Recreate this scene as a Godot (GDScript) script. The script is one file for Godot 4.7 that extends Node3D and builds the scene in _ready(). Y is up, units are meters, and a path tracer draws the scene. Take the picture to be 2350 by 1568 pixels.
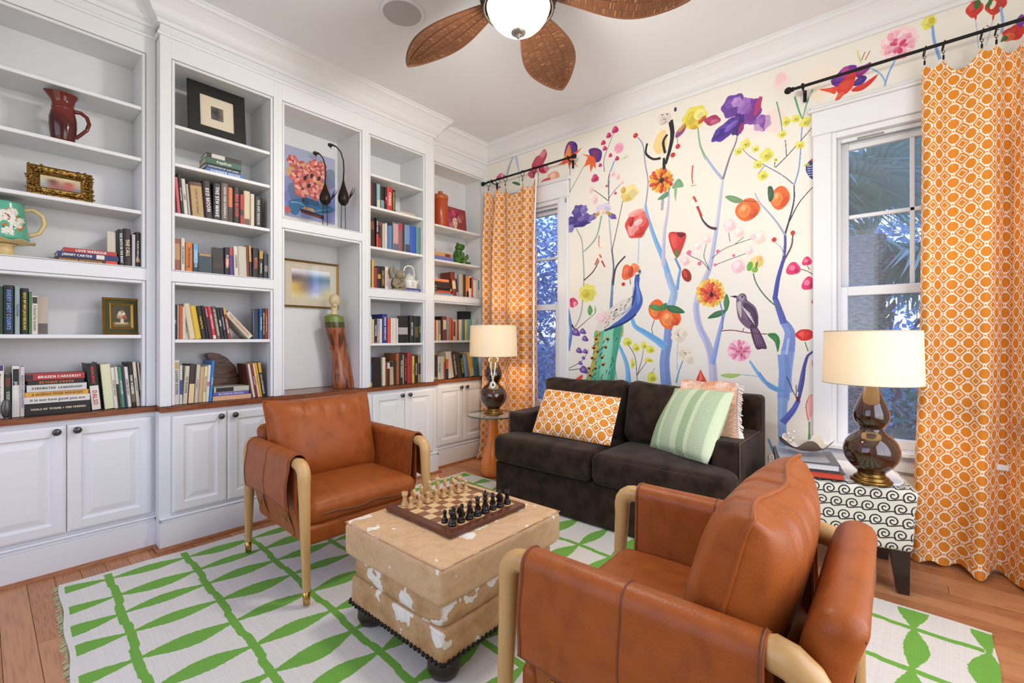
extends Node3D
# A library sitting room: built-in bookcase on the left, printed mural wall behind the sofa, two leather armchairs round a cowhide ottoman.

var M := {}
var taken := {}

class Shape:
	var st := SurfaceTool.new()
	var sg := 1
	var x := Transform3D()
	func _init() -> void:
		st.begin(Mesh.PRIMITIVE_TRIANGLES)
	func v(p: Vector3, uv: Vector2 = Vector2.ZERO) -> void:
		st.set_uv(uv)
		st.add_vertex(x * p)
	func flat() -> void:
		st.set_smooth_group(-1)
	func smooth() -> void:
		sg += 1
		st.set_smooth_group(sg)
	func tri(a: Vector3, b: Vector3, c: Vector3) -> void:
		v(a); v(b); v(c)
	func quad(a: Vector3, b: Vector3, c: Vector3, d: Vector3) -> void:
		v(a, Vector2(0, 0)); v(b, Vector2(1, 0)); v(c, Vector2(1, 1))
		v(a, Vector2(0, 0)); v(c, Vector2(1, 1)); v(d, Vector2(0, 1))
	func uvquad(p: Array, t: Array) -> void:
		for i in [0, 1, 2, 0, 2, 3]:
			v(p[i], t[i])
	# box from its middle and size, edges chamfered by b
	func box(c: Vector3, s: Vector3, b: float = 0.0) -> Shape:
		flat()
		var h := s * 0.5
		b = minf(b, minf(h.x, minf(h.y, h.z)) * 0.9)
		if b <= 0.0:
			for ax in 3:
				for sn in [-1.0, 1.0]:
					var n := Vector3.ZERO; n[ax] = sn
					var u := Vector3.ZERO; u[(ax + 1) % 3] = 1.0
					var w := n.cross(u)
					var m := c + n * h
					quad(m - u * h + w * h, m + u * h + w * h, m + u * h - w * h, m - u * h - w * h)
			return self
		var i := h - Vector3(b, b, b)
		for ax in 3:
			var a1 := (ax + 1) % 3
			var a2 := (ax + 2) % 3
			for sn in [-1.0, 1.0]:
				var q := []
				for k in [[-1, -1], [1, -1], [1, 1], [-1, 1]]:
					var p := Vector3.ZERO
					p[ax] = sn * h[ax]; p[a1] = k[0] * i[a1]; p[a2] = k[1] * i[a2]
					q.append(c + p)
				if sn > 0: quad(q[0], q[3], q[2], q[1])
				else: quad(q[0], q[1], q[2], q[3])
				for s2 in [-1.0, 1.0]:
					var e := []
					for k in [[0, -1], [0, 1], [1, 1], [1, -1]]:
						var p := Vector3.ZERO
						p[a2] = k[1] * i[a2]
						p[ax] = sn * (h[ax] if k[0] == 0 else i[ax])
						p[a1] = s2 * (i[a1] if k[0] == 0 else h[a1])
						e.append(c + p)
					if sn * s2 > 0: quad(e[0], e[1], e[2], e[3])
					else: quad(e[3], e[2], e[1], e[0])
		for sx in [-1.0, 1.0]:
			for sy in [-1.0, 1.0]:
				for sz in [-1.0, 1.0]:
					var s3 := Vector3(sx, sy, sz)
					var pa := c + Vector3(h.x, i.y, i.z) * s3
					var pb := c + Vector3(i.x, h.y, i.z) * s3
					var pc := c + Vector3(i.x, i.y, h.z) * s3
					if sx * sy * sz > 0: tri(pa, pc, pb)
					else: tri(pa, pb, pc)
		return self
	func span(a: Vector3, b: Vector3, bev: float = 0.0) -> Shape:
		return box((a + b) * 0.5, (b - a).abs(), bev)
	# parametric sheet f(u, v), u and v from 0 to 1
	func grid(f: Callable, nu: int, nv: int, flip: bool = false, us: float = 1.0, vs: float = 1.0) -> Shape:
		smooth()
		var p := []
		for j in nv + 1:
			for i in nu + 1:
				p.append(f.call(float(i) / nu, float(j) / nv))
		for j in nv:
			for i in nu:
				var a: int = j * (nu + 1) + i
				var q := [a, a + 1, a + nu + 2, a + nu + 1]
				if flip: q = [a, a + nu + 1, a + nu + 2, a + 1]
				for k in [0, 1, 2, 0, 2, 3]:
					var n: int = q[k]
					v(p[n], Vector2(float(n % (nu + 1)) / nu * us, float(n / (nu + 1)) / nv * vs))
		return self
	# profile of (radius, height) turned round y; each profile in parts separated by null keeps a crisp edge
	func lathe(prof: Array, n: int = 28, c: Vector3 = Vector3.ZERO) -> Shape:
		var run := []
		for k in prof.size() + 1:
			if k == prof.size() or prof[k] == null:
				if run.size() > 1:
					var r: Array = run.duplicate()
					grid(func(u, w):
						var t: float = w * (r.size() - 1)
						var i: int = mini(int(t + 0.0001), r.size() - 2)
						var q: Vector2 = r[i].lerp(r[i + 1], t - i)
						return c + Vector3(cos(u * TAU) * q.x, q.y, sin(u * TAU) * q.x), n, r.size() - 1)
				if k < prof.size(): run = [run[-1]] if run.size() else []
			else: run.append(prof[k])
		return self
	# round bar along points, radius one number or one for each point
	func tube(pts: Array, rad, n: int = 10, caps: bool = true, sx: float = 1.0) -> Shape:
		var fr := []
		var up := Vector3.UP
		var t0: Vector3 = (pts[1] - pts[0]).normalized()
		if absf(t0.dot(up)) > 0.9: up = Vector3.RIGHT
		var nn: Vector3 = (up - t0 * up.dot(t0)).normalized()
		for i in pts.size():
			var t: Vector3 = (pts[mini(i + 1, pts.size() - 1)] - pts[maxi(i - 1, 0)]).normalized()
			nn = (nn - t * nn.dot(t)).normalized()
			fr.append([nn, t.cross(nn)])
		var rr := func(i): return rad[i] if rad is Array else rad
		grid(func(u, w):
			var i: int = roundi(w * (pts.size() - 1))
			var a: float = u * TAU
			return pts[i] + (fr[i][0] * cos(a) * sx + fr[i][1] * sin(a)) * float(rr.call(i)), n, pts.size() - 1, true)
		if caps:
			flat()
			for e in [0, pts.size() - 1]:
				for k in n:
					var a: float = TAU * k / n
					var b: float = TAU * (k + 1) / n
					var r: float = rr.call(e)
					var pa: Vector3 = pts[e] + (fr[e][0] * cos(a) * sx + fr[e][1] * sin(a)) * r
					var pb: Vector3 = pts[e] + (fr[e][0] * cos(b) * sx + fr[e][1] * sin(b)) * r
					if e == 0: tri(pts[e], pb, pa)
					else: tri(pts[e], pa, pb)
		return self
	func ball(c: Vector3, r: Vector3, n: int = 16) -> Shape:
		grid(func(u, w): return c + Vector3(cos(u * TAU) * sin(w * PI), cos(w * PI), sin(u * TAU) * sin(w * PI)) * r, n, n / 2)
		return self
	# outline in x, y pushed along z from z0 to z1
	func prism(poly: Array, z0: float, z1: float) -> Shape:
		flat()
		var pp := PackedVector2Array(poly)
		if Geometry2D.is_polygon_clockwise(pp): pp.reverse()
		var ix := Geometry2D.triangulate_polygon(pp)
		for k in range(0, ix.size(), 3):
			var a := pp[ix[k]]; var b := pp[ix[k + 1]]; var c := pp[ix[k + 2]]
			if (b - a).cross(c - a) > 0:
				var t := b; b = c; c = t
			tri(Vector3(a.x, a.y, z1), Vector3(b.x, b.y, z1), Vector3(c.x, c.y, z1))
			tri(Vector3(a.x, a.y, z0), Vector3(c.x, c.y, z0), Vector3(b.x, b.y, z0))
		for k in pp.size():
			var a := pp[k]; var b := pp[(k + 1) % pp.size()]
			quad(Vector3(a.x, a.y, z0), Vector3(a.x, a.y, z1), Vector3(b.x, b.y, z1), Vector3(b.x, b.y, z0))
		return self
	# box with round edges of radius r, n cells a side, bent by f(point) -> point
	func soft(c: Vector3, s: Vector3, r: float, n: int = 6, f = null, m: int = 3) -> Shape:
		smooth()
		var h := s * 0.5
		r = minf(r, minf(h.x, minf(h.y, h.z)) * 0.999)
		var ax_pos := []
		for ax in 3:
			var l := []
			var core: float = h[ax] - r
			for k in m: l.append(-core - r * tan((1.0 - float(k) / m) * PI / 4))
			for k in n + 1: l.append(lerpf(-core, core, float(k) / n))
			for k in range(1, m + 1): l.append(core + r * tan(float(k) / m * PI / 4))
			ax_pos.append(l)
		for ax in 3:
			var a1 := (ax + 1) % 3
			var a2 := (ax + 2) % 3
			var l1: Array = ax_pos[a1]
			var l2: Array = ax_pos[a2]
			for sn in [-1.0, 1.0]:
				var g := []
				for q in l2:
					for p in l1:
						var o := Vector3.ZERO
						o[ax] = sn * h[ax]; o[a1] = p; o[a2] = q
						var inn := Vector3(clampf(o.x, -h.x + r, h.x - r), clampf(o.y, -h.y + r, h.y - r), clampf(o.z, -h.z + r, h.z - r))
						var d := o - inn
						if d.length() > 0.000001: o = inn + d.normalized() * r
						o = (o * 100000.0).round() / 100000.0
						if f != null: o = f.call(o)
						g.append(c + o)
				var w := l1.size()
				for j in l2.size() - 1:
					for i in w - 1:
						var a: int = j * w + i
						var q := [a, a + w, a + w + 1, a + 1]
						if sn < 0: q = [a, a + 1, a + w + 1, a + w]
						for k in [0, 1, 2, 0, 2, 3]:
							v(g[q[k]], Vector2(float(q[k] % w) / (w - 1), 1.0 - float(q[k] / w) / (l2.size() - 1)))
		return self
	# rectangle w by h in x, y (middle at c) lofted through rings [inset, height along z], closed at the last
	func rings(c: Vector3, w: float, h: float, list: Array, cap: bool = true) -> Shape:
		flat()
		var cor := func(r, k):
			var sx: float = [-1, 1, 1, -1][k]
			var sy: float = [-1, -1, 1, 1][k]
			return c + Vector3(sx * (w * 0.5 - r[0]), sy * (h * 0.5 - r[1 if r.size() > 2 else 0]), r[-1])
		for i in list.size() - 1:
			for k in 4:
				var k2 := (k + 1) % 4
				quad(cor.call(list[i], k), cor.call(list[i + 1], k), cor.call(list[i + 1], k2), cor.call(list[i], k2))
		if cap:
			var e: Array = list[-1]
			uvquad([cor.call(e, 3), cor.call(e, 2), cor.call(e, 1), cor.call(e, 0)], [Vector2(0, 0), Vector2(1, 0), Vector2(1, 1), Vector2(0, 1)])
		return self
	func mesh() -> ArrayMesh:
		st.generate_normals()
		st.index()
		return st.commit()

func numbered(called: String) -> String:
	taken[called] = taken.get(called, 0) + 1
	return called if taken[called] == 1 else "%s_%03d" % [called, taken[called] - 1]

func put(called: String, mesh: Mesh, m: Material, parent: Node, at: Vector3 = Vector3.ZERO) -> MeshInstance3D:
	var o := MeshInstance3D.new()
	o.mesh = mesh
	o.material_override = m
	o.position = at
	o.cast_shadow = GeometryInstance3D.SHADOW_CASTING_SETTING_ON
	if parent == self:
		o.name = numbered(called)
		add_child(o)
	else:
		o.name = called
		parent.add_child(o, true)
	return o

func part(called: String, s: Shape, m: Material, parent: Node, at: Vector3 = Vector3.ZERO) -> MeshInstance3D:
	return put(called, s.mesh(), m, parent, at)

func tag(o: Node, label: String, category: String, group: String = "", kind: String = "") -> Node:
	if label: o.set_meta("label", label)
	if category: o.set_meta("category", category)
	if group: o.set_meta("group", group)
	if kind: o.set_meta("kind", kind)
	return o

func thing(called: String, label: String, category: String, at: Vector3 = Vector3.ZERO, turn: float = 0.0, group: String = "") -> Node3D:
	var o := Node3D.new()
	o.name = numbered(called)
	add_child(o)
	o.position = at
	o.rotation.y = turn
	tag(o, label, category, group)
	return o

func structure(called: String, label: String = "", category: String = "") -> Node3D:
	var o := Node3D.new()
	o.name = called
	add_child(o)
	tag(o, label, category, "", "structure")
	return o

func mat(called: String, color: Color, rough: float = 0.6, metal: float = 0.0) -> StandardMaterial3D:
	var m := StandardMaterial3D.new()
	m.resource_name = called
	m.albedo_color = color
	m.roughness = rough
	m.metallic = metal
	M[called] = m
	return m

func noise_tex(freq: float, oct: int, ramp: Array, size: int = 512, normal: float = 0.0, sd: int = 1, kind: int = FastNoiseLite.TYPE_SIMPLEX_SMOOTH) -> NoiseTexture2D:
	var n := FastNoiseLite.new()
	n.noise_type = kind
	n.frequency = freq
	n.fractal_octaves = oct
	n.seed = sd
	var t := NoiseTexture2D.new()
	t.width = size
	t.height = size
	t.seamless = true
	t.noise = n
	if normal > 0.0:
		t.as_normal_map = true
		t.bump_strength = normal
	elif ramp.size():
		var g := Gradient.new()
		g.offsets = PackedFloat32Array(ramp.map(func(r): return r[0]))
		g.colors = PackedColorArray(ramp.map(func(r): return r[1]))
		t.color_ramp = g
	return t

func triplanar(m: StandardMaterial3D, scale: Vector3, world: bool = false) -> void:
	m.uv1_triplanar = true
	m.uv1_world_triplanar = world
	m.uv1_triplanar_sharpness = 8.0
	m.uv1_scale = scale

func bumpy(m: StandardMaterial3D, tex: Texture2D, amount: float) -> void:
	m.normal_enabled = true
	m.normal_texture = tex
	m.normal_scale = amount

func hexc(s: String) -> Color:
	return Color.html(s)

# ---------- painting into images: filled outlines, strokes, soft dots
func fill_poly(im: Image, pts: PackedVector2Array, c: Color) -> void:
	var lo := pts[0]; var hi := pts[0]
	for p in pts:
		lo = lo.min(p); hi = hi.max(p)
	var y0 := maxi(0, floori(lo.y)); var y1 := mini(im.get_height() - 1, ceili(hi.y))
	var wmax := im.get_width()
	var row: Image = null
	if c.a < 0.99:
		row = Image.create(maxi(1, ceili(hi.x - lo.x) + 3), 1, false, Image.FORMAT_RGBA8)
		row.fill(c)
	for y in range(y0, y1 + 1):
		var xs := []
		var yc := y + 0.5
		for i in pts.size():
			var a := pts[i]; var b := pts[(i + 1) % pts.size()]
			if (a.y <= yc) != (b.y <= yc):
				xs.append(a.x + (yc - a.y) / (b.y - a.y) * (b.x - a.x))
		xs.sort()
		for k in range(0, xs.size() - 1, 2):
			var xa := clampi(roundi(xs[k]), 0, wmax)
			var xb := clampi(roundi(xs[k + 1]), 0, wmax)
			if xb > xa:
				if row: im.blend_rect(row, Rect2i(0, 0, xb - xa, 1), Vector2i(xa, y))
				else: im.fill_rect(Rect2i(xa, y, xb - xa, 1), c)

func round_poly(pts: PackedVector2Array, steps: int = 4) -> PackedVector2Array:
	var o := PackedVector2Array()
	var n := pts.size()
	for i in n:
		var p0 := pts[(i + n - 1) % n]; var p1 := pts[i]; var p2 := pts[(i + 1) % n]; var p3 := pts[(i + 2) % n]
		for k in steps:
			o.append(p1.cubic_interpolate(p2, p0, p3, float(k) / steps))
	return o

func stroke(im: Image, pts: PackedVector2Array, w0: float, w1: float, c: Color) -> void:
	var line := PackedVector2Array()
	var n := pts.size()
	for i in n - 1:
		var p0 := pts[maxi(i - 1, 0)]; var p3 := pts[mini(i + 2, n - 1)]
		for k in 6:
			line.append(pts[i].cubic_interpolate(pts[i + 1], p0, p3, k / 6.0))
	line.append(pts[n - 1])
	var l := PackedVector2Array(); var r := PackedVector2Array()
	for i in line.size():
		var d := (line[mini(i + 1, line.size() - 1)] - line[maxi(i - 1, 0)]).normalized().orthogonal()
		var w := lerpf(w0, w1, float(i) / (line.size() - 1)) * 0.5
		l.append(line[i] + d * w); r.append(line[i] - d * w)
	r.reverse()
	l.append_array(r)
	fill_poly(im, l, c)

func blob(im: Image, x: float, y: float, rx: float, ry: float, c: Color, turn: float = 0.0, wob: float = 0.0, lobes: int = 5) -> void:
	var p := PackedVector2Array()
	for k in 28:
		var a := TAU * k / 28
		var r := 1.0 + wob * sin(a * lobes + 1.0)
		p.append(Vector2(x, y) + (Vector2(cos(a) * rx, sin(a) * ry) * r).rotated(turn))
	fill_poly(im, p, c)

func canvas(w: int, h: int, c: Color) -> Image:
	var im := Image.create(w, h, false, Image.FORMAT_RGBA8)
	im.fill(c)
	return im

# a soft picture: the colours of a few patches, enlarged until they run into each other
func blurred(w: int, h: int, rows: Array) -> ImageTexture:
	var im := Image.create(rows[0].size(), rows.size(), false, Image.FORMAT_RGBA8)
	for j in rows.size():
		for i in rows[0].size():
			im.set_pixel(i, j, Color.html(rows[j][i]))
	im.resize(w, h, Image.INTERPOLATE_CUBIC)
	return ImageTexture.create_from_image(im)

func _ready() -> void:
	# --- camera, sky, large lights, exposure
	var cam := Camera3D.new()
	cam.name = "camera"
	add_child(cam)
	cam.position = Vector3(0, 1.15, 0)
	cam.rotation.y = deg_to_rad(40.785)
	cam.near = 0.05
	cam.far = 200.0
	cam.projection = Camera3D.PROJECTION_FRUSTUM
	cam.size = 2.0 * 0.05 * 784.0 / 1052.5
	cam.frustum_offset = Vector2(0, -0.05 * 9.0 / 1052.5)
	cam.current = true
	var we := WorldEnvironment.new()
	we.name = "world_environment"
	add_child(we)
	var env := Environment.new()
	we.environment = env
	env.background_mode = Environment.BG_SKY
	var sky := ProceduralSkyMaterial.new()
	sky.sky_top_color = Color(0.36, 0.52, 0.86)
	sky.sky_horizon_color = Color(0.80, 0.86, 0.96)
	sky.ground_bottom_color = Color(0.2, 0.22, 0.2)
	sky.ground_horizon_color = Color(0.5, 0.54, 0.58)
	sky.sky_energy_multiplier = 1.0
	env.sky = Sky.new()
	env.sky.sky_material = sky
	env.background_energy_multiplier = SKY_E
	env.tonemap_mode = Environment.TONE_MAPPER_LINEAR
	env.tonemap_exposure = EXPOSURE
	env.sdfgi_enabled = true
	env.ssao_enabled = true
	env.ssil_enabled = true
	# area lights added for even fill, just inside two made-up windows out of view
	fill_light("added_front_fill", Vector3(-1.55, 1.55, 1.26), Vector3(0, 0, 0), Vector2(2.5, 2.2), 1.5)
	fill_light("added_side_fill", Vector3(0.91, 1.5, -1.45), Vector3(0, PI / 2, 0), Vector2(2.1, 2.1), 3.6)
	# --- the setting, then the things, small details last
	materials()
	room()
	windows()
	outdoors()
	bookcase()
	rug()
	sofa_group()
	armchairs()
	ottoman()
	chess()
	tables_and_lamps()
	curtains()
	fan()
	shelf_things()
	books()

const SKY_E := 2.9
const EXPOSURE := 1.13

func fill_light(called: String, at: Vector3, turn: Vector3, size: Vector2, energy: float) -> void:  # window-sized area light, added as fill
	var l := AreaLight3D.new()
	l.name = called
	add_child(l)
	l.position = at
	l.rotation = turn
	l.area_size = size
	l.light_energy = energy
	l.light_color = Color(1.0, 0.985, 0.96)
	l.shadow_enabled = true
	l.area_range = 12.0

func omni(called: String, at: Vector3, energy: float, c: Color, size: float, parent: Node) -> void:
	var l := OmniLight3D.new()
	l.name = called
	parent.add_child(l, true)
	l.position = at
	l.light_energy = energy
	l.light_color = c
	l.light_size = size
	l.omni_range = 12.0
	l.omni_attenuation = 2.0
	l.shadow_enabled = true

func materials() -> void:
	mat("white_paint", hexc("e2e3e5"), 0.42)
	mat("ceiling_paint", hexc("e6e8ec"), 0.85)
	mat("wall_paint", hexc("e8e6e0"), 0.8)
	mat("crown_paint", hexc("e4e5e8"), 0.5)
	var grain := noise_tex(0.012, 4, [[0.0, Color(0.80, 0.78, 0.76)], [0.45, Color(0.95, 0.95, 0.95)], [1.0, Color(1.0, 1.0, 1.0)]], 512, 0.0, 3)
	var fine := noise_tex(0.03, 3, [[0.0, Color(0.72, 0.70, 0.68)], [0.5, Color(0.98, 0.98, 0.98)], [1.0, Color(1, 1, 1)]], 512, 0.0, 8)
	var tones := ["bd8053", "b0754a", "c4895b", "b77a4d", "cb9263"]
	for k in tones.size():
		var m := mat("floor_wood_%d" % k, hexc(tones[k]), 0.30)
		m.albedo_texture = grain if k % 2 == 0 else fine
		triplanar(m, Vector3(0.35 + 0.1 * k, 5.0, 9.0))
		m.uv1_offset = Vector3(0.17 * k, 0.3 * k, 0.21 * k)
	var cw := mat("counter_wood", hexc("8a4f30"), 0.22)
	cw.albedo_texture = fine
	triplanar(cw, Vector3(6.0, 9.0, 0.6))
	mat("counter_inlay", hexc("241a17"), 0.3)
	var qr := mat("shoe_wood", hexc("a4683c"), 0.4)
	qr.albedo_texture = fine
	triplanar(qr, Vector3(4.0, 9.0, 0.8))
	mat("knob_metal", hexc("5c5b59"), 0.35, 0.9)
	mat("black_iron", hexc("121212"), 0.45, 0.4)
	mat("brass", hexc("c9a05a"), 0.22, 1.0)
	mat("old_brass", hexc("8a6a36"), 0.3, 1.0)
	mat("bronze", hexc("4a4038"), 0.38, 0.9)
	mat("silver_metal", hexc("a9a7a4"), 0.3, 0.9)
	var glass := mat("window_glass", Color(0.94, 0.97, 0.98, 0.05), 0.02)
	glass.transparency = BaseMaterial3D.TRANSPARENCY_ALPHA
	var tg := mat("table_glass", Color(0.80, 0.90, 0.87, 0.10), 0.02)
	tg.transparency = BaseMaterial3D.TRANSPARENCY_ALPHA
	mat("glass_edge", hexc("3f5c50"), 0.1)
	# leather: fine pores and slow tonal drift
	var pores := noise_tex(0.09, 3, [], 512, 3.0, 5)
	var drift := noise_tex(0.006, 3, [[0.0, Color(0.88, 0.86, 0.84)], [0.5, Color(0.97, 0.96, 0.95)], [1.0, Color(1, 1, 1)]], 512, 0.0, 12)
	for q in [["leather", "a25726", 0.38], ["leather_dark", "8d4f2c", 0.42]]:
		var m := mat(q[0], hexc(q[1]), q[2])
		m.albedo_texture = drift
		m.metallic_specular = 0.34
		bumpy(m, pores, 0.25)
		triplanar(m, Vector3(3.0, 3.0, 3.0))
	mat("leather_seam", hexc("6e3a1c"), 0.5)
	var ash := mat("chair_wood", hexc("cda368"), 0.34)
	ash.albedo_texture = noise_tex(0.01, 3, [[0.0, Color(0.9, 0.88, 0.85)], [0.6, Color(1, 1, 1)]], 256, 0.0, 4)
	triplanar(ash, Vector3(4, 0.8, 4))
	# velvet
	var vel := mat("velvet", hexc("372a21"), 0.75)
	vel.albedo_texture = noise_tex(0.011, 4, [[0.25, Color(0.74, 0.72, 0.70)], [0.55, Color(0.94, 0.93, 0.92)], [0.8, Color(1, 1, 1)]], 512, 0.0, 21)
	triplanar(vel, Vector3(1.3, 1.3, 1.3))
	vel.metallic_specular = 0.2
	vel.rim_enabled = true
	vel.rim = 0.6
	mat("velvet_piping", hexc("4d3d33"), 0.7)
	mat("dark_wood", hexc("2c1b14"), 0.3)
	mat("cream_ceramic", hexc("dcc389"), 0.3)
	mat("black_leaf", hexc("1a1716"), 0.5)
	mat("paper", hexc("d8ccb4"), 0.9)
	mat("paper_white", hexc("e6e2d8"), 0.9)

# ---------- floor, walls, ceiling, trim
const XL := -3.42
const XR := 0.95
const ZB := -3.27
const ZF := 1.30
const HC := 3.0

func wall_face(s: Shape, z0: float, z1: float, holes: Array) -> void:
	# back wall with openings [x0, x1, y0, y1]; the print is laid on by position along the wall and height
	var xs := [XL, XR]
	for h in holes:
		xs.append(h[0]); xs.append(h[1])
	xs.sort()
	var tile := func(a, b, c, d, z, flip):
		s.flat()
		var p := [Vector3(a, c, z), Vector3(a, d, z), Vector3(b, d, z), Vector3(b, c, z)]
		if flip: p.reverse()
		var t := []
		for q in p:
			t.append(Vector2((q.x + 3.14) / 4.09, (2.9 - q.y) / 2.9))
		s.uvquad(p, t)
	for i in xs.size() - 1:
		var mid: float = (xs[i] + xs[i + 1]) * 0.5
		var cuts := [[0.0, HC]]
		for h in holes:
			if mid > h[0] and mid < h[1]: cuts = [[0.0, h[2]], [h[3], HC]]
		for c in cuts:
			tile.call(xs[i], xs[i + 1], c[0], c[1], z0, false)
			tile.call(xs[i], xs[i + 1], c[0], c[1], z1, true)
	for h in holes:
		s.flat()
		s.quad(Vector3(h[0], h[2], z0), Vector3(h[0], h[3], z0), Vector3(h[0], h[3], z1), Vector3(h[0], h[2], z1))
		s.quad(Vector3(h[1], h[2], z1), Vector3(h[1], h[3], z1), Vector3(h[1], h[3], z0), Vector3(h[1], h[2], z0))
		s.quad(Vector3(h[0], h[3], z0), Vector3(h[1], h[3], z0), Vector3(h[1], h[3], z1), Vector3(h[0], h[3], z1))
		s.quad(Vector3(h[0], h[2], z1), Vector3(h[1], h[2], z1), Vector3(h[1], h[2], z0), Vector3(h[0], h[2], z0))

func slab(s: Shape, holes: Array, axis: int, at: float, thick: float, a0: float, a1: float) -> void:
	# plain wall along x (axis 0, at z) or along z (axis 2, at x) with openings [a0, a1, y0, y1]
	var cut := [a0, a1]
	for h in holes:
		cut.append(h[0]); cut.append(h[1])
	cut.sort()
	for i in cut.size() - 1:
		var mid: float = (cut[i] + cut[i + 1]) * 0.5
		var bands := [[-0.1, HC + 0.1]]
		for h in holes:
			if mid > h[0] and mid < h[1]: bands = [[-0.1, h[2]], [h[3], HC + 0.1]]
		for b in bands:
			if axis == 0: s.span(Vector3(cut[i], b[0], at), Vector3(cut[i + 1], b[1], at + thick))
			else: s.span(Vector3(at, b[0], cut[i]), Vector3(at + thick, b[1], cut[i + 1]))

func room() -> void:
	var rng := RandomNumberGenerator.new()
	rng.seed = 7
	var fl := structure("floor", "brown hardwood floor of narrow planks", "floor")
	part("subfloor", Shape.new().span(Vector3(XL - 0.15, -0.12, ZB - 0.2), Vector3(XR + 0.15, -0.013, ZF + 0.15)), M.dark_wood, fl)
	var lens := [0.9, 1.25, 1.6, 1.95]
	var meshes := []
	for l in lens: meshes.append(Shape.new().box(Vector3.ZERO, Vector3(l - 0.0012, 0.013, 0.0888), 0.0012).mesh())
	var row := 0
	var z := ZF - 0.045
	while z > ZB - 0.05:
		var xx := XL + 0.1 - rng.randf() * 0.8
		while xx < XR:
			var k := rng.randi() % 4
			if xx + lens[k] > XL + 0.22:
				var o := put("plank", meshes[k], M["floor_wood_%d" % (rng.randi() % 5)], fl, Vector3(xx + lens[k] * 0.5, -0.0065, z))
			xx += lens[k]
		z -= 0.09
		row += 1
	var wb := structure("wall_back", "white wall printed with flowers, birds and a peacock", "wall")
	var s := Shape.new()
	wall_face(s, ZB, ZB - 0.16, [WIN1, WIN2])
	var mm := mat("mural_print", Color.WHITE, 0.62)
	mm.albedo_texture = ImageTexture.create_from_image(paint_mural())
	mm.texture_repeat = false
	part("mural_sheet", s, mm, wb)
	var wl := structure("wall_left")
	part("wall_panel", Shape.new().span(Vector3(XL - 0.15, -0.1, ZB - 0.16), Vector3(XL, HC + 0.1, ZF)), M.white_paint, wl)
	var wr := structure("wall_right")
	s = Shape.new()
	slab(s, [[-2.5, -0.4, 0.45, 2.55]], 2, XR, 0.15, ZB - 0.16, ZF)
	part("wall_panel", s, M.wall_paint, wr)
	var wf := structure("wall_front")
	s = Shape.new()
	slab(s, [[-2.8, -0.3, 0.45, 2.65]], 0, ZF, 0.15, XL - 0.15, XR + 0.15)
	part("wall_panel", s, M.wall_paint, wf)
	var ce := structure("ceiling", "plain white ceiling", "ceiling")
	part("ceiling_panel", Shape.new().span(Vector3(XL - 0.15, HC, ZB - 0.16), Vector3(XR + 0.15, HC + 0.12, ZF + 0.15)), M.ceiling_paint, ce)
	# crown moulding: one profile (distance from the wall, height) run along each wall
	var prof := [Vector2(0.0, -0.155), Vector2(0.014, -0.155), Vector2(0.016, -0.135), Vector2(0.028, -0.128), Vector2(0.04, -0.115), Vector2(0.056, -0.085), Vector2(0.083, -0.052), Vector2(0.1, -0.036), Vector2(0.112, -0.03), Vector2(0.114, -0.014), Vector2(0.122, -0.01), Vector2(0.122, 0.0)]
	var left_run := [Vector2(XL, ZF), Vector2(XL, 0.09), Vector2(-3.14, 0.09), Vector2(-3.14, -0.632), Vector2(-3.05, -0.632), Vector2(-3.05, -2.515), Vector2(-3.14, -2.515), Vector2(-3.14, ZB)]
	crown("trim_1", prof, left_run + [Vector2(XR, ZB), Vector2(XR, ZF), Vector2(XL, ZF)], 1.0)
	crown("trim_2", [Vector2(0, -0.215), Vector2(0.009, -0.213), Vector2(0.012, -0.205), Vector2(0.006, -0.195), Vector2(0, -0.19)], left_run.slice(2), 1.0)
	# baseboard on the back wall and wood shoe moulding along the bookcase
	var bb := structure("baseboard_back")
	for q in [[-3.12, -3.09], [-2.17, -0.44], [0.48, XR]]:
		part("board", Shape.new().span(Vector3(q[0], 0, ZB), Vector3(q[1], 0.19, ZB + 0.02), 0.004), M.white_paint, bb)
		part("cap", Shape.new().span(Vector3(q[0], 0.19, ZB), Vector3(q[1], 0.215, ZB + 0.014), 0.005), M.white_paint, bb)
	for w in [WIN1, WIN2]:
		part("board", Shape.new().span(Vector3(w[0] - 0.1, 0, ZB), Vector3(w[1] + 0.1, 0.19, ZB + 0.02), 0.004), M.white_paint, bb)
		part("cap", Shape.new().span(Vector3(w[0] - 0.1, 0.19, ZB), Vector3(w[1] + 0.1, 0.215, ZB + 0.014), 0.005), M.white_paint, bb)
	var br := structure("baseboard_right")
	part("board", Shape.new().span(Vector3(XR - 0.02, 0, ZB), Vector3(XR, 0.2, ZF), 0.004), M.white_paint, br)
	var bf := structure("baseboard_front")
	part("board", Shape.new().span(Vector3(-3.2, 0, ZF - 0.02), Vector3(XR, 0.2, ZF), 0.004), M.white_paint, bf)
	var bl := structure("baseboard_left")
	var qz := [[0.09, -0.625, -3.12], [-0.625, -2.56, -3.03], [-2.56, ZB, -3.12]]
	for q in qz:
		part("shoe_moulding", shoe(Vector3(q[2], 0, q[0] + (0.016 if q[2] > -3.1 else 0.0)), Vector3(q[2], 0, q[1] - (0.016 if q[2] > -3.1 else 0.0))), M.shoe_wood, bl)
	part("shoe_return", Shape.new().span(Vector3(-3.12, 0, -0.625), Vector3(-3.03, 0.017, -0.609), 0.004), M.shoe_wood, bl)
	part("shoe_return", Shape.new().span(Vector3(-3.12, 0, -2.56), Vector3(-3.03, 0.017, -2.576), 0.004), M.shoe_wood, bl)

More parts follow.
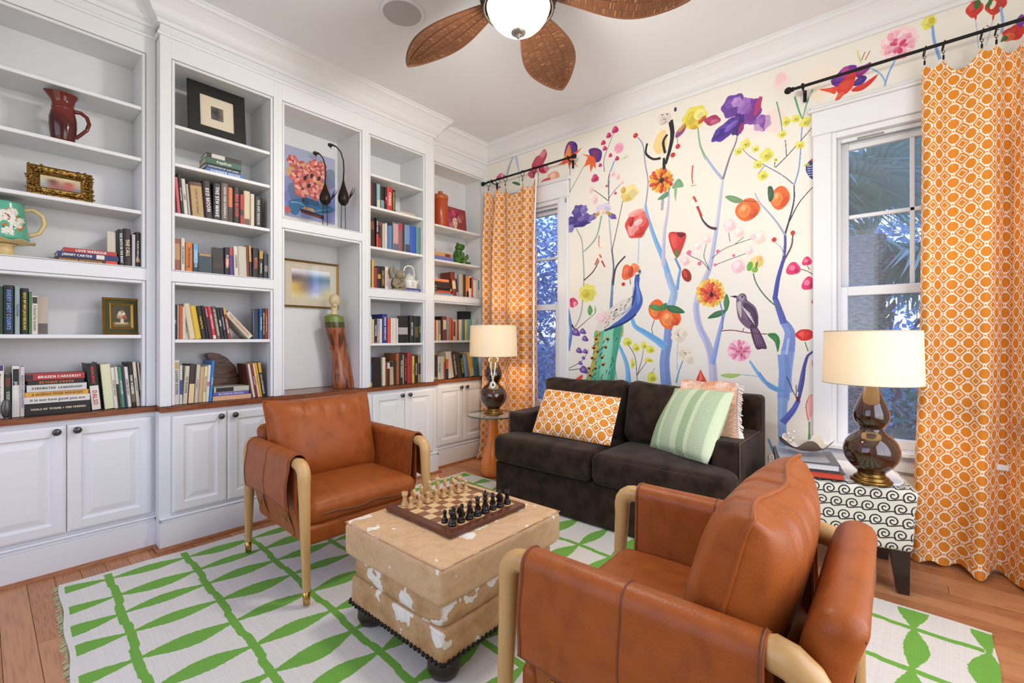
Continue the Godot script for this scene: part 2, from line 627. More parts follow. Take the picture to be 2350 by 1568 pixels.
func shoe(a: Vector3, b: Vector3) -> Shape:
	var s := Shape.new()
	s.grid(func(u, w):
		var t: float = w * PI / 2
		return a.lerp(b, u) + Vector3(0.016 * cos(t), 0.018 * sin(t), 0), 1, 5)
	return s

func crown(called: String, prof: Array, path: Array, side: float) -> void:
	var o := structure(called)
	# crisp: every band of the profile and every wall run is faceted
	part("moulding", faceted(path, prof, side), M.crown_paint, o)

func faceted(path: Array, prof: Array, side: float, top: float = HC) -> Shape:
	var s := Shape.new()
	var n := path.size()
	var pt := func(k, i):
		var d0: Vector2 = (path[k] - path[k - 1]).normalized() if k > 0 else (path[1] - path[0]).normalized()
		var d1: Vector2 = (path[k + 1] - path[k]).normalized() if k < n - 1 else d0
		var n0 := Vector2(-d0.y, d0.x) * side
		var n1 := Vector2(-d1.y, d1.x) * side
		var m: Vector2 = (n0 + n1) / (1.0 + n0.dot(n1))
		var q: Vector2 = path[k] + m * prof[i].x
		return Vector3(q.x, top + prof[i].y, q.y)
	s.flat()
	for k in n - 1:
		for i in prof.size() - 1:
			s.quad(pt.call(k, i), pt.call(k, i + 1), pt.call(k + 1, i + 1), pt.call(k + 1, i))
	return s

# ---------- windows: opening [x0, x1, y0, y1]
const WIN1 := [-2.99, -2.27, 0.53, 2.35]
const WIN2 := [-0.34, 0.38, 0.53, 2.35]

func windows() -> void:
	window_unit("window_1", WIN1, "left")
	window_unit("window_2", WIN2, "right")
	# plain sashes in two added openings, unseen, put in for the fill light
	var w3 := structure("window_3")
	for q in [[-2.8, -1.97], [-1.97, -1.13], [-1.13, -0.3]]:
		sash(w3, q[0], q[1], 0.45, 2.65, 1.36, 0.05)
	var w4 := structure("window_4")
	w4.position = Vector3(XR + 0.06, 0, -1.45)
	w4.rotation.y = PI / 2
	for q in [-1.05, -0.35, 0.35]: sash(w4, q, q + 0.7, 0.45, 2.55, 0.0, 0.05)

func sash(o: Node3D, x0: float, x1: float, y0: float, y1: float, z: float, w: float, called: String = "sash", bars: Array = [], stile: float = -1.0) -> Node3D:
	# four rails, a pane, and glazing bars given as [vertical?, position]
	var r := Node3D.new()
	r.name = called
	o.add_child(r, true)
	var sw := stile if stile > 0 else w
	part("stile", Shape.new().span(Vector3(x0, y0, z - 0.018), Vector3(x0 + sw, y1, z + 0.018), 0.003), M.white_paint, r)
	part("stile", Shape.new().span(Vector3(x1 - sw, y0, z - 0.018), Vector3(x1, y1, z + 0.018), 0.003), M.white_paint, r)
	part("rail", Shape.new().span(Vector3(x0 + sw, y0, z - 0.018), Vector3(x1 - sw, y0 + w, z + 0.018), 0.003), M.white_paint, r)
	part("rail", Shape.new().span(Vector3(x0 + sw, y1 - w, z - 0.018), Vector3(x1 - sw, y1, z + 0.018), 0.003), M.white_paint, r)
	for b in bars:
		if b[0]: part("glazing_bar", Shape.new().span(Vector3(b[1] - 0.011, y0 + w, z - 0.012), Vector3(b[1] + 0.011, y1 - w, z + 0.014), 0.003), M.white_paint, r)
		else: part("glazing_bar", Shape.new().span(Vector3(x0 + sw, b[1] - 0.011, z - 0.012), Vector3(x1 - sw, b[1] + 0.011, z + 0.014), 0.003), M.white_paint, r)
	part("pane", Shape.new().span(Vector3(x0 + sw, y0 + w, z - 0.002), Vector3(x1 - sw, y1 - w, z + 0.002)), M.window_glass, r)
	return r

func window_unit(called: String, w: Array, side: String) -> void:
	var o := structure(called, "tall white double-hung window at the %s end of the mural wall" % side, "window")
	var cx: float = (w[0] + w[1]) * 0.5
	var P: Material = M.white_paint
	for sg in [-1.0, 1.0]:
		part("casing", Shape.new().span(Vector3(cx + sg * 0.358, 0.53, ZB), Vector3(cx + sg * 0.45, 2.35, ZB + 0.022), 0.004), P, o)
		part("jamb", Shape.new().span(Vector3(cx + sg * 0.36, 0.53, ZB - 0.15), Vector3(cx + sg * 0.335, 2.35, ZB + 0.01), 0.002), P, o)
		part("stop_bead", Shape.new().span(Vector3(cx + sg * 0.335, 0.53, ZB - 0.052), Vector3(cx + sg * 0.318, 2.33, ZB - 0.03), 0.003), P, o)
	part("head_casing", Shape.new().span(Vector3(cx - 0.455, 2.35, ZB), Vector3(cx + 0.455, 2.49, ZB + 0.025), 0.003), P, o)
	part("head_cap", Shape.new().span(Vector3(cx - 0.475, 2.49, ZB), Vector3(cx + 0.475, 2.507, ZB + 0.04), 0.005), P, o)
	part("head_cap", Shape.new().span(Vector3(cx - 0.465, 2.507, ZB), Vector3(cx + 0.465, 2.527, ZB + 0.03), 0.006), P, o)
	part("head_jamb", Shape.new().span(Vector3(cx - 0.336, 2.315, ZB - 0.15), Vector3(cx + 0.336, 2.35, ZB + 0.008), 0.003), P, o)
	part("stop_bead", Shape.new().span(Vector3(cx - 0.318, 2.292, ZB - 0.052), Vector3(cx + 0.318, 2.315, ZB - 0.03), 0.003), P, o)
	part("sill", Shape.new().span(Vector3(cx - 0.475, 0.505, ZB - 0.15), Vector3(cx + 0.475, 0.535, ZB + 0.05), 0.006), P, o)
	part("apron", Shape.new().span(Vector3(cx - 0.44, 0.42, ZB), Vector3(cx + 0.44, 0.505, ZB + 0.02), 0.004), P, o)
	var up := sash(o, cx - 0.33, cx + 0.33, 1.405, 2.30, ZB - 0.095, 0.045, "upper_sash", [[true, cx], [false, 1.86]])
	var lo := sash(o, cx - 0.33, cx + 0.33, 0.535, 1.445, ZB - 0.05, 0.052, "lower_sash", [], 0.045)
	if side == "right":
		part("sensor_strip", Shape.new().box(Vector3(cx - 0.18, 2.296, ZB - 0.03), Vector3(0.12, 0.014, 0.008), 0.002), M.silver_metal, o)
	else:
		part("sensor_block", Shape.new().box(Vector3(cx + 0.435, 2.315, ZB + 0.028), Vector3(0.014, 0.04, 0.012), 0.003), M.silver_metal, o)

# ---------- outside: palm, trees, shrubs
func leaf_mass(rng: RandomNumberGenerator, n: int, c: Vector3, r: Vector3, size: float) -> Shape:
	var s := Shape.new()
	s.flat()
	for i in n:
		var d := Vector3(rng.randf_range(-1, 1), rng.randf_range(-1, 1), rng.randf_range(-1, 1))
		if d.length() > 1.0: d = d.normalized() * rng.randf_range(0.6, 1.0)
		var p := c + d * r
		var a := Vector3(rng.randf_range(-1, 1), rng.randf_range(-1, 0.6), rng.randf_range(-1, 1)).normalized() * size * rng.randf_range(0.6, 1.3)
		var b := a.cross(Vector3(rng.randf_range(-1, 1), rng.randf_range(-1, 1), rng.randf_range(-1, 1))).normalized() * a.length() * 0.22
		s.quad(p, p + a * 0.5 + b, p + a, p + a * 0.5 - b)
	return s

func outdoors() -> void:
	var rng := RandomNumberGenerator.new()
	rng.seed = 11
	var bark := mat("palm_bark", hexc("b3a49c"), 0.95)
	bark.albedo_texture = noise_tex(0.03, 4, [[0.2, Color(0.5, 0.48, 0.46)], [0.7, Color(1, 1, 1)]], 256, 0.0, 41)
	triplanar(bark, Vector3(2, 6, 2))
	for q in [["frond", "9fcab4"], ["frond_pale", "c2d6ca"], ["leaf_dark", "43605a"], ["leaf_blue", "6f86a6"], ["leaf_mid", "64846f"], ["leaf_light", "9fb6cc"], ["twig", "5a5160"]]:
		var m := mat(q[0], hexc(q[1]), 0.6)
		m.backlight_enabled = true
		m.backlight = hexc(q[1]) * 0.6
	mat("lawn_ground", hexc("4b5a44"), 0.95)
	var g := structure("lawn", "dim garden ground outside the windows", "lawn")
	part("ground_sheet", Shape.new().span(Vector3(-14, -0.7, -24), Vector3(12, -0.6, ZB - 0.4)), M.lawn_ground, g)
	# fan palm close behind the right window
	var t := thing("fan_palm", "fan palm with shaggy trunk outside the right window", "palm tree", Vector3(-0.3, -0.6, -4.9))
	var pts := []
	var rad := []
	for k in 12:
		pts.append(Vector3(0.002 * k, k * 0.235, 0.01 * k))
		rad.append(0.13 + (0.02 if k > 7 else 0.0))
	part("trunk", Shape.new().tube(pts, rad, 14), M.palm_bark, t)
	for k in 26:
		var y := 1.62 + 0.032 * k
		var a := k * 2.4
		var d := Vector3(cos(a), 0, sin(a))
		var b := Shape.new()
		b.tube([Vector3(0, y, 0.1) + d * 0.12, Vector3(0, y + 0.1, 0.1) + d * 0.2, Vector3(0, y + 0.17, 0.1) + d * 0.24], [0.055, 0.04, 0.012], 6, true, 0.5)
		part("leaf_boot", b, M.palm_bark, t)
	for k in 30:
		var a := k * 2.399
		var el := lerpf(-0.75, 1.25, fposmod(k * 0.618, 1.0))
		var d := Vector3(cos(a) * cos(el), sin(el), sin(a) * cos(el))
		var root := Vector3(0.08, 2.6, 0.1)
		var tip := root + d * 0.42 + Vector3(0, -0.03, 0)
		var fr := Node3D.new()
		fr.name = "frond"
		t.add_child(fr, true)
		part("stalk", Shape.new().tube([root, (root + tip) * 0.5 + Vector3(0, 0.04, 0), tip], [0.014, 0.011, 0.008], 5), M.frond, fr)
		var sd := d.cross(Vector3.UP).normalized()
		var up := sd.cross(d).normalized()
		var s := Shape.new()
		s.flat()
		for j in 36:
			var f := lerpf(-2.1, 2.1, j / 35.0)
			var q := d * cos(f) + sd * sin(f)
			var l := 0.68 - 0.05 * absf(f) + rng.randf() * 0.06
			var wv := (up * 0.25 + q.cross(up)).normalized() * 0.018
			var m1 := tip + q * l * 0.55 + up * 0.03
			var m2 := tip + q * l + Vector3(0, -0.16 - 0.12 * rng.randf(), 0)
			s.quad(tip - wv * 0.2, tip + wv * 0.2, m1 + wv, m1 - wv)
			s.tri(m1 - wv, m1 + wv, m2)
		part("leaf_fan", s, M.frond if k % 3 else M.frond_pale, fr)
	# trees and shrubs farther back
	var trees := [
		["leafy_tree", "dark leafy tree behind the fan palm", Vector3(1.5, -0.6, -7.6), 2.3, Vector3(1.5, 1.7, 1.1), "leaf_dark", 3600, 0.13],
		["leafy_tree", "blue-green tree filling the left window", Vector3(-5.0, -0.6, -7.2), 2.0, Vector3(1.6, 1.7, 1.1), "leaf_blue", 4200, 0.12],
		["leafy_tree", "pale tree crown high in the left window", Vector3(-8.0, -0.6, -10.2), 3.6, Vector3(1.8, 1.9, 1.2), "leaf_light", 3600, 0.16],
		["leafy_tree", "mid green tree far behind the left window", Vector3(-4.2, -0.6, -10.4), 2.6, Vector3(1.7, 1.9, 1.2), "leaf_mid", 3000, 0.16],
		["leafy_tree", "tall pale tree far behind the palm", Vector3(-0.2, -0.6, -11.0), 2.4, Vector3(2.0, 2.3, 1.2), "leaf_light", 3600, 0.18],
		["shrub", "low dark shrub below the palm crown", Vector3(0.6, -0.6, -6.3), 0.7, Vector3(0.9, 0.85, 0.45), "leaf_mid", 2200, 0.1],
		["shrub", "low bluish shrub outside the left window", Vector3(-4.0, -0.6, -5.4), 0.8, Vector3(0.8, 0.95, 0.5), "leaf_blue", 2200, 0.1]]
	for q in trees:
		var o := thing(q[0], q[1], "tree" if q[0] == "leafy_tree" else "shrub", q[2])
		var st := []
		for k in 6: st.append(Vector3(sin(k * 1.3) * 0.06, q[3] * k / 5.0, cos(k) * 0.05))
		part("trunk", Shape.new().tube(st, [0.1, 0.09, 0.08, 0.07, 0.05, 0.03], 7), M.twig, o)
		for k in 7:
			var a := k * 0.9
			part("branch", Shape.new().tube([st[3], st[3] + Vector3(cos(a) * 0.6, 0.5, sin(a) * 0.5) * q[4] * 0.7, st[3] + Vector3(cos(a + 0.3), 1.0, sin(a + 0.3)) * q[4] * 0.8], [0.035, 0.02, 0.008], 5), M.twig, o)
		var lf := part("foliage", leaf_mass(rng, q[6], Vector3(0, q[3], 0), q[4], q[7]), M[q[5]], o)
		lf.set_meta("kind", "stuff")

# ---------- built-in bookcase. Its own axes: x to the right along the wall, y up, z out into the room
const WB := Basis(Vector3(0, 0, -1), Vector3(0, 1, 0), Vector3(1, 0, 0))
const BACK := -3.38
# unit: face, left and right edge, opening left and right, [bottom, top] of each opening, shelf tops
var BAYS := [
	{"face": -3.14, "a": -0.09, "b": 0.632, "o0": -0.045, "o1": 0.591, "open": [[1.525, 2.70], [0.775, 1.462]], "shelves": [2.405, 2.126, 1.839, 1.165], "word": "first"},
	{"face": -3.05, "a": 0.632, "b": 1.2435, "o0": 0.682, "o1": 1.218, "open": [[1.515, 2.68], [0.775, 1.458]], "shelves": [2.328, 2.117, 1.841, 1.14], "word": "second"},
	{"face": -3.05, "a": 1.2435, "b": 1.8705, "o0": 1.269, "o1": 1.843, "open": [[1.92, 2.68], [0.775, 1.86]], "shelves": [], "word": "middle"},
	{"face": -3.05, "a": 1.8705, "b": 2.515, "o0": 1.898, "o1": 2.429, "open": [[1.52, 2.68], [0.775, 1.458]], "shelves": [2.39, 2.146, 1.841, 1.107], "word": "fourth"},
	{"face": -3.14, "a": 2.515, "b": 3.27, "o0": 2.588, "o1": 3.214, "open": [[1.525, 2.70], [0.775, 1.475]], "shelves": [2.155, 1.845, 1.124], "word": "fifth"}]

func wall_root(o: Node3D, face: float) -> void:
	o.transform = Transform3D(WB, Vector3(face, 0, 0))

func bookcase() -> void:
	var words := ["leftmost white bookcase bay with red pitcher and teal mug", "white bookcase bay with black framed photo on top shelf", "middle white bookcase bay with flower painting and metal birds", "white bookcase bay with white teapot, left of corner bay", "white corner bookcase bay holding the green frog"]
	var P: Material = M.white_paint
	for k in BAYS.size():
		var q: Dictionary = BAYS[k]
		var o := thing("bookcase_unit", words[k], "bookcase", Vector3.ZERO, 0.0, "bookcase bays along the left wall")
		wall_root(o, q.face)
		var top := 2.93
		var dep: float = q.face - BACK
		part("stile", Shape.new().span(Vector3(q.a, 0.7756, -0.022), Vector3(q.o0, top, 0), 0.001), P, o)
		part("stile", Shape.new().span(Vector3(q.o1, 0.7756, -0.022), Vector3(q.b, top, 0), 0.001), P, o)
		part("header", Shape.new().span(Vector3(q.o0, q.open[0][1], -0.022), Vector3(q.o1, top, 0), 0.001), P, o)
		part("rail", Shape.new().span(Vector3(q.o0, q.open[1][1], -0.022), Vector3(q.o1, q.open[0][0], 0), 0.001), P, o)
		part("back_panel", Shape.new().span(Vector3(q.a, 0.7756, -dep - 0.015), Vector3(q.b, top, -dep)), P, o)
		part("side_panel", Shape.new().span(Vector3(q.a + 0.002, 0.7756, -dep), Vector3(q.o0 + 0.018, top, -0.012), 0.001), P, o)
		part("side_panel", Shape.new().span(Vector3(q.o1 - 0.018, 0.7756, -dep), Vector3(q.b - 0.002, top, -0.012), 0.001), P, o)
		part("top_panel", Shape.new().span(Vector3(q.o0, q.open[0][1] - 0.012, -dep), Vector3(q.o1, q.open[0][1] + 0.02, -0.014), 0.001), P, o)
		part("deck", Shape.new().span(Vector3(q.o0, q.open[1][1] - 0.012, -dep), Vector3(q.o1, q.open[0][0] + 0.004, -0.014), 0.001), P, o)
		for op in q.open:
			# bead round the opening, a hairline groove away from the frame
			var low: float = op[0] if op[0] > 0.9 else 0.7756 - 0.0025
			var g := 0.0025
			part("bead", Shape.new().span(Vector3(q.o0 + g, low + g, -0.02), Vector3(q.o0 + 0.018, op[1] - g, -0.003), 0.004), P, o)
			part("bead", Shape.new().span(Vector3(q.o1 - 0.018, low + g, -0.02), Vector3(q.o1 - g, op[1] - g, -0.003), 0.004), P, o)
			part("bead", Shape.new().span(Vector3(q.o0 + 0.018, op[1] - 0.018, -0.02), Vector3(q.o1 - 0.018, op[1] - g, -0.003), 0.004), P, o)
			if op[0] > 0.9: part("bead", Shape.new().span(Vector3(q.o0 + 0.018, op[0] + g, -0.02), Vector3(q.o1 - 0.018, op[0] + 0.008, -0.003), 0.003), P, o)
		for y in q.shelves:
			part("shelf", Shape.new().span(Vector3(q.o0 + 0.018, y - 0.019, -dep), Vector3(q.o1 - 0.018, y, -0.012), 0.002), P, o)
	base_cabinets()

func base_cabinets() -> void:
	var P: Material = M.white_paint
	# cabinet: face, left, right, door edges
	var list := [
		[-3.145, -0.09, 0.628, [-0.06, 0.277, 0.613], "leftmost white base cabinet with two raised-panel doors"],
		[-3.055, 0.628, 1.245, [0.683, 0.9505, 1.218], "white base cabinet left of the far armchair"],
		[-3.055, 1.245, 1.872, [1.285, 1.5585, 1.832], "white base cabinet hidden behind the far armchair"],
		[-3.055, 1.872, 2.552, [1.924, 2.214, 2.504], "white base cabinet right of the far armchair's back"],
		[-3.145, 2.552, 3.27, [2.618, 2.931, 3.235], "white corner base cabinet behind the glass side table"]]
	for q in list:
		var o := thing("base_cabinet", q[4], "cabinet", Vector3.ZERO, 0.0, "base cabinets under the bookcase")
		wall_root(o, q[0])
		part("body", Shape.new().span(Vector3(q[1], 0.0, BACK - q[0]), Vector3(q[2], 0.745, 0), 0.001), P, o)
		part("plinth", Shape.new().span(Vector3(q[1], 0, 0), Vector3(q[2], 0.145, 0.025), 0.001), P, o)
		part("plinth_cap", Shape.new().rings(Vector3((q[1] + q[2]) * 0.5, 0.159, 0), q[2] - q[1], 0.03, [[0, 0, 0], [0, 0, 0.022], [0, 0.006, 0.025], [0, 0.008, 0.016], [0, 0.013, 0.012]]), P, o)
		for d in 2:
			var x0: float = q[3][d] + 0.0015
			var x1: float = q[3][d + 1] - 0.0015
			var door := part("door", Shape.new().rings(Vector3((x0 + x1) * 0.5, 0.455, 0.002), x1 - x0, 0.528, [[0, 0], [0, 0.012], [0.004, 0.016], [0.012, 0.0185], [0.05, 0.0185], [0.056, 0.0125], [0.062, 0.0105], [0.068, 0.0105], [0.095, 0.017]]), P, o)
			var kx: float = x1 - 0.035 if d == 0 else x0 + 0.035
			var kn := Shape.new()
			kn.x = Transform3D(Basis(Vector3(1, 0, 0), Vector3(0, 0, 1), Vector3(0, -1, 0)), Vector3(kx, 0.693, 0.02))
			kn.lathe([Vector2(0.0, 0.0), Vector2(0.008, 0.0), Vector2(0.006, 0.012), Vector2(0.011, 0.018), Vector2(0.0165, 0.022), Vector2(0.0165, 0.026), Vector2(0.012, 0.03), Vector2(0, 0.031)], 20)
			part("knob", kn, M.knob_metal, door)
	# one worktop, stepping forward over the middle three cabinets
	var c := thing("wood_countertop", "long red-brown wooden ledge running under the bookshelves", "countertop")
	for q in [[0.09, -0.63, -3.12], [-0.63, -2.552, -3.03], [-2.552, ZB, -3.12]]:
		part("slab", Shape.new().span(Vector3(BACK, 0.745, q[0]), Vector3(q[2], 0.7735, q[1]), 0.0015), M.counter_wood, c)
		part("edge_line", Shape.new().span(Vector3(q[2] - 0.012, 0.7735, q[0]), Vector3(q[2] - 0.0005, 0.7752, q[1]), 0.0005), M.counter_inlay, c)

# ---------- rug
func rug() -> void:
	var W := 3.1
	var D := 2.45
	var k := 2048.0 / W
	var im := canvas(2048, int(D * k), hexc("dcd8d0"))
	var rng := RandomNumberGenerator.new()
	rng.seed = 5
	var green := hexc("6fa93f")
	var bands := []
	for i in 8: bands.append(0.17 + 0.3014 * i)
	for c in 16:
		var a0 := 0.09 + 0.2 * c
		var l := PackedVector2Array()
		var r := PackedVector2Array()
		var b := 0.018
		var steps := 330
		for i in steps + 1:
			b = lerpf(0.018, D - 0.018, float(i) / steps)
			var t := fposmod(b - 0.17, 0.3014) / 0.3014
			var seg := floori((b - 0.17) / 0.3014)
			var skew := sin(c * 2.1 + seg * 1.7) * 0.012
			var w := 0.007 + 0.041 * pow(sin(t * PI), 1.3) * (0.86 + 0.14 * sin(c * 1.9 + seg * 2.7))
			var mid := a0 + 0.016 * sin(c * 1.3 + b * 2.2) + skew * sin(t * PI)
			var j1 := rng.randf_range(-0.002, 0.002)
			var j2 := rng.randf_range(-0.002, 0.002)
			l.append(Vector2((mid - w + j1) * k, b * k))
			r.append(Vector2((mid + w + j2) * k, b * k))
		r.reverse()
		l.append_array(r)
		fill_poly(im, l, green)
	for bb in bands:
		var l := PackedVector2Array()
		var r := PackedVector2Array()
		for i in 161:
			var a := lerpf(0.03, W - 0.03, i / 160.0)
			var st := 0.0035 * (1.0 if int(a / 0.2) % 2 else -1.0)
			l.append(Vector2(a * k, (bb + st - 0.0145 + rng.randf_range(-0.0015, 0.0015)) * k))
			r.append(Vector2(a * k, (bb + st + 0.0145 + rng.randf_range(-0.0015, 0.0015)) * k))
		r.reverse()
		l.append_array(r)
		fill_poly(im, l, green)
	# flat weave: thread rows of slightly different yarn, and loose dark flecks
	for x in range(0, 2048, 3):
		var f := Image.create(1, im.get_height(), false, Image.FORMAT_RGBA8)
		f.fill(Color(0.25, 0.25, 0.2, rng.randf_range(0.0, 0.09)))
		im.blend_rect(f, Rect2i(0, 0, 1, im.get_height()), Vector2i(x, 0))
	for y in range(0, im.get_height(), 3):
		var f := Image.create(2048, 1, false, Image.FORMAT_RGBA8)
		f.fill(Color(0.25, 0.25, 0.2, rng.randf_range(0.0, 0.09)))
		im.blend_rect(f, Rect2i(0, 0, 2048, 1), Vector2i(0, y))
	for n in 2600:
		im.fill_rect(Rect2i(rng.randi() % 2044, rng.randi() % (im.get_height() - 4), 3, 1), Color(0.62, 0.62, 0.58))
	var m := mat("rug_weave", Color.WHITE, 0.95)
	m.albedo_texture = ImageTexture.create_from_image(im)
	m.texture_repeat = false
	var o := thing("flatweave_rug", "white flatweave rug with green lattice of pointed lozenges", "rug", Vector3(-2.955, 0.0, -0.235), deg_to_rad(-2.5))
	var s := Shape.new()
	# top sheet with a slightly wavy rim, and its edge
	var edge := func(u, w): return Vector3(u * W + 0.004 * sin(w * 37.0) * (1.0 if u < 0.001 or u > 0.999 else 0.0), 0.011, -w * D + 0.004 * sin(u * 51.0) * (1.0 if w < 0.001 or w > 0.999 else 0.0))
	s.grid(edge, 60, 60)
	s.grid(func(u, w): return edge.call(u, 0.0) * Vector3(1, 1.0 - w, 1), 60, 1)
	s.grid(func(u, w): return edge.call(u, 1.0) * Vector3(1, 1.0 - w, 1), 60, 1)
	s.grid(func(u, w): return edge.call(0.0, u) * Vector3(1, 1.0 - w, 1), 60, 1)
	s.grid(func(u, w): return edge.call(1.0, u) * Vector3(1, 1.0 - w, 1), 60, 1)
	part("woven_field", s, m, o)
	mat("rug_yarn", hexc("b9cf9a"), 0.95)
	for zz in [0.0, -D]:
		var f := Shape.new()
		f.flat()
		for i in 520:
			var x := W * (i + rng.randf()) / 520.0
			var l := rng.randf_range(0.006, 0.02) * (1.0 if zz == 0.0 else -1.0)
			f.quad(Vector3(x, 0.0095, zz), Vector3(x + 0.0025, 0.0095, zz), Vector3(x + 0.0025 + rng.randf_range(-0.006, 0.006), 0.003, zz + l), Vector3(x + rng.randf_range(-0.006, 0.006), 0.003, zz + l))
		part("fringe", f, M.rug_yarn, o).set_meta("kind", "stuff")

var wob := FastNoiseLite.new()

func nz(p: Vector3, f: float, seed_off: float = 0.0) -> float:
	return wob.get_noise_3d(p.x * f * 100.0 + seed_off * 37.0, p.y * f * 100.0, p.z * f * 100.0)

# pillow: w by h in x, y, thick in z, corners drawn out, edges thin
func pillow(w: float, h: float, t: float, wrinkle: float, sd: float, n: int = 22) -> Shape:
	var s := Shape.new()
	for sg in [1.0, -1.0]:
		s.grid(func(u, v):
			var a: float = u * 2.0 - 1.0
			var b: float = v * 2.0 - 1.0
			var pinch_a: float = 1.0 - 0.07 * (1.0 - b * b)
			var pinch_b: float = 1.0 - 0.07 * (1.0 - a * a)
			var dome: float = pow(maxf(0.0, (1.0 - pow(absf(a), 2.4)) * (1.0 - pow(absf(b), 2.4))), 0.55)
			var p := Vector3(a * w * 0.5 * pinch_b, b * h * 0.5 * pinch_a, 0)
			var rim: float = maxf(absf(a), absf(b))
			var wr: float = nz(Vector3(p.x, p.y, sg), 0.09, sd) * wrinkle * (0.3 + rim) * (1.0 if rim < 0.99 else 0.0)
			p.z = sg * (t * 0.5 * dome + 0.004) + wr * sg
			if rim > 0.995: p.z = 0.0
			return p, n, n, sg > 0)
	return s

func welt(o: Node, w: float, h: float, m: Material, r: float = 0.005) -> void:
	var pts := []
	var n := 24
	for e in 4:
		for i in n:
			var t := lerpf(-1.0, 1.0, float(i) / n)
			var q: Vector2 = [Vector2(t, -1), Vector2(1, t), Vector2(-t, 1), Vector2(-1, -t)][e]
			pts.append(Vector3(q.x * w * 0.5 * (1.0 - 0.07 * (1.0 - q.x * q.x) if absf(q.y) < 1.0 else 1.0 - 0.07 * (1.0 - q.x * q.x)), q.y * h * 0.5, 0))
			pts[-1] = Vector3(q.x * w * 0.5 * (1.0 - 0.07 * (1.0 - q.x * q.x)), q.y * h * 0.5 * (1.0 - 0.07 * (1.0 - q.y * q.y)), 0) if false else Vector3(q.x * w * 0.5 * (1.0 - 0.07 * (1.0 - q.x * q.x)), q.y * h * 0.5 * (1.0 - 0.07 * (1.0 - q.y * q.y)), 0)
	pts.append(pts[0])
	part("welt", Shape.new().tube(pts, r, 6, false), m, o)

# ---------- sofa, its pillows and the throw
func lattice_tile() -> ImageTexture:
	var n := 256
	var im := Image.create(n, n, false, Image.FORMAT_RGBA8)
	var orange := hexc("dc8820")
	var cream := hexc("f1ece2")
	for j in n:
		for i in n:
			var a := absf((i + 0.5) / n - 0.5)
			var b := absf((j + 0.5) / n - 0.5)
			var oct := maxf(maxf(a, b), (a + b) * 0.72)
			var e := (0.5 - a) + (0.5 - b)
			var c := orange
			if oct > 0.315 and oct < 0.372: c = cream
			elif oct >= 0.372:
				if e < 0.29 and e > 0.225: c = cream
				var sq := minf(maxf(0.5 - a, b), maxf(a, 0.5 - b))
				if sq < 0.105:
					c = orange if sq < 0.05 else cream
				elif e > 0.29 and e < 0.36: pass
				elif oct < 0.40 and e > 0.36: c = cream
			im.set_pixel(i, j, c)
	return ImageTexture.create_from_image(im)

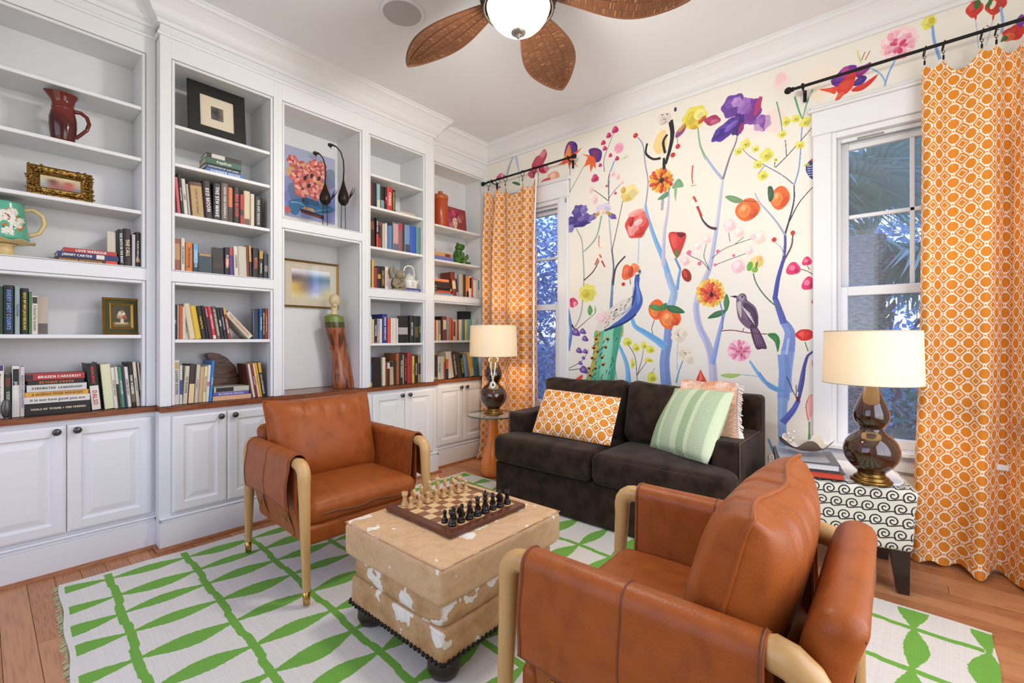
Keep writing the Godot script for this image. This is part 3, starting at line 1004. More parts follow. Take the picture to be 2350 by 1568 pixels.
func sofa_group() -> void:
	wob.seed = 3
	wob.frequency = 0.01
	wob.fractal_octaves = 3
	var V: Material = M.velvet
	var o := thing("velvet_sofa", "dark brown velvet two-seat sofa in front of the mural", "sofa", Vector3(-1.445, 0, -2.75))
	part("base", Shape.new().soft(Vector3(0, 0.145, -0.005), Vector3(1.58, 0.25, 0.70), 0.02, 4), V, o)
	part("back", Shape.new().soft(Vector3(0, 0.535, -0.31), Vector3(1.585, 0.54, 0.13), 0.03, 4), V, o)
	for sg in [-1.0, 1.0]:
		var arm := part("arm", Shape.new().soft(Vector3(sg * 0.718, 0.435, -0.055), Vector3(0.15, 0.335, 0.50), 0.022, 4), V, o)
		part("piping", Shape.new().tube([Vector3(sg * 0.79, 0.28, 0.193), Vector3(sg * 0.79, 0.585, 0.193), Vector3(sg * 0.787, 0.598, 0.19), Vector3(sg * 0.787, 0.6, -0.25)], 0.004, 6), M.velvet_piping, arm)
		# seat cushion, its front corner wrapping the arm
		var cw := 0.79
		var seat := part("seat_cushion", Shape.new().soft(Vector3(sg * 0.399, 0.364, 0.085), Vector3(cw, 0.185, 0.57), 0.045, 14, func(p):
			var q: Vector3 = p
			var back: float = smoothstep(0.12, 0.06, p.z)
			if p.x * sg > 0: q.x = p.x * (1.0 - back * 0.385)
			var dome: float = (1.0 - pow(absf(p.x) / (cw * 0.5), 2.0)) * (1.0 - pow(absf(p.z) / 0.285, 2.0))
			if p.y > 0: q.y += 0.022 * dome
			q.z += 0.012 * (1.0 - pow(absf(p.x) / (cw * 0.5), 2.0)) * (1.0 if p.z > 0.1 else 0.0)
			q += Vector3(0, nz(p + Vector3(sg, 0, 0), 0.03) * 0.012, 0)
			return q), V, o)
		var pp := []
		for i in 21:
			var a := lerpf(-1.0, 1.0, i / 20.0)
			var ex := 0.385 * a
			pp.append(Vector3(sg * 0.399 + ex, 0.438 - 0.012 * pow(absf(a), 8.0), 0.085 + 0.272 + 0.012 * (1.0 - a * a) - 0.03 * pow(absf(a), 10.0)))
		part("piping", Shape.new().tube(pp, 0.0045, 6), M.velvet_piping, seat)
		var bc := part("back_cushion", Shape.new().soft(Vector3.ZERO, Vector3(0.655, 0.42, 0.20), 0.07, 16, func(p):
			var q: Vector3 = p
			var dx: float = 1.0 - pow(absf(p.x) / 0.33, 2.0)
			var dy: float = 1.0 - pow(absf(p.y) / 0.21, 2.0)
			q.z += signf(p.z) * 0.045 * maxf(0.0, dx * dy)
			var topw: float = smoothstep(0.06, 0.2, p.y)
			q.y -= 0.022 * maxf(0.0, dx) * topw
			q.z += topw * 0.02 * sin(p.x * 38.0 + sg) * nz(Vector3(p.x, 0, 0), 0.05, 2.0) * 2.2
			q.x *= 1.0 + 0.03 * topw
			return q), V, o)
		bc.position = Vector3(sg * 0.336, 0.65, -0.145)
		bc.rotation = Vector3(-0.2, -sg * 0.02, sg * -0.015)
		var wp := []
		for i in 31:
			var a := lerpf(-1.0, 1.0, i / 30.0)
			wp.append(Vector3(0.315 * a * 1.03, 0.196 - 0.02 * (1.0 - a * a) - 0.03 * pow(absf(a), 10.0), 0.075))
		part("piping", Shape.new().tube(wp, 0.0045, 6), M.velvet_piping, bc)
	# orange lattice pillow
	var tex := lattice_tile()
	var lm := mat("lattice_cloth", Color.WHITE, 0.8)
	lm.albedo_texture = tex
	lm.uv1_scale = Vector3(7.2, 4.0, 1)
	var ck := mat("lattice_curtain", Color.WHITE, 0.8)
	ck.albedo_texture = tex
	ck.backlight_enabled = true
	ck.backlight = Color(0.45, 0.42, 0.38)
	var p1 := thing("lattice_pillow", "orange and white lattice lumbar pillow on sofa's left seat", "pillow", Vector3(-1.707, 0.622, -2.64))
	p1.rotation = Vector3(-0.55, 0.2, -0.06)
	part("pillow_cover", pillow(0.56, 0.335, 0.14, 0.012, 1.0), lm, p1)
	# green herringbone pillow leaning in the right corner
	var him := Image.create(256, 256, false, Image.FORMAT_RGBA8)
	var pale := hexc("d9e3c6")
	for j in 256:
		for i in 256:
			var c := pale
			var x := fposmod(i / 256.0 * 2.0, 1.0)
			var strong := 1.0 if (x > 0.08 and x < 0.34) else (0.62 if (x > 0.46 and x < 0.86) else 0.0)
			if strong > 0.0:
				var zig := absf(fposmod(i / 26.0, 1.0) - 0.5) * 26.0
				if fposmod(j + zig, 10.0) < 4.6: c = pale.lerp(hexc("7d9c74"), strong)
				else: c = pale.lerp(hexc("c3d6ac"), strong)
			elif fposmod(j, 4.0) < 1.5: c = pale.lerp(hexc("c2d4a4"), 0.8)
			him.set_pixel(i, j, c)
	var gm := mat("green_herringbone", Color.WHITE, 0.9)
	gm.albedo_texture = ImageTexture.create_from_image(him)
	gm.uv1_scale = Vector3(1.0, 1.6, 1)
	var p2 := thing("herringbone_pillow", "pale green herringbone pillow leaning in the sofa's right corner", "pillow", Vector3(-0.965, 0.658, -2.705))
	p2.rotation = Vector3(-0.5, -0.5, 0.04)
	part("pillow_cover", pillow(0.47, 0.42, 0.14, 0.016, 7.0, 26), gm, p2)
	# fringed peach throw folded over the back cushion
	var tw := mat("throw_weave", hexc("ead3c4"), 0.95)
	tw.albedo_texture = noise_tex(0.02, 2, [[0.3, Color(0.95, 0.75, 0.6)], [0.5, Color(1, 1, 1)], [0.75, Color(0.96, 0.82, 0.7)]], 256, 0.0, 33)
	triplanar(tw, Vector3(1.5, 30, 1.5))
	bumpy(tw, noise_tex(0.08, 2, [], 256, 6.0, 34), 0.8)
	var t := thing("throw_blanket", "peach and white fringed throw folded behind the green pillow", "blanket", Vector3(-0.905, 0.012, -2.815))
	part("folded_cloth", Shape.new().grid(func(u, v):
		var x: float = lerpf(-0.165, 0.155, u)
		var t2: float = v
		var path := [Vector2(-0.17, 0.70), Vector2(-0.155, 0.83), Vector2(-0.12, 0.868), Vector2(-0.05, 0.872), Vector2(0.0, 0.85), Vector2(0.06, 0.76), Vector2(0.10, 0.66), Vector2(0.125, 0.585)]
		var f: float = t2 * (path.size() - 1)
		var i: int = mini(int(f), path.size() - 2)
		var q: Vector2 = path[i].lerp(path[i + 1], f - i)
		return Vector3(x + 0.05 * t2 * t2, q.y + 0.006 * sin(u * 9.0 + t2 * 5.0), q.x + 0.006 * sin(u * 14.0 + 1.0)), 24, 28), tw, t)
	var fr := Shape.new()
	var rng := RandomNumberGenerator.new()
	rng.seed = 9
	mat("throw_yarn", hexc("f0e4dc"), 0.95)
	for i in 34:
		var f := i / 33.0
		var yy := lerpf(0.87, 0.575, f)
		var zz := lerpf(-0.03, 0.13, f)
		var a := Vector3(0.155 + 0.05 * f * f, yy, zz)
		fr.tube([a, a + Vector3(0.018, -0.004, 0.006), a + Vector3(0.036 + rng.randf() * 0.01, -0.016 - rng.randf() * 0.012, 0.004)], [0.0045, 0.004, 0.003], 5)
	for i in 26:
		var a := Vector3(lerpf(-0.12, 0.2, i / 25.0), 0.588, 0.126)
		fr.tube([a, a + Vector3(0.002, -0.02, 0.004), a + Vector3(rng.randf_range(-0.008, 0.008), -0.04, 0.006)], [0.0045, 0.004, 0.003], 5)
	part("fringe", fr, M.throw_yarn, t).set_meta("kind", "stuff")

# ---------- leather armchairs, front towards local +z
func armchair(label: String, at: Vector3, turn: float, sd: float) -> void:
	var o := thing("leather_armchair", label, "armchair", at, turn, "leather armchairs facing each other")
	var L: Material = M.leather
	var W := 0.3165
	var ya := 0.588
	for sg in [-1.0, 1.0]:
		# one bent wooden frame a side: front leg, arm, rear leg
		var pts := []
		var rad := []
		var add := func(p, r):
			pts.append(p); rad.append(r)
		for k in 7: add.call(Vector3(0, 0.06 + k * 0.075, 0.3525 - 0.004 * k), lerpf(0.0155, 0.0255, k / 6.0))
		for k in 5:
			var a := k / 4.0 * PI / 2
			add.call(Vector3(0, ya - 0.045 + 0.045 * sin(a), 0.328 - 0.045 * (1.0 - cos(a))), 0.0275)
		for k in 7: add.call(Vector3(0, ya + 0.002 * k, lerpf(0.235, -0.245, k / 6.0)), 0.0225)
		for k in 5:
			var a := k / 4.0 * PI / 2
			add.call(Vector3(0, ya + 0.012 - 0.075 * (1.0 - cos(a)), -0.262 - 0.07 * sin(a)), 0.031)
		for k in 7: add.call(Vector3(0, lerpf(0.50, 0.06, k / 6.0), lerpf(-0.334, -0.3525, k / 6.0)), lerpf(0.03, 0.0155, k / 6.0))
		var fr := part("wood_frame", Shape.new().tube(pts, rad, 14), M.chair_wood, o, Vector3(sg * W, 0, 0))
		for zz in [0.3525, -0.3525]:
			part("brass_cap", Shape.new().lathe([Vector2(0, 0.011), Vector2(0.0135, 0.011), Vector2(0.0165, 0.065), Vector2(0.0, 0.066)], 16, Vector3(0, 0, zz)), M.brass, fr)
		# leather wrap over the arm with a flap outside
		var th := 0.0035
		var prof := []
		for k in 5: prof.append(Vector2(-0.034 - 0.003 * (4 - k), lerpf(0.34, 0.57, k / 4.0)))
		for k in 9:
			var a := lerpf(PI, 0.0, k / 8.0)
			prof.append(Vector2(cos(a) * 0.036, ya + 0.004 + sin(a) * 0.034))
		for k in 6: prof.append(Vector2(0.036 + 0.014 * sin(k / 5.0 * 2.4), lerpf(0.57, 0.405, k / 5.0)))
		var np := prof.size()
		var wrap := func(u, v, off):
			var i: int = roundi(v * (np - 1))
			var d: Vector2 = (prof[mini(i + 1, np - 1)] - prof[maxi(i - 1, 0)]).normalized()
			var q: Vector2 = prof[i] + Vector2(-d.y, d.x) * off
			var zz: float = lerpf(-0.255, 0.262, u)
			var low: float = smoothstep(0.5, 0.36, q.y)
			var wave: float = nz(Vector3(zz, q.y, sg), 0.05, sd) * 0.012 * low + nz(Vector3(zz, q.y, sg), 0.12, sd + 4.0) * 0.004
			if i > np - 6: q.y += low * (0.018 * sin(zz * 7.0 + sd) - 0.03 * u)
			return Vector3(sg * (q.x + wave), q.y, zz + low * 0.006 * sin(q.y * 40.0))
		var s := Shape.new()
		s.grid(func(u, v): return wrap.call(u, v, th), 22, np - 1, sg < 0)
		s.grid(func(u, v): return wrap.call(u, v, -0.001), 22, np - 1, sg > 0)
		for e in [0.0, 1.0]:
			s.grid(func(u, v): return wrap.call(e, u, lerpf(-0.001, th, v)), np - 1, 1)
			s.grid(func(u, v): return wrap.call(u, e, lerpf(-0.001, th, v)), 22, 1)
		var wr := part("arm_wrap", s, L, o, Vector3(sg * W, 0, 0))
		for e in [0.0, 1.0]:
			var sp := []
			for k in np: sp.append(wrap.call(0.012 if e == 0.0 else 0.985, k / float(np - 1), th))
			part("edge_seam", Shape.new().tube(sp, 0.003, 6), M.leather_seam, wr)
		var hem := []
		for k in 23: hem.append(wrap.call(k / 22.0, 1.0, th * 0.5))
		part("hem", Shape.new().tube(hem, 0.0034, 6), M.leather_seam, wr)
		var ms := []
		for k in range(4, np): ms.append(wrap.call(0.5, k / float(np - 1), th))
		part("centre_seam", Shape.new().tube(ms, 0.0022, 6), M.leather_seam, wr)
		# side panel hanging inside the flap, straps and buckles
		part("side_panel", Shape.new().soft(Vector3(sg * (W - 0.0), 0.40, 0.0), Vector3(0.016, 0.33, 0.50), 0.007, 8, func(p):
			var q: Vector3 = p
			q.x += nz(p + Vector3(0, 0, sg), 0.05, sd + 9.0) * 0.006 - sg * smoothstep(0.0, -0.165, p.y) * 0.03
			return q), L, o)
		for zz in [0.17, -0.13]:
			var sx: float = sg * (W + 0.012)
			var st := part("strap", Shape.new().grid(func(u, v): return Vector3(sx - sg * 0.03 * smoothstep(0.3, 0.9, v), lerpf(0.42, 0.235, v), zz + (u - 0.5) * 0.028), 2, 8, sg > 0), L, o)
			var by := 0.335
			var bu := Shape.new()
			bu.x = Transform3D(Basis(Vector3(0, 0, 1), Vector3(0, 1, 0), Vector3(sg, 0, 0)), Vector3(sx + sg * 0.002, by, zz))
			bu.tube([Vector3(-0.018, -0.012, 0.004), Vector3(0.018, -0.012, 0.004), Vector3(0.018, 0.012, 0.004), Vector3(-0.018, 0.012, 0.004), Vector3(-0.018, -0.013, 0.004)], 0.0024, 6)
			bu.tube([Vector3(0, 0.012, 0.004), Vector3(0, -0.013, 0.007)], 0.0018, 5)
			part("buckle", bu, M.brass, st)
	# seat box, front apron, cushions, back
	part("seat_frame", Shape.new().soft(Vector3(0, 0.272, 0.0), Vector3(0.585, 0.075, 0.56), 0.016, 6), L, o)
	part("front_rail", Shape.new().soft(Vector3(0, 0.27, 0.282), Vector3(0.60, 0.085, 0.05), 0.018, 6), L, o)
	var seat := part("seat_cushion", Shape.new().soft(Vector3(0, 0.362, 0.03), Vector3(0.575, 0.105, 0.56), 0.045, 20, func(p):
		var q: Vector3 = p
		var dx: float = 1.0 - pow(absf(p.x) / 0.29, 3.0)
		var dz: float = 1.0 - pow(absf(p.z) / 0.285, 3.0)
		q.y += signf(p.y) * 0.018 * maxf(0.0, dx * dz)
		var rim: float = smoothstep(0.19, 0.27, maxf(absf(p.x), absf(p.z)))
		q.y += rim * nz(p, 0.11, sd + 2.0) * 0.012
		return q), L, o)
	var wp := []
	for i in 65:
		var a := TAU * i / 64.0
		var c := Vector2(cos(a), sin(a))
		var k := 1.0 / pow(pow(absf(c.x), 8.0) + pow(absf(c.y), 8.0), 1.0 / 8.0)
		wp.append(Vector3(c.x * k * 0.29, 0.35 + 0.006 * sin(i * 0.9 + sd), 0.03 + c.y * k * 0.283))
	part("welt", Shape.new().tube(wp, 0.005, 6, false), M.leather_seam, seat)
	var bk := part("backrest", Shape.new().soft(Vector3.ZERO, Vector3(0.55, 0.47, 0.085), 0.04, 10, func(p):
		var q: Vector3 = p
		var up: float = smoothstep(0.12, 0.235, p.y)
		q.z -= 0.018 * up
		q.y += nz(p, 0.06, sd) * 0.005
		return q, 5), L, o)
	bk.position = Vector3(0, 0.445, -0.315)
	bk.rotation.x = -0.10
	for sg in [-1.0, 1.0]:
		part("back_seam", Shape.new().tube([Vector3(sg * 0.20, 0.19, -0.042), Vector3(sg * 0.21, 0.10, -0.0435), Vector3(sg * 0.21, -0.2, -0.0435)], 0.0022, 6), M.leather_seam, bk)
	part("back_seam", Shape.new().tube([Vector3(-0.255, 0.198, -0.05), Vector3(0, 0.202, -0.056), Vector3(0.255, 0.198, -0.05)], 0.003, 6), M.leather_seam, bk)
	# loose back cushion
	var bc := Node3D.new()
	bc.name = "back_cushion"
	o.add_child(bc)
	bc.position = Vector3(0, 0.598, -0.165)
	bc.rotation.x = -0.25
	var cw := 0.585
	var ch := 0.44
	var cs := Shape.new()
	var shape := func(u, v, sg):
		var a: float = u * 2.0 - 1.0
		var b: float = v * 2.0 - 1.0
		var dome: float = pow(maxf(0.0, (1.0 - pow(absf(a), 3.0)) * (1.0 - pow(absf(b), 3.0))), 0.42)
		var p := Vector3(a * cw * 0.5 * (1.0 - 0.045 * (1.0 - b * b)), b * ch * 0.5 * (1.0 - 0.06 * (1.0 - a * a)), 0)
		var rim: float = maxf(absf(a), absf(b))
		var pl: float = 0.0
		for q in [[-0.42, 0.035, 0.9], [-0.1, 0.03, 1.0], [0.22, 0.028, 0.8], [0.55, 0.035, 0.7]]: pl += exp(-pow((a - q[0] - 0.1 * (1.0 - b)) / q[1], 2.0)) * q[2]
		pl *= smoothstep(0.25, 0.85, b) * smoothstep(1.0, 0.93, b)
		p.z = sg * (0.105 * dome + (0.003 if rim < 0.99 else 0.0))
		p.z += sg * (nz(p + Vector3(0, 0, sg), 0.045, sd + 5.0) * 0.018 * dome - pl * 0.013)
		p.y -= pl * 0.006
		p.z += 0.012 * sin(a * 5.0 + sd) * smoothstep(0.9, 1.0, b)
		return p
	for sg in [1.0, -1.0]: cs.grid(func(u, v): return shape.call(u, v, sg), 40, 34, sg > 0)
	part("cushion_cover", cs, L, bc)
	var tw := []
	for e in 4:
		for i in 16:
			var t := i / 16.0
			var uv: Vector2 = [Vector2(t, 0), Vector2(1, t), Vector2(1.0 - t, 1), Vector2(0, 1.0 - t)][e]
			tw.append(shape.call(uv.x, uv.y, 1.0))
	tw.append(tw[0])
	part("welt", Shape.new().tube(tw, 0.0055, 6, false), L, bc)

func armchairs() -> void:
	armchair("tan leather armchair facing the camera, in front of the white cabinets", Vector3(-2.268, 0.011, -1.228), PI / 2 - 0.03, 1.0)
	armchair("nearest tan leather armchair, its side and back turned to the camera", Vector3(-0.4425, 0.011, -1.198), -PI / 2 + 0.02, 5.0)

# ---------- cowhide ottoman
func ottoman() -> void:
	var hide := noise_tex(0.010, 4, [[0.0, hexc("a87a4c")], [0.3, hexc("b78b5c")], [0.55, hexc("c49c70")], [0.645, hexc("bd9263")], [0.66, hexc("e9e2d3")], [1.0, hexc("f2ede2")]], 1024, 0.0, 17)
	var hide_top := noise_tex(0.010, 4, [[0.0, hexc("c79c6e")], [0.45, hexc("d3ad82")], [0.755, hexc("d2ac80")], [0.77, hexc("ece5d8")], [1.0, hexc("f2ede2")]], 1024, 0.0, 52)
	var hair := noise_tex(0.05, 3, [], 512, 5.0, 19)
	for q in [["hide", hide, Vector3(0.62, 0.62, 0.62)], ["hide_top", hide_top, Vector3(0.6, 0.6, 0.6)]]:
		var m := mat(q[0], Color.WHITE, 0.55)
		m.albedo_texture = q[1]
		bumpy(m, hair, 0.35)
		triplanar(m, q[2])
	M.hide.uv1_offset = Vector3(0.35, 0.1, 0.05)
	var o := thing("cowhide_ottoman", "square tan and white cowhide ottoman carrying the chessboard", "ottoman", Vector3(-1.408, 0.0, -1.278))
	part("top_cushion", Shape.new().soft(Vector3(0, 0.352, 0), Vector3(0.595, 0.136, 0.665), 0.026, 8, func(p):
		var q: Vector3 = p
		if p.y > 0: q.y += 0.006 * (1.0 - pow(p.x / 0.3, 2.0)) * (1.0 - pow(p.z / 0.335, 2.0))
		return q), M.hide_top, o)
	var seam := []
	for c in [Vector2(-1, -1), Vector2(1, -1), Vector2(1, 1), Vector2(-1, 1), Vector2(-1, -1)]: seam.append(Vector3(c.x * 0.291, 0.413, c.y * 0.326))
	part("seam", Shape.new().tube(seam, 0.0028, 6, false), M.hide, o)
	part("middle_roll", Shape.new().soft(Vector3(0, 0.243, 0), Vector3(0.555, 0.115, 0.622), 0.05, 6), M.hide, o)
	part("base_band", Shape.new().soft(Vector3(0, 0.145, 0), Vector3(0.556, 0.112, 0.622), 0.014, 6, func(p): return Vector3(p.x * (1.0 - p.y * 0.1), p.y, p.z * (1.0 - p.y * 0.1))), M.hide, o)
	var nail := Shape.new().ball(Vector3.ZERO, Vector3(0.009, 0.009, 0.006), 10).mesh()
	mat("nail_head", hexc("231c16"), 0.35, 0.6)
	for sd in 4:
		var half := 0.282 if sd % 2 == 0 else 0.315
		var off := 0.316 if sd % 2 == 0 else 0.283
		var n := int(half * 2 / 0.0225)
		for i in n + 1:
			var t := lerpf(-half + 0.008, half - 0.008, float(i) / n)
			var p := Vector3(t, 0.097 + 0.0012 * sin(i * 2.3), off).rotated(Vector3.UP, sd * PI / 2)
			var q := put("nail", nail, M.nail_head, o, p)
			q.rotation.y = sd * PI / 2
	for sx in [-1.0, 1.0]:
		for sz in [-1.0, 1.0]:
			part("bun_foot", Shape.new().lathe([Vector2(0.03, 0.011), Vector2(0.048, 0.018), Vector2(0.058, 0.04), Vector2(0.056, 0.066), Vector2(0.046, 0.084), Vector2(0.03, 0.092), Vector2(0, 0.092)], 24, Vector3(sx * 0.218, 0, sz * 0.25)), M.dark_wood, o)

# ---------- chess
func chess() -> void:
	var cy := 0.4275
	var c := Vector3(-1.443, cy, -1.312)
	var rot := deg_to_rad(-1.2)
	mat("board_mahogany", hexc("5f3320"), 0.28)
	mat("board_dark", hexc("8a5a3e"), 0.28)
	mat("board_light", hexc("dcbb86"), 0.28)
	mat("boxwood", hexc("d0a56e"), 0.35)
	mat("ebony", hexc("17130f"), 0.25)
	mat("felt", hexc("c8b08a"), 0.9)
	var b := thing("chessboard", "wooden chessboard lying on the cowhide ottoman", "chessboard", c, rot)
	part("frame", Shape.new().box(Vector3(0, 0.008, 0), Vector3(0.415, 0.016, 0.415), 0.002), M.board_mahogany, b)
	var sq := Shape.new().box(Vector3.ZERO, Vector3(0.0432, 0.002, 0.0432), 0.0003).mesh()
	for i in 8:
		for j in 8:
			put("square", sq, M.board_light if (i + j) % 2 == 1 else M.board_dark, b, Vector3((i - 3.5) * 0.0434, 0.0158, (j - 3.5) * 0.0434))
	var rk := ["rook", "knight", "bishop", "queen", "king", "bishop", "knight", "rook"]
	var ordw := ["first", "second", "third", "fourth", "fifth", "sixth", "seventh", "eighth"]
	var made := {}
	for side in 2:
		var m: Material = M.boxwood if side == 0 else M.ebony
		var cn := "pale wood" if side == 0 else "black"
		for j in 8:
			for row in 2:
				var kind: String = "pawn" if row == 1 else rk[j]
				var i: int = (row if side == 0 else 7 - row)
				var p := c + Vector3((i - 3.5) * 0.0434, 0.0172, -(j - 3.5) * 0.0434).rotated(Vector3.UP, rot)
				var lab := ""
				if kind == "pawn": lab = "%s chess pawn, %s of its row from the near edge" % [cn, ordw[j]]
				elif kind in ["king", "queen"]: lab = "%s chess %s on the chessboard" % [cn, kind]
				else: lab = "%s chess %s %s" % [cn, kind, "nearer the camera" if j < 4 else "on the far half of the board"]
				var o := thing("chess_" + kind, lab, "chess piece", p, (PI / 2 if side == 0 else -PI / 2), "%s chess pieces" % cn)
				if not made.has(kind): made[kind] = chess_shape(kind)
				put("turned_body", made[kind][0], m, o)
				for k in range(1, made[kind].size()): put(made[kind][k][0], made[kind][k][1], m, o)

func chess_shape(kind: String) -> Array:
	var h: float = {"pawn": 0.049, "rook": 0.058, "knight": 0.058, "bishop": 0.068, "queen": 0.079, "king": 0.09}[kind]
	var r: float = {"pawn": 0.0135, "rook": 0.016, "knight": 0.016, "bishop": 0.016, "queen": 0.017, "king": 0.018}[kind]
	var p := [Vector2(0, 0), Vector2(r, 0), Vector2(r * 1.02, 0.004), Vector2(r * 0.98, 0.008), Vector2(r * 0.8, 0.0105), Vector2(r * 0.86, 0.0125), Vector2(r * 0.6, 0.017)]
	var out := []
	if kind == "pawn":
		p += [Vector2(r * 0.38, h * 0.58), Vector2(r * 0.62, h * 0.62), Vector2(r * 0.35, h * 0.65), Vector2(r * 0.55, h * 0.74), Vector2(r * 0.6, h * 0.83), Vector2(r * 0.42, h * 0.95), Vector2(0, h)]
	elif kind == "rook":
		p += [Vector2(r * 0.52, h * 0.6), Vector2(r * 0.6, h * 0.68), Vector2(r * 0.78, h * 0.74), Vector2(r * 0.8, h * 0.95), Vector2(r * 0.62, h * 0.95), Vector2(r * 0.55, h * 0.86), Vector2(0, h * 0.86)]
	elif kind == "knight":
		p += [Vector2(r * 0.62, 0.02), Vector2(0, 0.021)]
	elif kind == "bishop":
		p += [Vector2(r * 0.36, h * 0.55), Vector2(r * 0.62, h * 0.6), Vector2(r * 0.34, h * 0.64), Vector2(r * 0.55, h * 0.74), Vector2(r * 0.48, h * 0.85), Vector2(r * 0.15, h * 0.93), Vector2(r * 0.2, h * 0.96), Vector2(0, h)]
	elif kind == "queen":
		p += [Vector2(r * 0.36, h * 0.58), Vector2(r * 0.66, h * 0.63), Vector2(r * 0.36, h * 0.67), Vector2(r * 0.45, h * 0.78), Vector2(r * 0.72, h * 0.9), Vector2(r * 0.5, h * 0.91), Vector2(r * 0.2, h * 0.94), Vector2(r * 0.22, h * 0.97), Vector2(0, h)]
	else:
		p += [Vector2(r * 0.36, h * 0.55), Vector2(r * 0.68, h * 0.6), Vector2(r * 0.38, h * 0.64), Vector2(r * 0.42, h * 0.72), Vector2(r * 0.66, h * 0.84), Vector2(r * 0.3, h * 0.88), Vector2(0, h * 0.885)]
	out.append(Shape.new().lathe(p, 18).mesh())
	if kind == "king":
		out.append(["cross", Shape.new().box(Vector3(0, h * 0.94, 0), Vector3(0.004, 0.011, 0.004), 0.0008).box(Vector3(0, h * 0.945, 0), Vector3(0.009, 0.0035, 0.004), 0.0008).mesh()])
	if kind == "rook":
		var s := Shape.new()
		for k in 5:
			var a := TAU * k / 5
			s.x = Transform3D(Basis(Vector3.UP, a), Vector3.ZERO)
			s.box(Vector3(r * 0.7, h * 0.975, 0), Vector3(r * 0.2, h * 0.06, r * 0.6), 0.0005)
		out.append(["battlement", s.mesh()])
	if kind == "knight":
		var o := [Vector2(-0.009, 0.02), Vector2(0.009, 0.02), Vector2(0.006, 0.028), Vector2(0.007, 0.033), Vector2(0.015, 0.031), Vector2(0.0165, 0.036), Vector2(0.012, 0.045), Vector2(0.006, 0.0505), Vector2(0.004, 0.056), Vector2(0.0005, 0.0515), Vector2(-0.007, 0.047), Vector2(-0.011, 0.037), Vector2(-0.0095, 0.028)]
		var s := Shape.new()
		s.x = Transform3D(Basis(Vector3(0, 0, 1), Vector3(0, 1, 0), Vector3(-1, 0, 0)), Vector3.ZERO)
		var oo := Array(round_poly(PackedVector2Array(o), 3)).map(func(q): return Vector2(q.x * 1.12, 0.02 + (q.y - 0.02) * 1.12))
		s.prism(oo, -0.0052, 0.0052)
		s.prism(oo.map(func(q): return Vector2(q.x * 0.82, 0.036 + (q.y - 0.036) * 0.86)), -0.0072, 0.0072)
		out.append(["horse_head", s.mesh()])
	return out

# ---------- side tables and lamps
func gourd_lamp(label: String, at: Vector3, k: float, energy: float) -> Node3D:
	var o := thing("gourd_lamp", label, "table lamp", at, 0.0, "brown double-gourd table lamps")
	var q := func(list): return list.map(func(p): return p * k if p != null else null)
	part("brass_base", Shape.new().lathe(q.call([Vector2(0, 0), Vector2(0.084, 0), Vector2(0.085, 0.009), Vector2(0.08, 0.013), null, Vector2(0.07, 0.016), Vector2(0.071, 0.024), Vector2(0.062, 0.03), null, Vector2(0.056, 0.034), Vector2(0.055, 0.046), Vector2(0.0, 0.046)]), 36), M.old_brass, o)
	var prof := [[0.054, 0.045], [0.066, 0.058], [0.088, 0.082], [0.106, 0.11], [0.115, 0.14], [0.114, 0.166], [0.104, 0.196], [0.084, 0.222], [0.062, 0.24], [0.05, 0.252], [0.0475, 0.26], [0.05, 0.268], [0.06, 0.28], [0.069, 0.297], [0.074, 0.318], [0.072, 0.342], [0.063, 0.37], [0.051, 0.398], [0.04, 0.425], [0.031, 0.45], [0.026, 0.468], [0.022, 0.476], [0.0, 0.477]].map(func(a): return Vector2(a[0], a[1]) * k)
	part("ceramic_body", Shape.new().lathe(prof, 40), M.brown_glaze, o)
	part("socket", Shape.new().lathe(q.call([Vector2(0.012, 0.476), Vector2(0.014, 0.50), Vector2(0.014, 0.545), Vector2(0, 0.546)]), 16), M.brass, o)
	var sh := Shape.new()
	var r0 := 0.2 * k
	var r1 := 0.193 * k
	sh.lathe([Vector2(r0, 0.482 * k), Vector2(r1, 0.738 * k)], 48)
	sh.lathe([Vector2(r1 - 0.002, 0.738 * k), Vector2(r0 - 0.002, 0.482 * k)], 48)
	sh.lathe([Vector2(r1, 0.738 * k), Vector2(r1 - 0.002, 0.738 * k)], 48)
	sh.lathe([Vector2(r0 - 0.002, 0.482 * k), Vector2(r0, 0.482 * k)], 48)
	var shade := part("lamp_shade", sh, M.shade_cloth, o)
	for y in [0.482 * k, 0.738 * k]:
		var ring := []
		var rr := r0 if y < 0.6 * k else r1
		for i in 41: ring.append(Vector3(cos(TAU * i / 40) * rr, y, sin(TAU * i / 40) * rr))
		part("shade_trim", Shape.new().tube(ring, 0.0018, 6, false), M.shade_trim, shade)
	for i in 3:
		var a := TAU * i / 3 + 0.4
		part("shade_spoke", Shape.new().tube([Vector3(0, 0.71 * k, 0), Vector3(cos(a) * r1, 0.715 * k, sin(a) * r1)], 0.0015, 5), M.brass, shade)
	part("lamp_bulb", Shape.new().ball(Vector3(0, 0.60 * k, 0), Vector3(0.032, 0.042, 0.032), 16), M.bulb_glow, o)
	omni("lamp_light", Vector3(0, 0.60 * k, 0), energy, Color(1.0, 0.87, 0.68), 0.032, o)
	return o

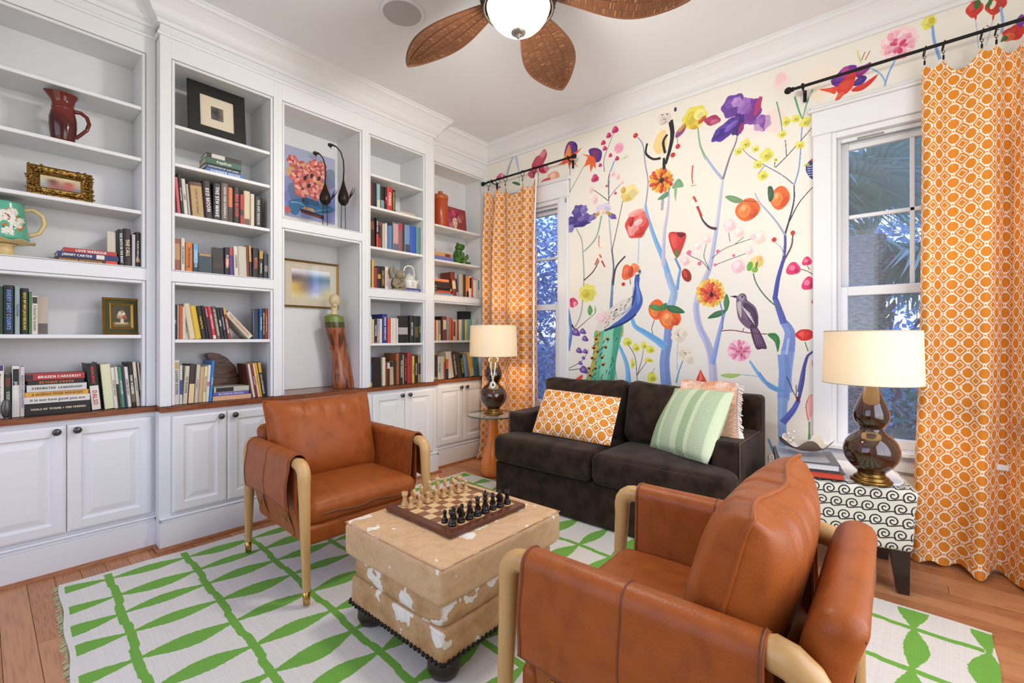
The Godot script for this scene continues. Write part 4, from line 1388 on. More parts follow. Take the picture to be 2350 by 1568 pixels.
func tables_and_lamps() -> void:
	mat("brown_glaze", hexc("3f2212"), 0.08)
	M.brown_glaze.albedo_texture = noise_tex(0.004, 2, [[0.3, Color(0.8, 0.75, 0.7)], [0.7, Color(1, 1, 1)]], 256, 0.0, 61)
	triplanar(M.brown_glaze, Vector3(1.5, 1.5, 1.5))
	M.brown_glaze.clearcoat_enabled = true
	M.brown_glaze.clearcoat = 1.0
	M.brown_glaze.clearcoat_roughness = 0.03
	var sc := mat("shade_cloth", hexc("f3ead2"), 0.9)
	sc.backlight_enabled = true
	sc.backlight = Color(0.62, 0.58, 0.48)
	mat("shade_trim", hexc("b9ac8c"), 0.8)
	var bg := mat("bulb_glow", Color(1, 0.93, 0.8), 0.5)
	bg.emission_enabled = true
	bg.emission = Color(1.0, 0.86, 0.66)
	bg.emission_energy_multiplier = 6.0
	# glass-topped table with an orange bottle-shaped base
	var og := mat("orange_glaze", hexc("e07b2c"), 0.12)
	og.clearcoat_enabled = true
	og.clearcoat = 0.8
	og.clearcoat_roughness = 0.04
	var c := Vector3(-2.62, 0, -2.80)
	var o := thing("glass_side_table", "round glass side table on an orange bottle-shaped ceramic base", "side table", c)
	part("ceramic_base", Shape.new().lathe([[0.085, 0.0], [0.1, 0.01], [0.109, 0.04], [0.11, 0.07], [0.104, 0.11], [0.092, 0.155], [0.077, 0.2], [0.063, 0.25], [0.051, 0.3], [0.043, 0.35], [0.038, 0.4], [0.037, 0.45], [0.042, 0.49], [0.048, 0.502], [0.0, 0.503]].map(func(a): return Vector2(a[0], a[1])), 36), M.orange_glaze, o)
	part("glass_top", Shape.new().lathe([Vector2(0.0, 0.503), Vector2(0.219, 0.503), null, Vector2(0.219, 0.513), Vector2(0, 0.513)], 56), M.table_glass, o)
	part("glass_rim", Shape.new().lathe([Vector2(0.2192, 0.503), Vector2(0.2215, 0.5055), Vector2(0.2215, 0.5105), Vector2(0.2192, 0.513)], 56), M.glass_edge, o)
	gourd_lamp("brown gourd lamp with bead necklace on the glass table", c + Vector3(0.0, 0.5135, 0.0), 1.0, 0.17)
	# bead necklace with a pendant hung on the lamp
	mat("bead_white", hexc("e9e4da"), 0.35)
	var nk := thing("bead_necklace", "white bead necklace with pale pendant hanging on the left lamp", "necklace", c + Vector3(0, 0.5135, 0))
	var bead := Shape.new().ball(Vector3.ZERO, Vector3(0.0068, 0.0068, 0.0068), 10).mesh()
	var face := Vector2(0.64, 0.77).normalized()
	var sd := Vector2(-face.y, face.x)
	for i in 33:
		var t := lerpf(-1.0, 1.0, i / 32.0)
		var y := lerpf(0.285, 0.468, pow(absf(t), 0.85))
		var r := 0.03 if y > 0.45 else lerpf(0.08, 0.03, clampf((y - 0.31) / 0.14, 0, 1))
		var ang := t * 0.55 if absf(t) < 0.75 else signf(t) * lerpf(0.41, 2.3, (absf(t) - 0.75) / 0.25)
		var d := face * cos(ang) + sd * sin(ang)
		var b := put("bead", bead, M.bead_white, nk, Vector3(d.x * (r + 0.008), y, d.y * (r + 0.008)))
	var pn := Shape.new()
	pn.x = Transform3D(Basis(Vector3(face.y, 0, -face.x), Vector3(0, 1, 0), Vector3(face.x, 0, face.y)), Vector3(face.x * 0.083, 0.248, face.y * 0.083))
	pn.grid(func(u, v):
		var a: float = u * TAU
		var w: float = v * TAU
		var rr: float = 0.017 + 0.009 * cos(w)
		return Vector3(cos(a) * rr, sin(a) * rr * 1.25, sin(w) * 0.006), 20, 8)
	pn.tube([Vector3(0, 0.022, 0), Vector3(0.002, 0.034, 0.0), Vector3(0, 0.046, -0.004)], [0.012, 0.016, 0.008], 8, true, 0.5)
	part("pendant", pn, M.bead_white, nk)
	# upholstered table by the right window
	# running scrolls: rows of spirals, each springing from a wave below it
	var im := canvas(256, 256, hexc("e2ddcb"))
	var ink := hexc("2d2a26")
	for row in 2:
		for k in range(-1, 3):
			var cx := k * 128.0 + 64.0 * row + 40.0
			var cy := row * 128.0 + 58.0
			var p := PackedVector2Array()
			for i in 21:
				var a := -0.5 - i * 0.5
				var r := 8.0 + i * 2.45
				p.append(Vector2(cx + cos(a) * r, cy + sin(a) * r))
			p.append(Vector2(cx + 66, cy + 30))
			p.append(Vector2(cx + 88, cy + 52))
			for w in [Vector2.ZERO, Vector2(0, -256), Vector2(0, 256)]:
				var q := PackedVector2Array()
				for v in p: q.append(v + w)
				stroke(im, q, 12, 12, ink)
	var scm := mat("scroll_cloth", Color.WHITE, 0.9)
	scm.albedo_texture = ImageTexture.create_from_image(im)
	triplanar(scm, Vector3(8.5, 8.5, 8.5))
	mat("table_white", hexc("efefed"), 0.35)
	var tb := thing("upholstered_table", "side table upholstered in black scrolls on cream, dark wood legs", "side table", Vector3(-0.289, 0, -2.845), 0.22)
	part("upholstery", Shape.new().soft(Vector3(0, 0.335, 0), Vector3(0.55, 0.285, 0.45), 0.022, 8, func(p):
		var q: Vector3 = p
		var f: float = 1.0 + 0.045 * smoothstep(0.02, 0.12, p.y) - 0.02 * smoothstep(-0.02, -0.14, p.y)
		q.x *= f
		q.z *= f
		return q), M.scroll_cloth, tb)
	part("table_top", Shape.new().soft(Vector3(0.0, 0.4795, -0.005), Vector3(0.53, 0.006, 0.41), 0.0029, 8, func(p): return Vector3(p.x * (1.0 - 0.14 * pow(absf(p.z) / 0.205, 4.0)), p.y, p.z * (1.0 - 0.14 * pow(absf(p.x) / 0.265, 4.0)))), M.table_white, tb)
	for sx in [-1.0, 1.0]:
		for sz in [-1.0, 1.0]:
			var s := Shape.new()
			s.flat()
			var top := [Vector3(-0.034, 0.195, -0.034), Vector3(0.034, 0.195, -0.034), Vector3(0.034, 0.195, 0.034), Vector3(-0.034, 0.195, 0.034)]
			var bot := [Vector3(-0.02, 0, -0.02), Vector3(0.02, 0, -0.02), Vector3(0.02, 0, 0.02), Vector3(-0.02, 0, 0.02)]
			for k in 4:
				var k2 := (k + 1) % 4
				s.quad(bot[k] + Vector3(sx, 0, sz) * 0.012, top[k], top[k2], bot[k2] + Vector3(sx, 0, sz) * 0.012)
			part("leg", s, M.dark_wood, tb, Vector3(sx * 0.225, 0, sz * 0.175))
	gourd_lamp("brown gourd lamp on the scroll-patterned table by the right window", Vector3(-0.128, 0.4832, -2.70), 0.945, 0.13)
	# books under the shell dish
	flat_book("black_art_book", "large black art book with red edge, bottom of side-table stack", Vector3(-0.385, 0.483, -2.735), 0.22, Vector3(0.275, 0.034, 0.31), "1d1c1e", "c8452c")
	flat_book("grey_art_book", "large grey hardback with white pages, middle of side-table stack", Vector3(-0.40, 0.5172, -2.745), 0.23, Vector3(0.265, 0.032, 0.30), "47494d", "dcdad4")
	flat_book("magazine", "pale photo magazine on top of the side-table stack", Vector3(-0.415, 0.5494, -2.742), 0.26, Vector3(0.21, 0.008, 0.28), "8d929b", "e4e2dd")
	var dish := thing("shell_dish", "wavy silvery clamshell dish on the stacked art books", "dish", Vector3(-0.40, 0.5578, -2.765), 0.4)
	mat("shell_inside", hexc("c9c6bf"), 0.25, 0.25)
	mat("shell_outside", hexc("7c6a55"), 0.35)
	var sf := func(u, v, off):
		var a: float = lerpf(-2.7, 2.7, u)
		var r: float = v * (0.10 + 0.012 * cos(a * 5.0))
		var y: float = 0.014 + 0.045 * pow(v, 2.0) + 0.022 * cos(a * 5.0) * v * v + off
		return Vector3(sin(a) * r * 1.15, maxf(y, 0.003 + off * 0.2), cos(a) * r * 0.85 + 0.01)
	part("bowl_inside", Shape.new().grid(func(u, v): return sf.call(u, v, 0.004), 48, 10), M.shell_inside, dish)
	part("bowl_outside", Shape.new().grid(func(u, v): return sf.call(u, v, 0.0), 48, 10, true), M.shell_outside, dish)
	var kn := Shape.new()
	for k in 5:
		kn.ball(Vector3(-0.06 + 0.018 * sin(k * 2.0), 0.05 + 0.012 * k, -0.045 + 0.01 * cos(k * 1.7)), Vector3(0.014, 0.012, 0.012) * (1.0 - 0.09 * k), 8)
	part("coral_knob", kn, M.shell_inside, dish)

func flat_book(called: String, label: String, at: Vector3, turn: float, s: Vector3, cover: String, page: String) -> void:
	var o := thing(called, label, "book", at, turn, "art books on the upholstered table")
	var cm := mat("cover_" + called, hexc(cover), 0.35)
	var pm := mat("pages_" + called, hexc(page), 0.8)
	var t := minf(0.003, s.y * 0.2)
	part("cover", Shape.new().box(Vector3(0, t * 0.5, 0), Vector3(s.x, t, s.z), 0.0008).box(Vector3(0, s.y - t * 0.5, 0), Vector3(s.x, t, s.z), 0.0008).box(Vector3(-s.x * 0.5 + t * 0.5, s.y * 0.5, 0), Vector3(t, s.y, s.z), 0.0008), cm, o)
	part("pages", Shape.new().box(Vector3(-0.001, s.y * 0.5, 0), Vector3(s.x - 0.012, s.y - 2 * t, s.z - 0.012), 0.001), pm, o)

# ---------- curtains on iron rods
func curtain(label: String, x0: float, x1: float, rings: Array, sag: float, ph: float, reach: float) -> void:
	var o := thing("lattice_curtain", label, "curtain", Vector3.ZERO, 0.0, "orange lattice curtains")
	var n := 180
	var folds := 0.075
	var zat := func(x, v):
		# folds get deeper and looser towards the floor; irregular spacing
		var t: float = (x - x0) / folds + 0.35 * sin((x - x0) * 9.0 + ph) + ph
		var a: float = lerpf(0.026, 0.062, smoothstep(0.0, 0.25, v)) * (0.8 + 0.4 * sin(t * 0.9 + ph))
		return a * sin(t * TAU * 0.5 * 1.0) + 0.008 * sin(t * 5.1 + v * 3.0)
	var us := [0.0]
	for i in n:
		var a: float = lerpf(x0, x1, float(i) / n)
		var b: float = lerpf(x0, x1, float(i + 1) / n)
		us.append(us[-1] + Vector2(b - a, zat.call(b, 0.6) - zat.call(a, 0.6)).length() * 1.12)
	var s := Shape.new()
	s.smooth()
	var rows := 46
	var top := func(x):
		var l := x0
		var r := x1
		for q in rings:
			if q <= x: l = maxf(l, q)
			if q >= x: r = minf(r, q)
		var w: float = maxf(r - l, 0.0001)
		var t: float = clampf((x - l) / w, 0, 1)
		return 2.556 - sag * pow(sin(t * PI), 0.8) * clampf(w / 0.2, 0.25, 1.0)
	var P := []
	for j in rows + 1:
		for i in n + 1:
			var v := float(j) / rows
			var x := lerpf(x0, x1, float(i) / n)
			var yt: float = top.call(x)
			var y := lerpf(yt, 0.006, v)
			var flare := 1.0 + 0.06 * smoothstep(0.55, 1.0, v)
			var pud := smoothstep(0.965, 1.0, v)
			P.append([Vector3((x0 + x1) * 0.5 + (x - (x0 + x1) * 0.5) * flare + reach * v * v, y + pud * 0.012 * (1.0 + sin(x * 60.0)), -3.18 + zat.call(x, v) + 0.02 * smoothstep(0.7, 1.0, v) + pud * 0.025 * (1.0 + sin(x * 43.0 + ph))), Vector2(us[i] / 0.0735, (2.556 - y) / 0.0735)])
	for j in rows:
		for i in n:
			var a: int = j * (n + 1) + i
			for k in [a, a + 1, a + n + 2, a, a + n + 2, a + n + 1]:
				s.v(P[k][0], P[k][1])
	part("cloth", s, M.lattice_curtain, o)
	mat("curtain_lining", hexc("efece8"), 0.9)
	var e := Shape.new()
	var col := 0 if reach > 0.0 else n
	e.grid(func(u, v):
		var k: int = roundi(v * rows) * (n + 1) + col
		return P[k][0] + Vector3((0.012 if col else -0.012) * u, 0, -0.004 * u), 1, rows)
	part("lining_edge", e, M.curtain_lining, o)

func rod(label: String, x0: float, x1: float, rings: Array, brackets: Array, capped: Array) -> void:
	var y := 2.638
	var z := -3.18
	var o := thing("curtain_rod", label, "curtain rod", Vector3(0, y, z), 0.0, "black iron curtain rods")
	part("rod", Shape.new().tube([Vector3(x0, 0, 0), Vector3(x1, 0, 0)], 0.0085, 12), M.black_iron, o)
	for q in capped:
		var f := Shape.new()
		var d: float = -1.0 if q == x0 else 1.0
		f.ball(Vector3(q + d * 0.03, 0, 0), Vector3(0.022, 0.02, 0.02), 12)
		f.ball(Vector3(q + d * 0.006, 0, 0), Vector3(0.008, 0.014, 0.014), 10)
		part("finial", f, M.black_iron, o)
	for q in brackets:
		part("bracket", Shape.new().box(Vector3(q, -0.03, -0.075), Vector3(0.018, 0.07, 0.006), 0.001).tube([Vector3(q, -0.015, -0.075), Vector3(q, -0.015, -0.01), Vector3(q, -0.01, 0.0), Vector3(q, 0.013, 0.012)], 0.005, 6).box(Vector3(q, 0.0, 0.0), Vector3(0.016, 0.026, 0.026), 0.003), M.black_iron, o)
	for q in rings:
		var r := Shape.new()
		var c := []
		for i in 21: c.append(Vector3(q + 0.006 * sin(i * 0.3), -0.012 + 0.023 * sin(TAU * i / 20), 0.023 * cos(TAU * i / 20)))
		r.tube(c, 0.0026, 6, false)
		for k in 2:
			var l := []
			for i in 13: l.append(Vector3(q + (0.005 * cos(TAU * i / 12) if k == 0 else 0.0), -0.043 - k * 0.011 + 0.007 * sin(TAU * i / 12), 0.0 if k == 0 else 0.005 * cos(TAU * i / 12)))
			r.tube(l, 0.0014, 5, false)
		r.box(Vector3(q, -0.071, 0), Vector3(0.008, 0.022, 0.007), 0.0015)
		part("ring_clip", r, M.black_iron, o)

func curtains() -> void:
	var lr := [-3.041, -2.92, -2.825, -2.619, -2.49]
	var rr := [0.066, 0.137, 0.273, 0.322, 0.42, 0.52]
	curtain("orange lattice curtain in the corner, behind the left lamp", -3.062, -2.462, lr, 0.11, 0.4, 0.0)
	curtain("orange lattice curtain at the right edge, puddling on the floor", 0.055, 0.565, rr, 0.10, 1.7, -0.03)
	rod("black iron curtain rod over the left window, by the corner", -3.085, -2.10, lr, [-3.0, -2.13], [-3.085, -2.10])
	rod("black iron curtain rod over the right window", -0.515, 0.60, rr, [-0.47, 0.56], [-0.515, 0.60])

# ---------- ceiling fan, speaker
func fan() -> void:
	var c := Vector3(-1.352, 0, -1.612)
	var o := thing("ceiling_fan", "ceiling fan with brown woven leaf blades and lit glass bowl", "ceiling fan", c)
	part("canopy", Shape.new().lathe([Vector2(0, 3.0), Vector2(0.075, 3.0), Vector2(0.07, 2.96), Vector2(0.03, 2.93), Vector2(0, 2.93)], 28), M.bronze, o)
	part("downrod", Shape.new().tube([Vector3(0, 2.94, 0), Vector3(0, 2.86, 0)], 0.014, 12), M.bronze, o)
	part("motor_housing", Shape.new().lathe([Vector2(0, 2.88), Vector2(0.08, 2.875), Vector2(0.14, 2.85), Vector2(0.15, 2.8), Vector2(0.13, 2.76), Vector2(0.11, 2.742), Vector2(0, 2.742)], 36), M.bronze, o)
	# pierced rim: two hoops joined by little scrolls
	var rim := Shape.new()
	for q in [[0.168, 2.715], [0.172, 2.703], [0.160, 2.657]]:
		var h := []
		for i in 49: h.append(Vector3(cos(TAU * i / 48) * q[0], q[1], sin(TAU * i / 48) * q[0]))
		rim.tube(h, 0.0055, 8, false)
	for i in 26:
		var a := TAU * i / 26
		var sc := []
		for k in 9:
			var t := k / 8.0
			var aa := a + 0.05 * sin(t * TAU)
			var r := lerpf(0.172, 0.161, t)
			sc.append(Vector3(cos(aa) * r, lerpf(2.701, 2.66, t), sin(aa) * r))
		rim.tube(sc, 0.0035, 5, false)
		rim.ball(Vector3(cos(a + 0.12) * 0.168, 2.68, sin(a + 0.12) * 0.168), Vector3(0.006, 0.006, 0.006), 6)
	part("pierced_rim", rim, M.bronze, o)
	part("rim_band", Shape.new().lathe([Vector2(0.11, 2.742), Vector2(0.158, 2.713), Vector2(0.154, 2.67), Vector2(0.146, 2.66)], 40), M.bronze, o)
	var gb := mat("lamp_bowl_glass", Color(1, 0.99, 0.96), 0.3)
	gb.emission_enabled = true
	gb.emission = Color(1.0, 0.985, 0.95)
	gb.emission_energy_multiplier = 2.2
	part("lamp_bowl", Shape.new().lathe([[0.144, 2.672], [0.145, 2.662], [0.141, 2.645], [0.132, 2.624], [0.117, 2.602], [0.098, 2.582], [0.075, 2.566], [0.045, 2.555], [0.0, 2.552]].map(func(a): return Vector2(a[0], a[1])), 44), gb, o)
	omni("fan_light", Vector3(0, 2.62, 0), 1.5, Color(1.0, 0.985, 0.96), 0.13, o)
	part("finial", Shape.new().lathe([[0.0, 2.556], [0.034, 2.554], [0.033, 2.546], [0.02, 2.538], [0.008, 2.534], [0.01, 2.528], [0.006, 2.522], [0.0, 2.52]].map(func(a): return Vector2(a[0], a[1])), 24), M.silver_metal, o)
	part("pull_chain", Shape.new().tube([Vector3(0, 2.522, 0), Vector3(0.001, 2.43, 0)], 0.0012, 5), M.silver_metal, o)
	# woven blades
	var im := canvas(256, 1024, hexc("7a4a2a"))
	var rng := RandomNumberGenerator.new()
	rng.seed = 31
	for y in range(0, 1024, 4):
		for xk in 8:
			var tone := hexc("8a5631").lerp(hexc("4c2b18"), rng.randf() * 0.75)
			if rng.randf() < 0.06: tone = hexc("b98a5c")
			im.fill_rect(Rect2i(xk * 32, y + (2 if xk % 2 else 0), 32, 3), tone)
			im.fill_rect(Rect2i(xk * 32, y + (1 if xk % 2 else 3), 32, 1), hexc("2e1a10"))
	for xk in 9: im.fill_rect(Rect2i(xk * 32 - 2, 0, 3, 1024), hexc("55321d"))
	var wm := mat("wicker", Color.WHITE, 0.5)
	wm.albedo_texture = ImageTexture.create_from_image(im)
	var hm := im.duplicate()
	hm.bump_map_to_normal_map(3.0)
	bumpy(wm, ImageTexture.create_from_image(hm), 0.8)
	wm.texture_repeat = true
	mat("wicker_rib", hexc("6a3f24"), 0.5)
	for k in 5:
		var b := Node3D.new()
		b.name = "blade"
		o.add_child(b, true)
		b.position = Vector3(0, 2.735, 0)
		b.rotation.y = deg_to_rad(110.0 - 72.0 * (k - 1))
		var out := func(v): return 0.128 * pow(sin(clampf(0.07 + v * 0.93, 0, 1) * PI), 0.72) * (0.82 + 0.36 * smoothstep(0.1, 0.75, v))
		var pos := func(u, v):
			var w: float = out.call(v) if v < 0.999 else 0.004
			var x: float = lerpf(0.15, 0.79, v)
			var yy: float = -0.05 * v * v + 0.012
			var s: float = (u * 2.0 - 1.0)
			return Vector3(x, yy + s * w * 0.20 - 0.012 * s * s, s * w)
		part("woven_leaf", Shape.new().grid(func(u, v): return pos.call(u, v), 10, 30).grid(func(u, v): return pos.call(u, v) + Vector3(0, 0.006, 0), 10, 30, true), wm, b)
		var edge := []
		for i in 31: edge.append(pos.call(0.0, i / 30.0) + Vector3(0, 0.003, 0))
		for i in 31: edge.append(pos.call(1.0, 1.0 - i / 30.0) + Vector3(0, 0.003, 0))
		part("rim_rib", Shape.new().tube(edge, 0.006, 6), M.wicker_rib, b)
		for r in [0.26, 0.5, 0.74]:
			var mid := []
			for i in 25: mid.append(pos.call(r, 0.02 + i / 25.0 * 0.93) - Vector3(0, 0.0015, 0))
			part("rib", Shape.new().tube(mid, 0.003, 5), M.wicker_rib, b)
		part("blade_arm", Shape.new().tube([Vector3(0.09, 0.02, 0), Vector3(0.15, 0.022, 0), Vector3(0.22, 0.025, 0)], [0.016, 0.02, 0.012], 8, true, 0.5), M.bronze, b)
	var sp := thing("ceiling_speaker", "round grey speaker grille set in the ceiling", "speaker", Vector3(-2.18, 2.999, -1.57))
	mat("grille_grey", hexc("b9b9ba"), 0.8)
	bumpy(M.grille_grey, noise_tex(0.2, 1, [], 256, 4.0, 71), 0.5)
	triplanar(M.grille_grey, Vector3(12, 12, 12))
	part("ring", Shape.new().lathe([Vector2(0.125, 0.0), Vector2(0.123, -0.006), Vector2(0.108, -0.008), Vector2(0.106, -0.003)], 44), M.ceiling_paint, sp)
	part("grille", Shape.new().lathe([Vector2(0.107, -0.004), Vector2(0.0, -0.0045)], 44), M.grille_grey, sp)

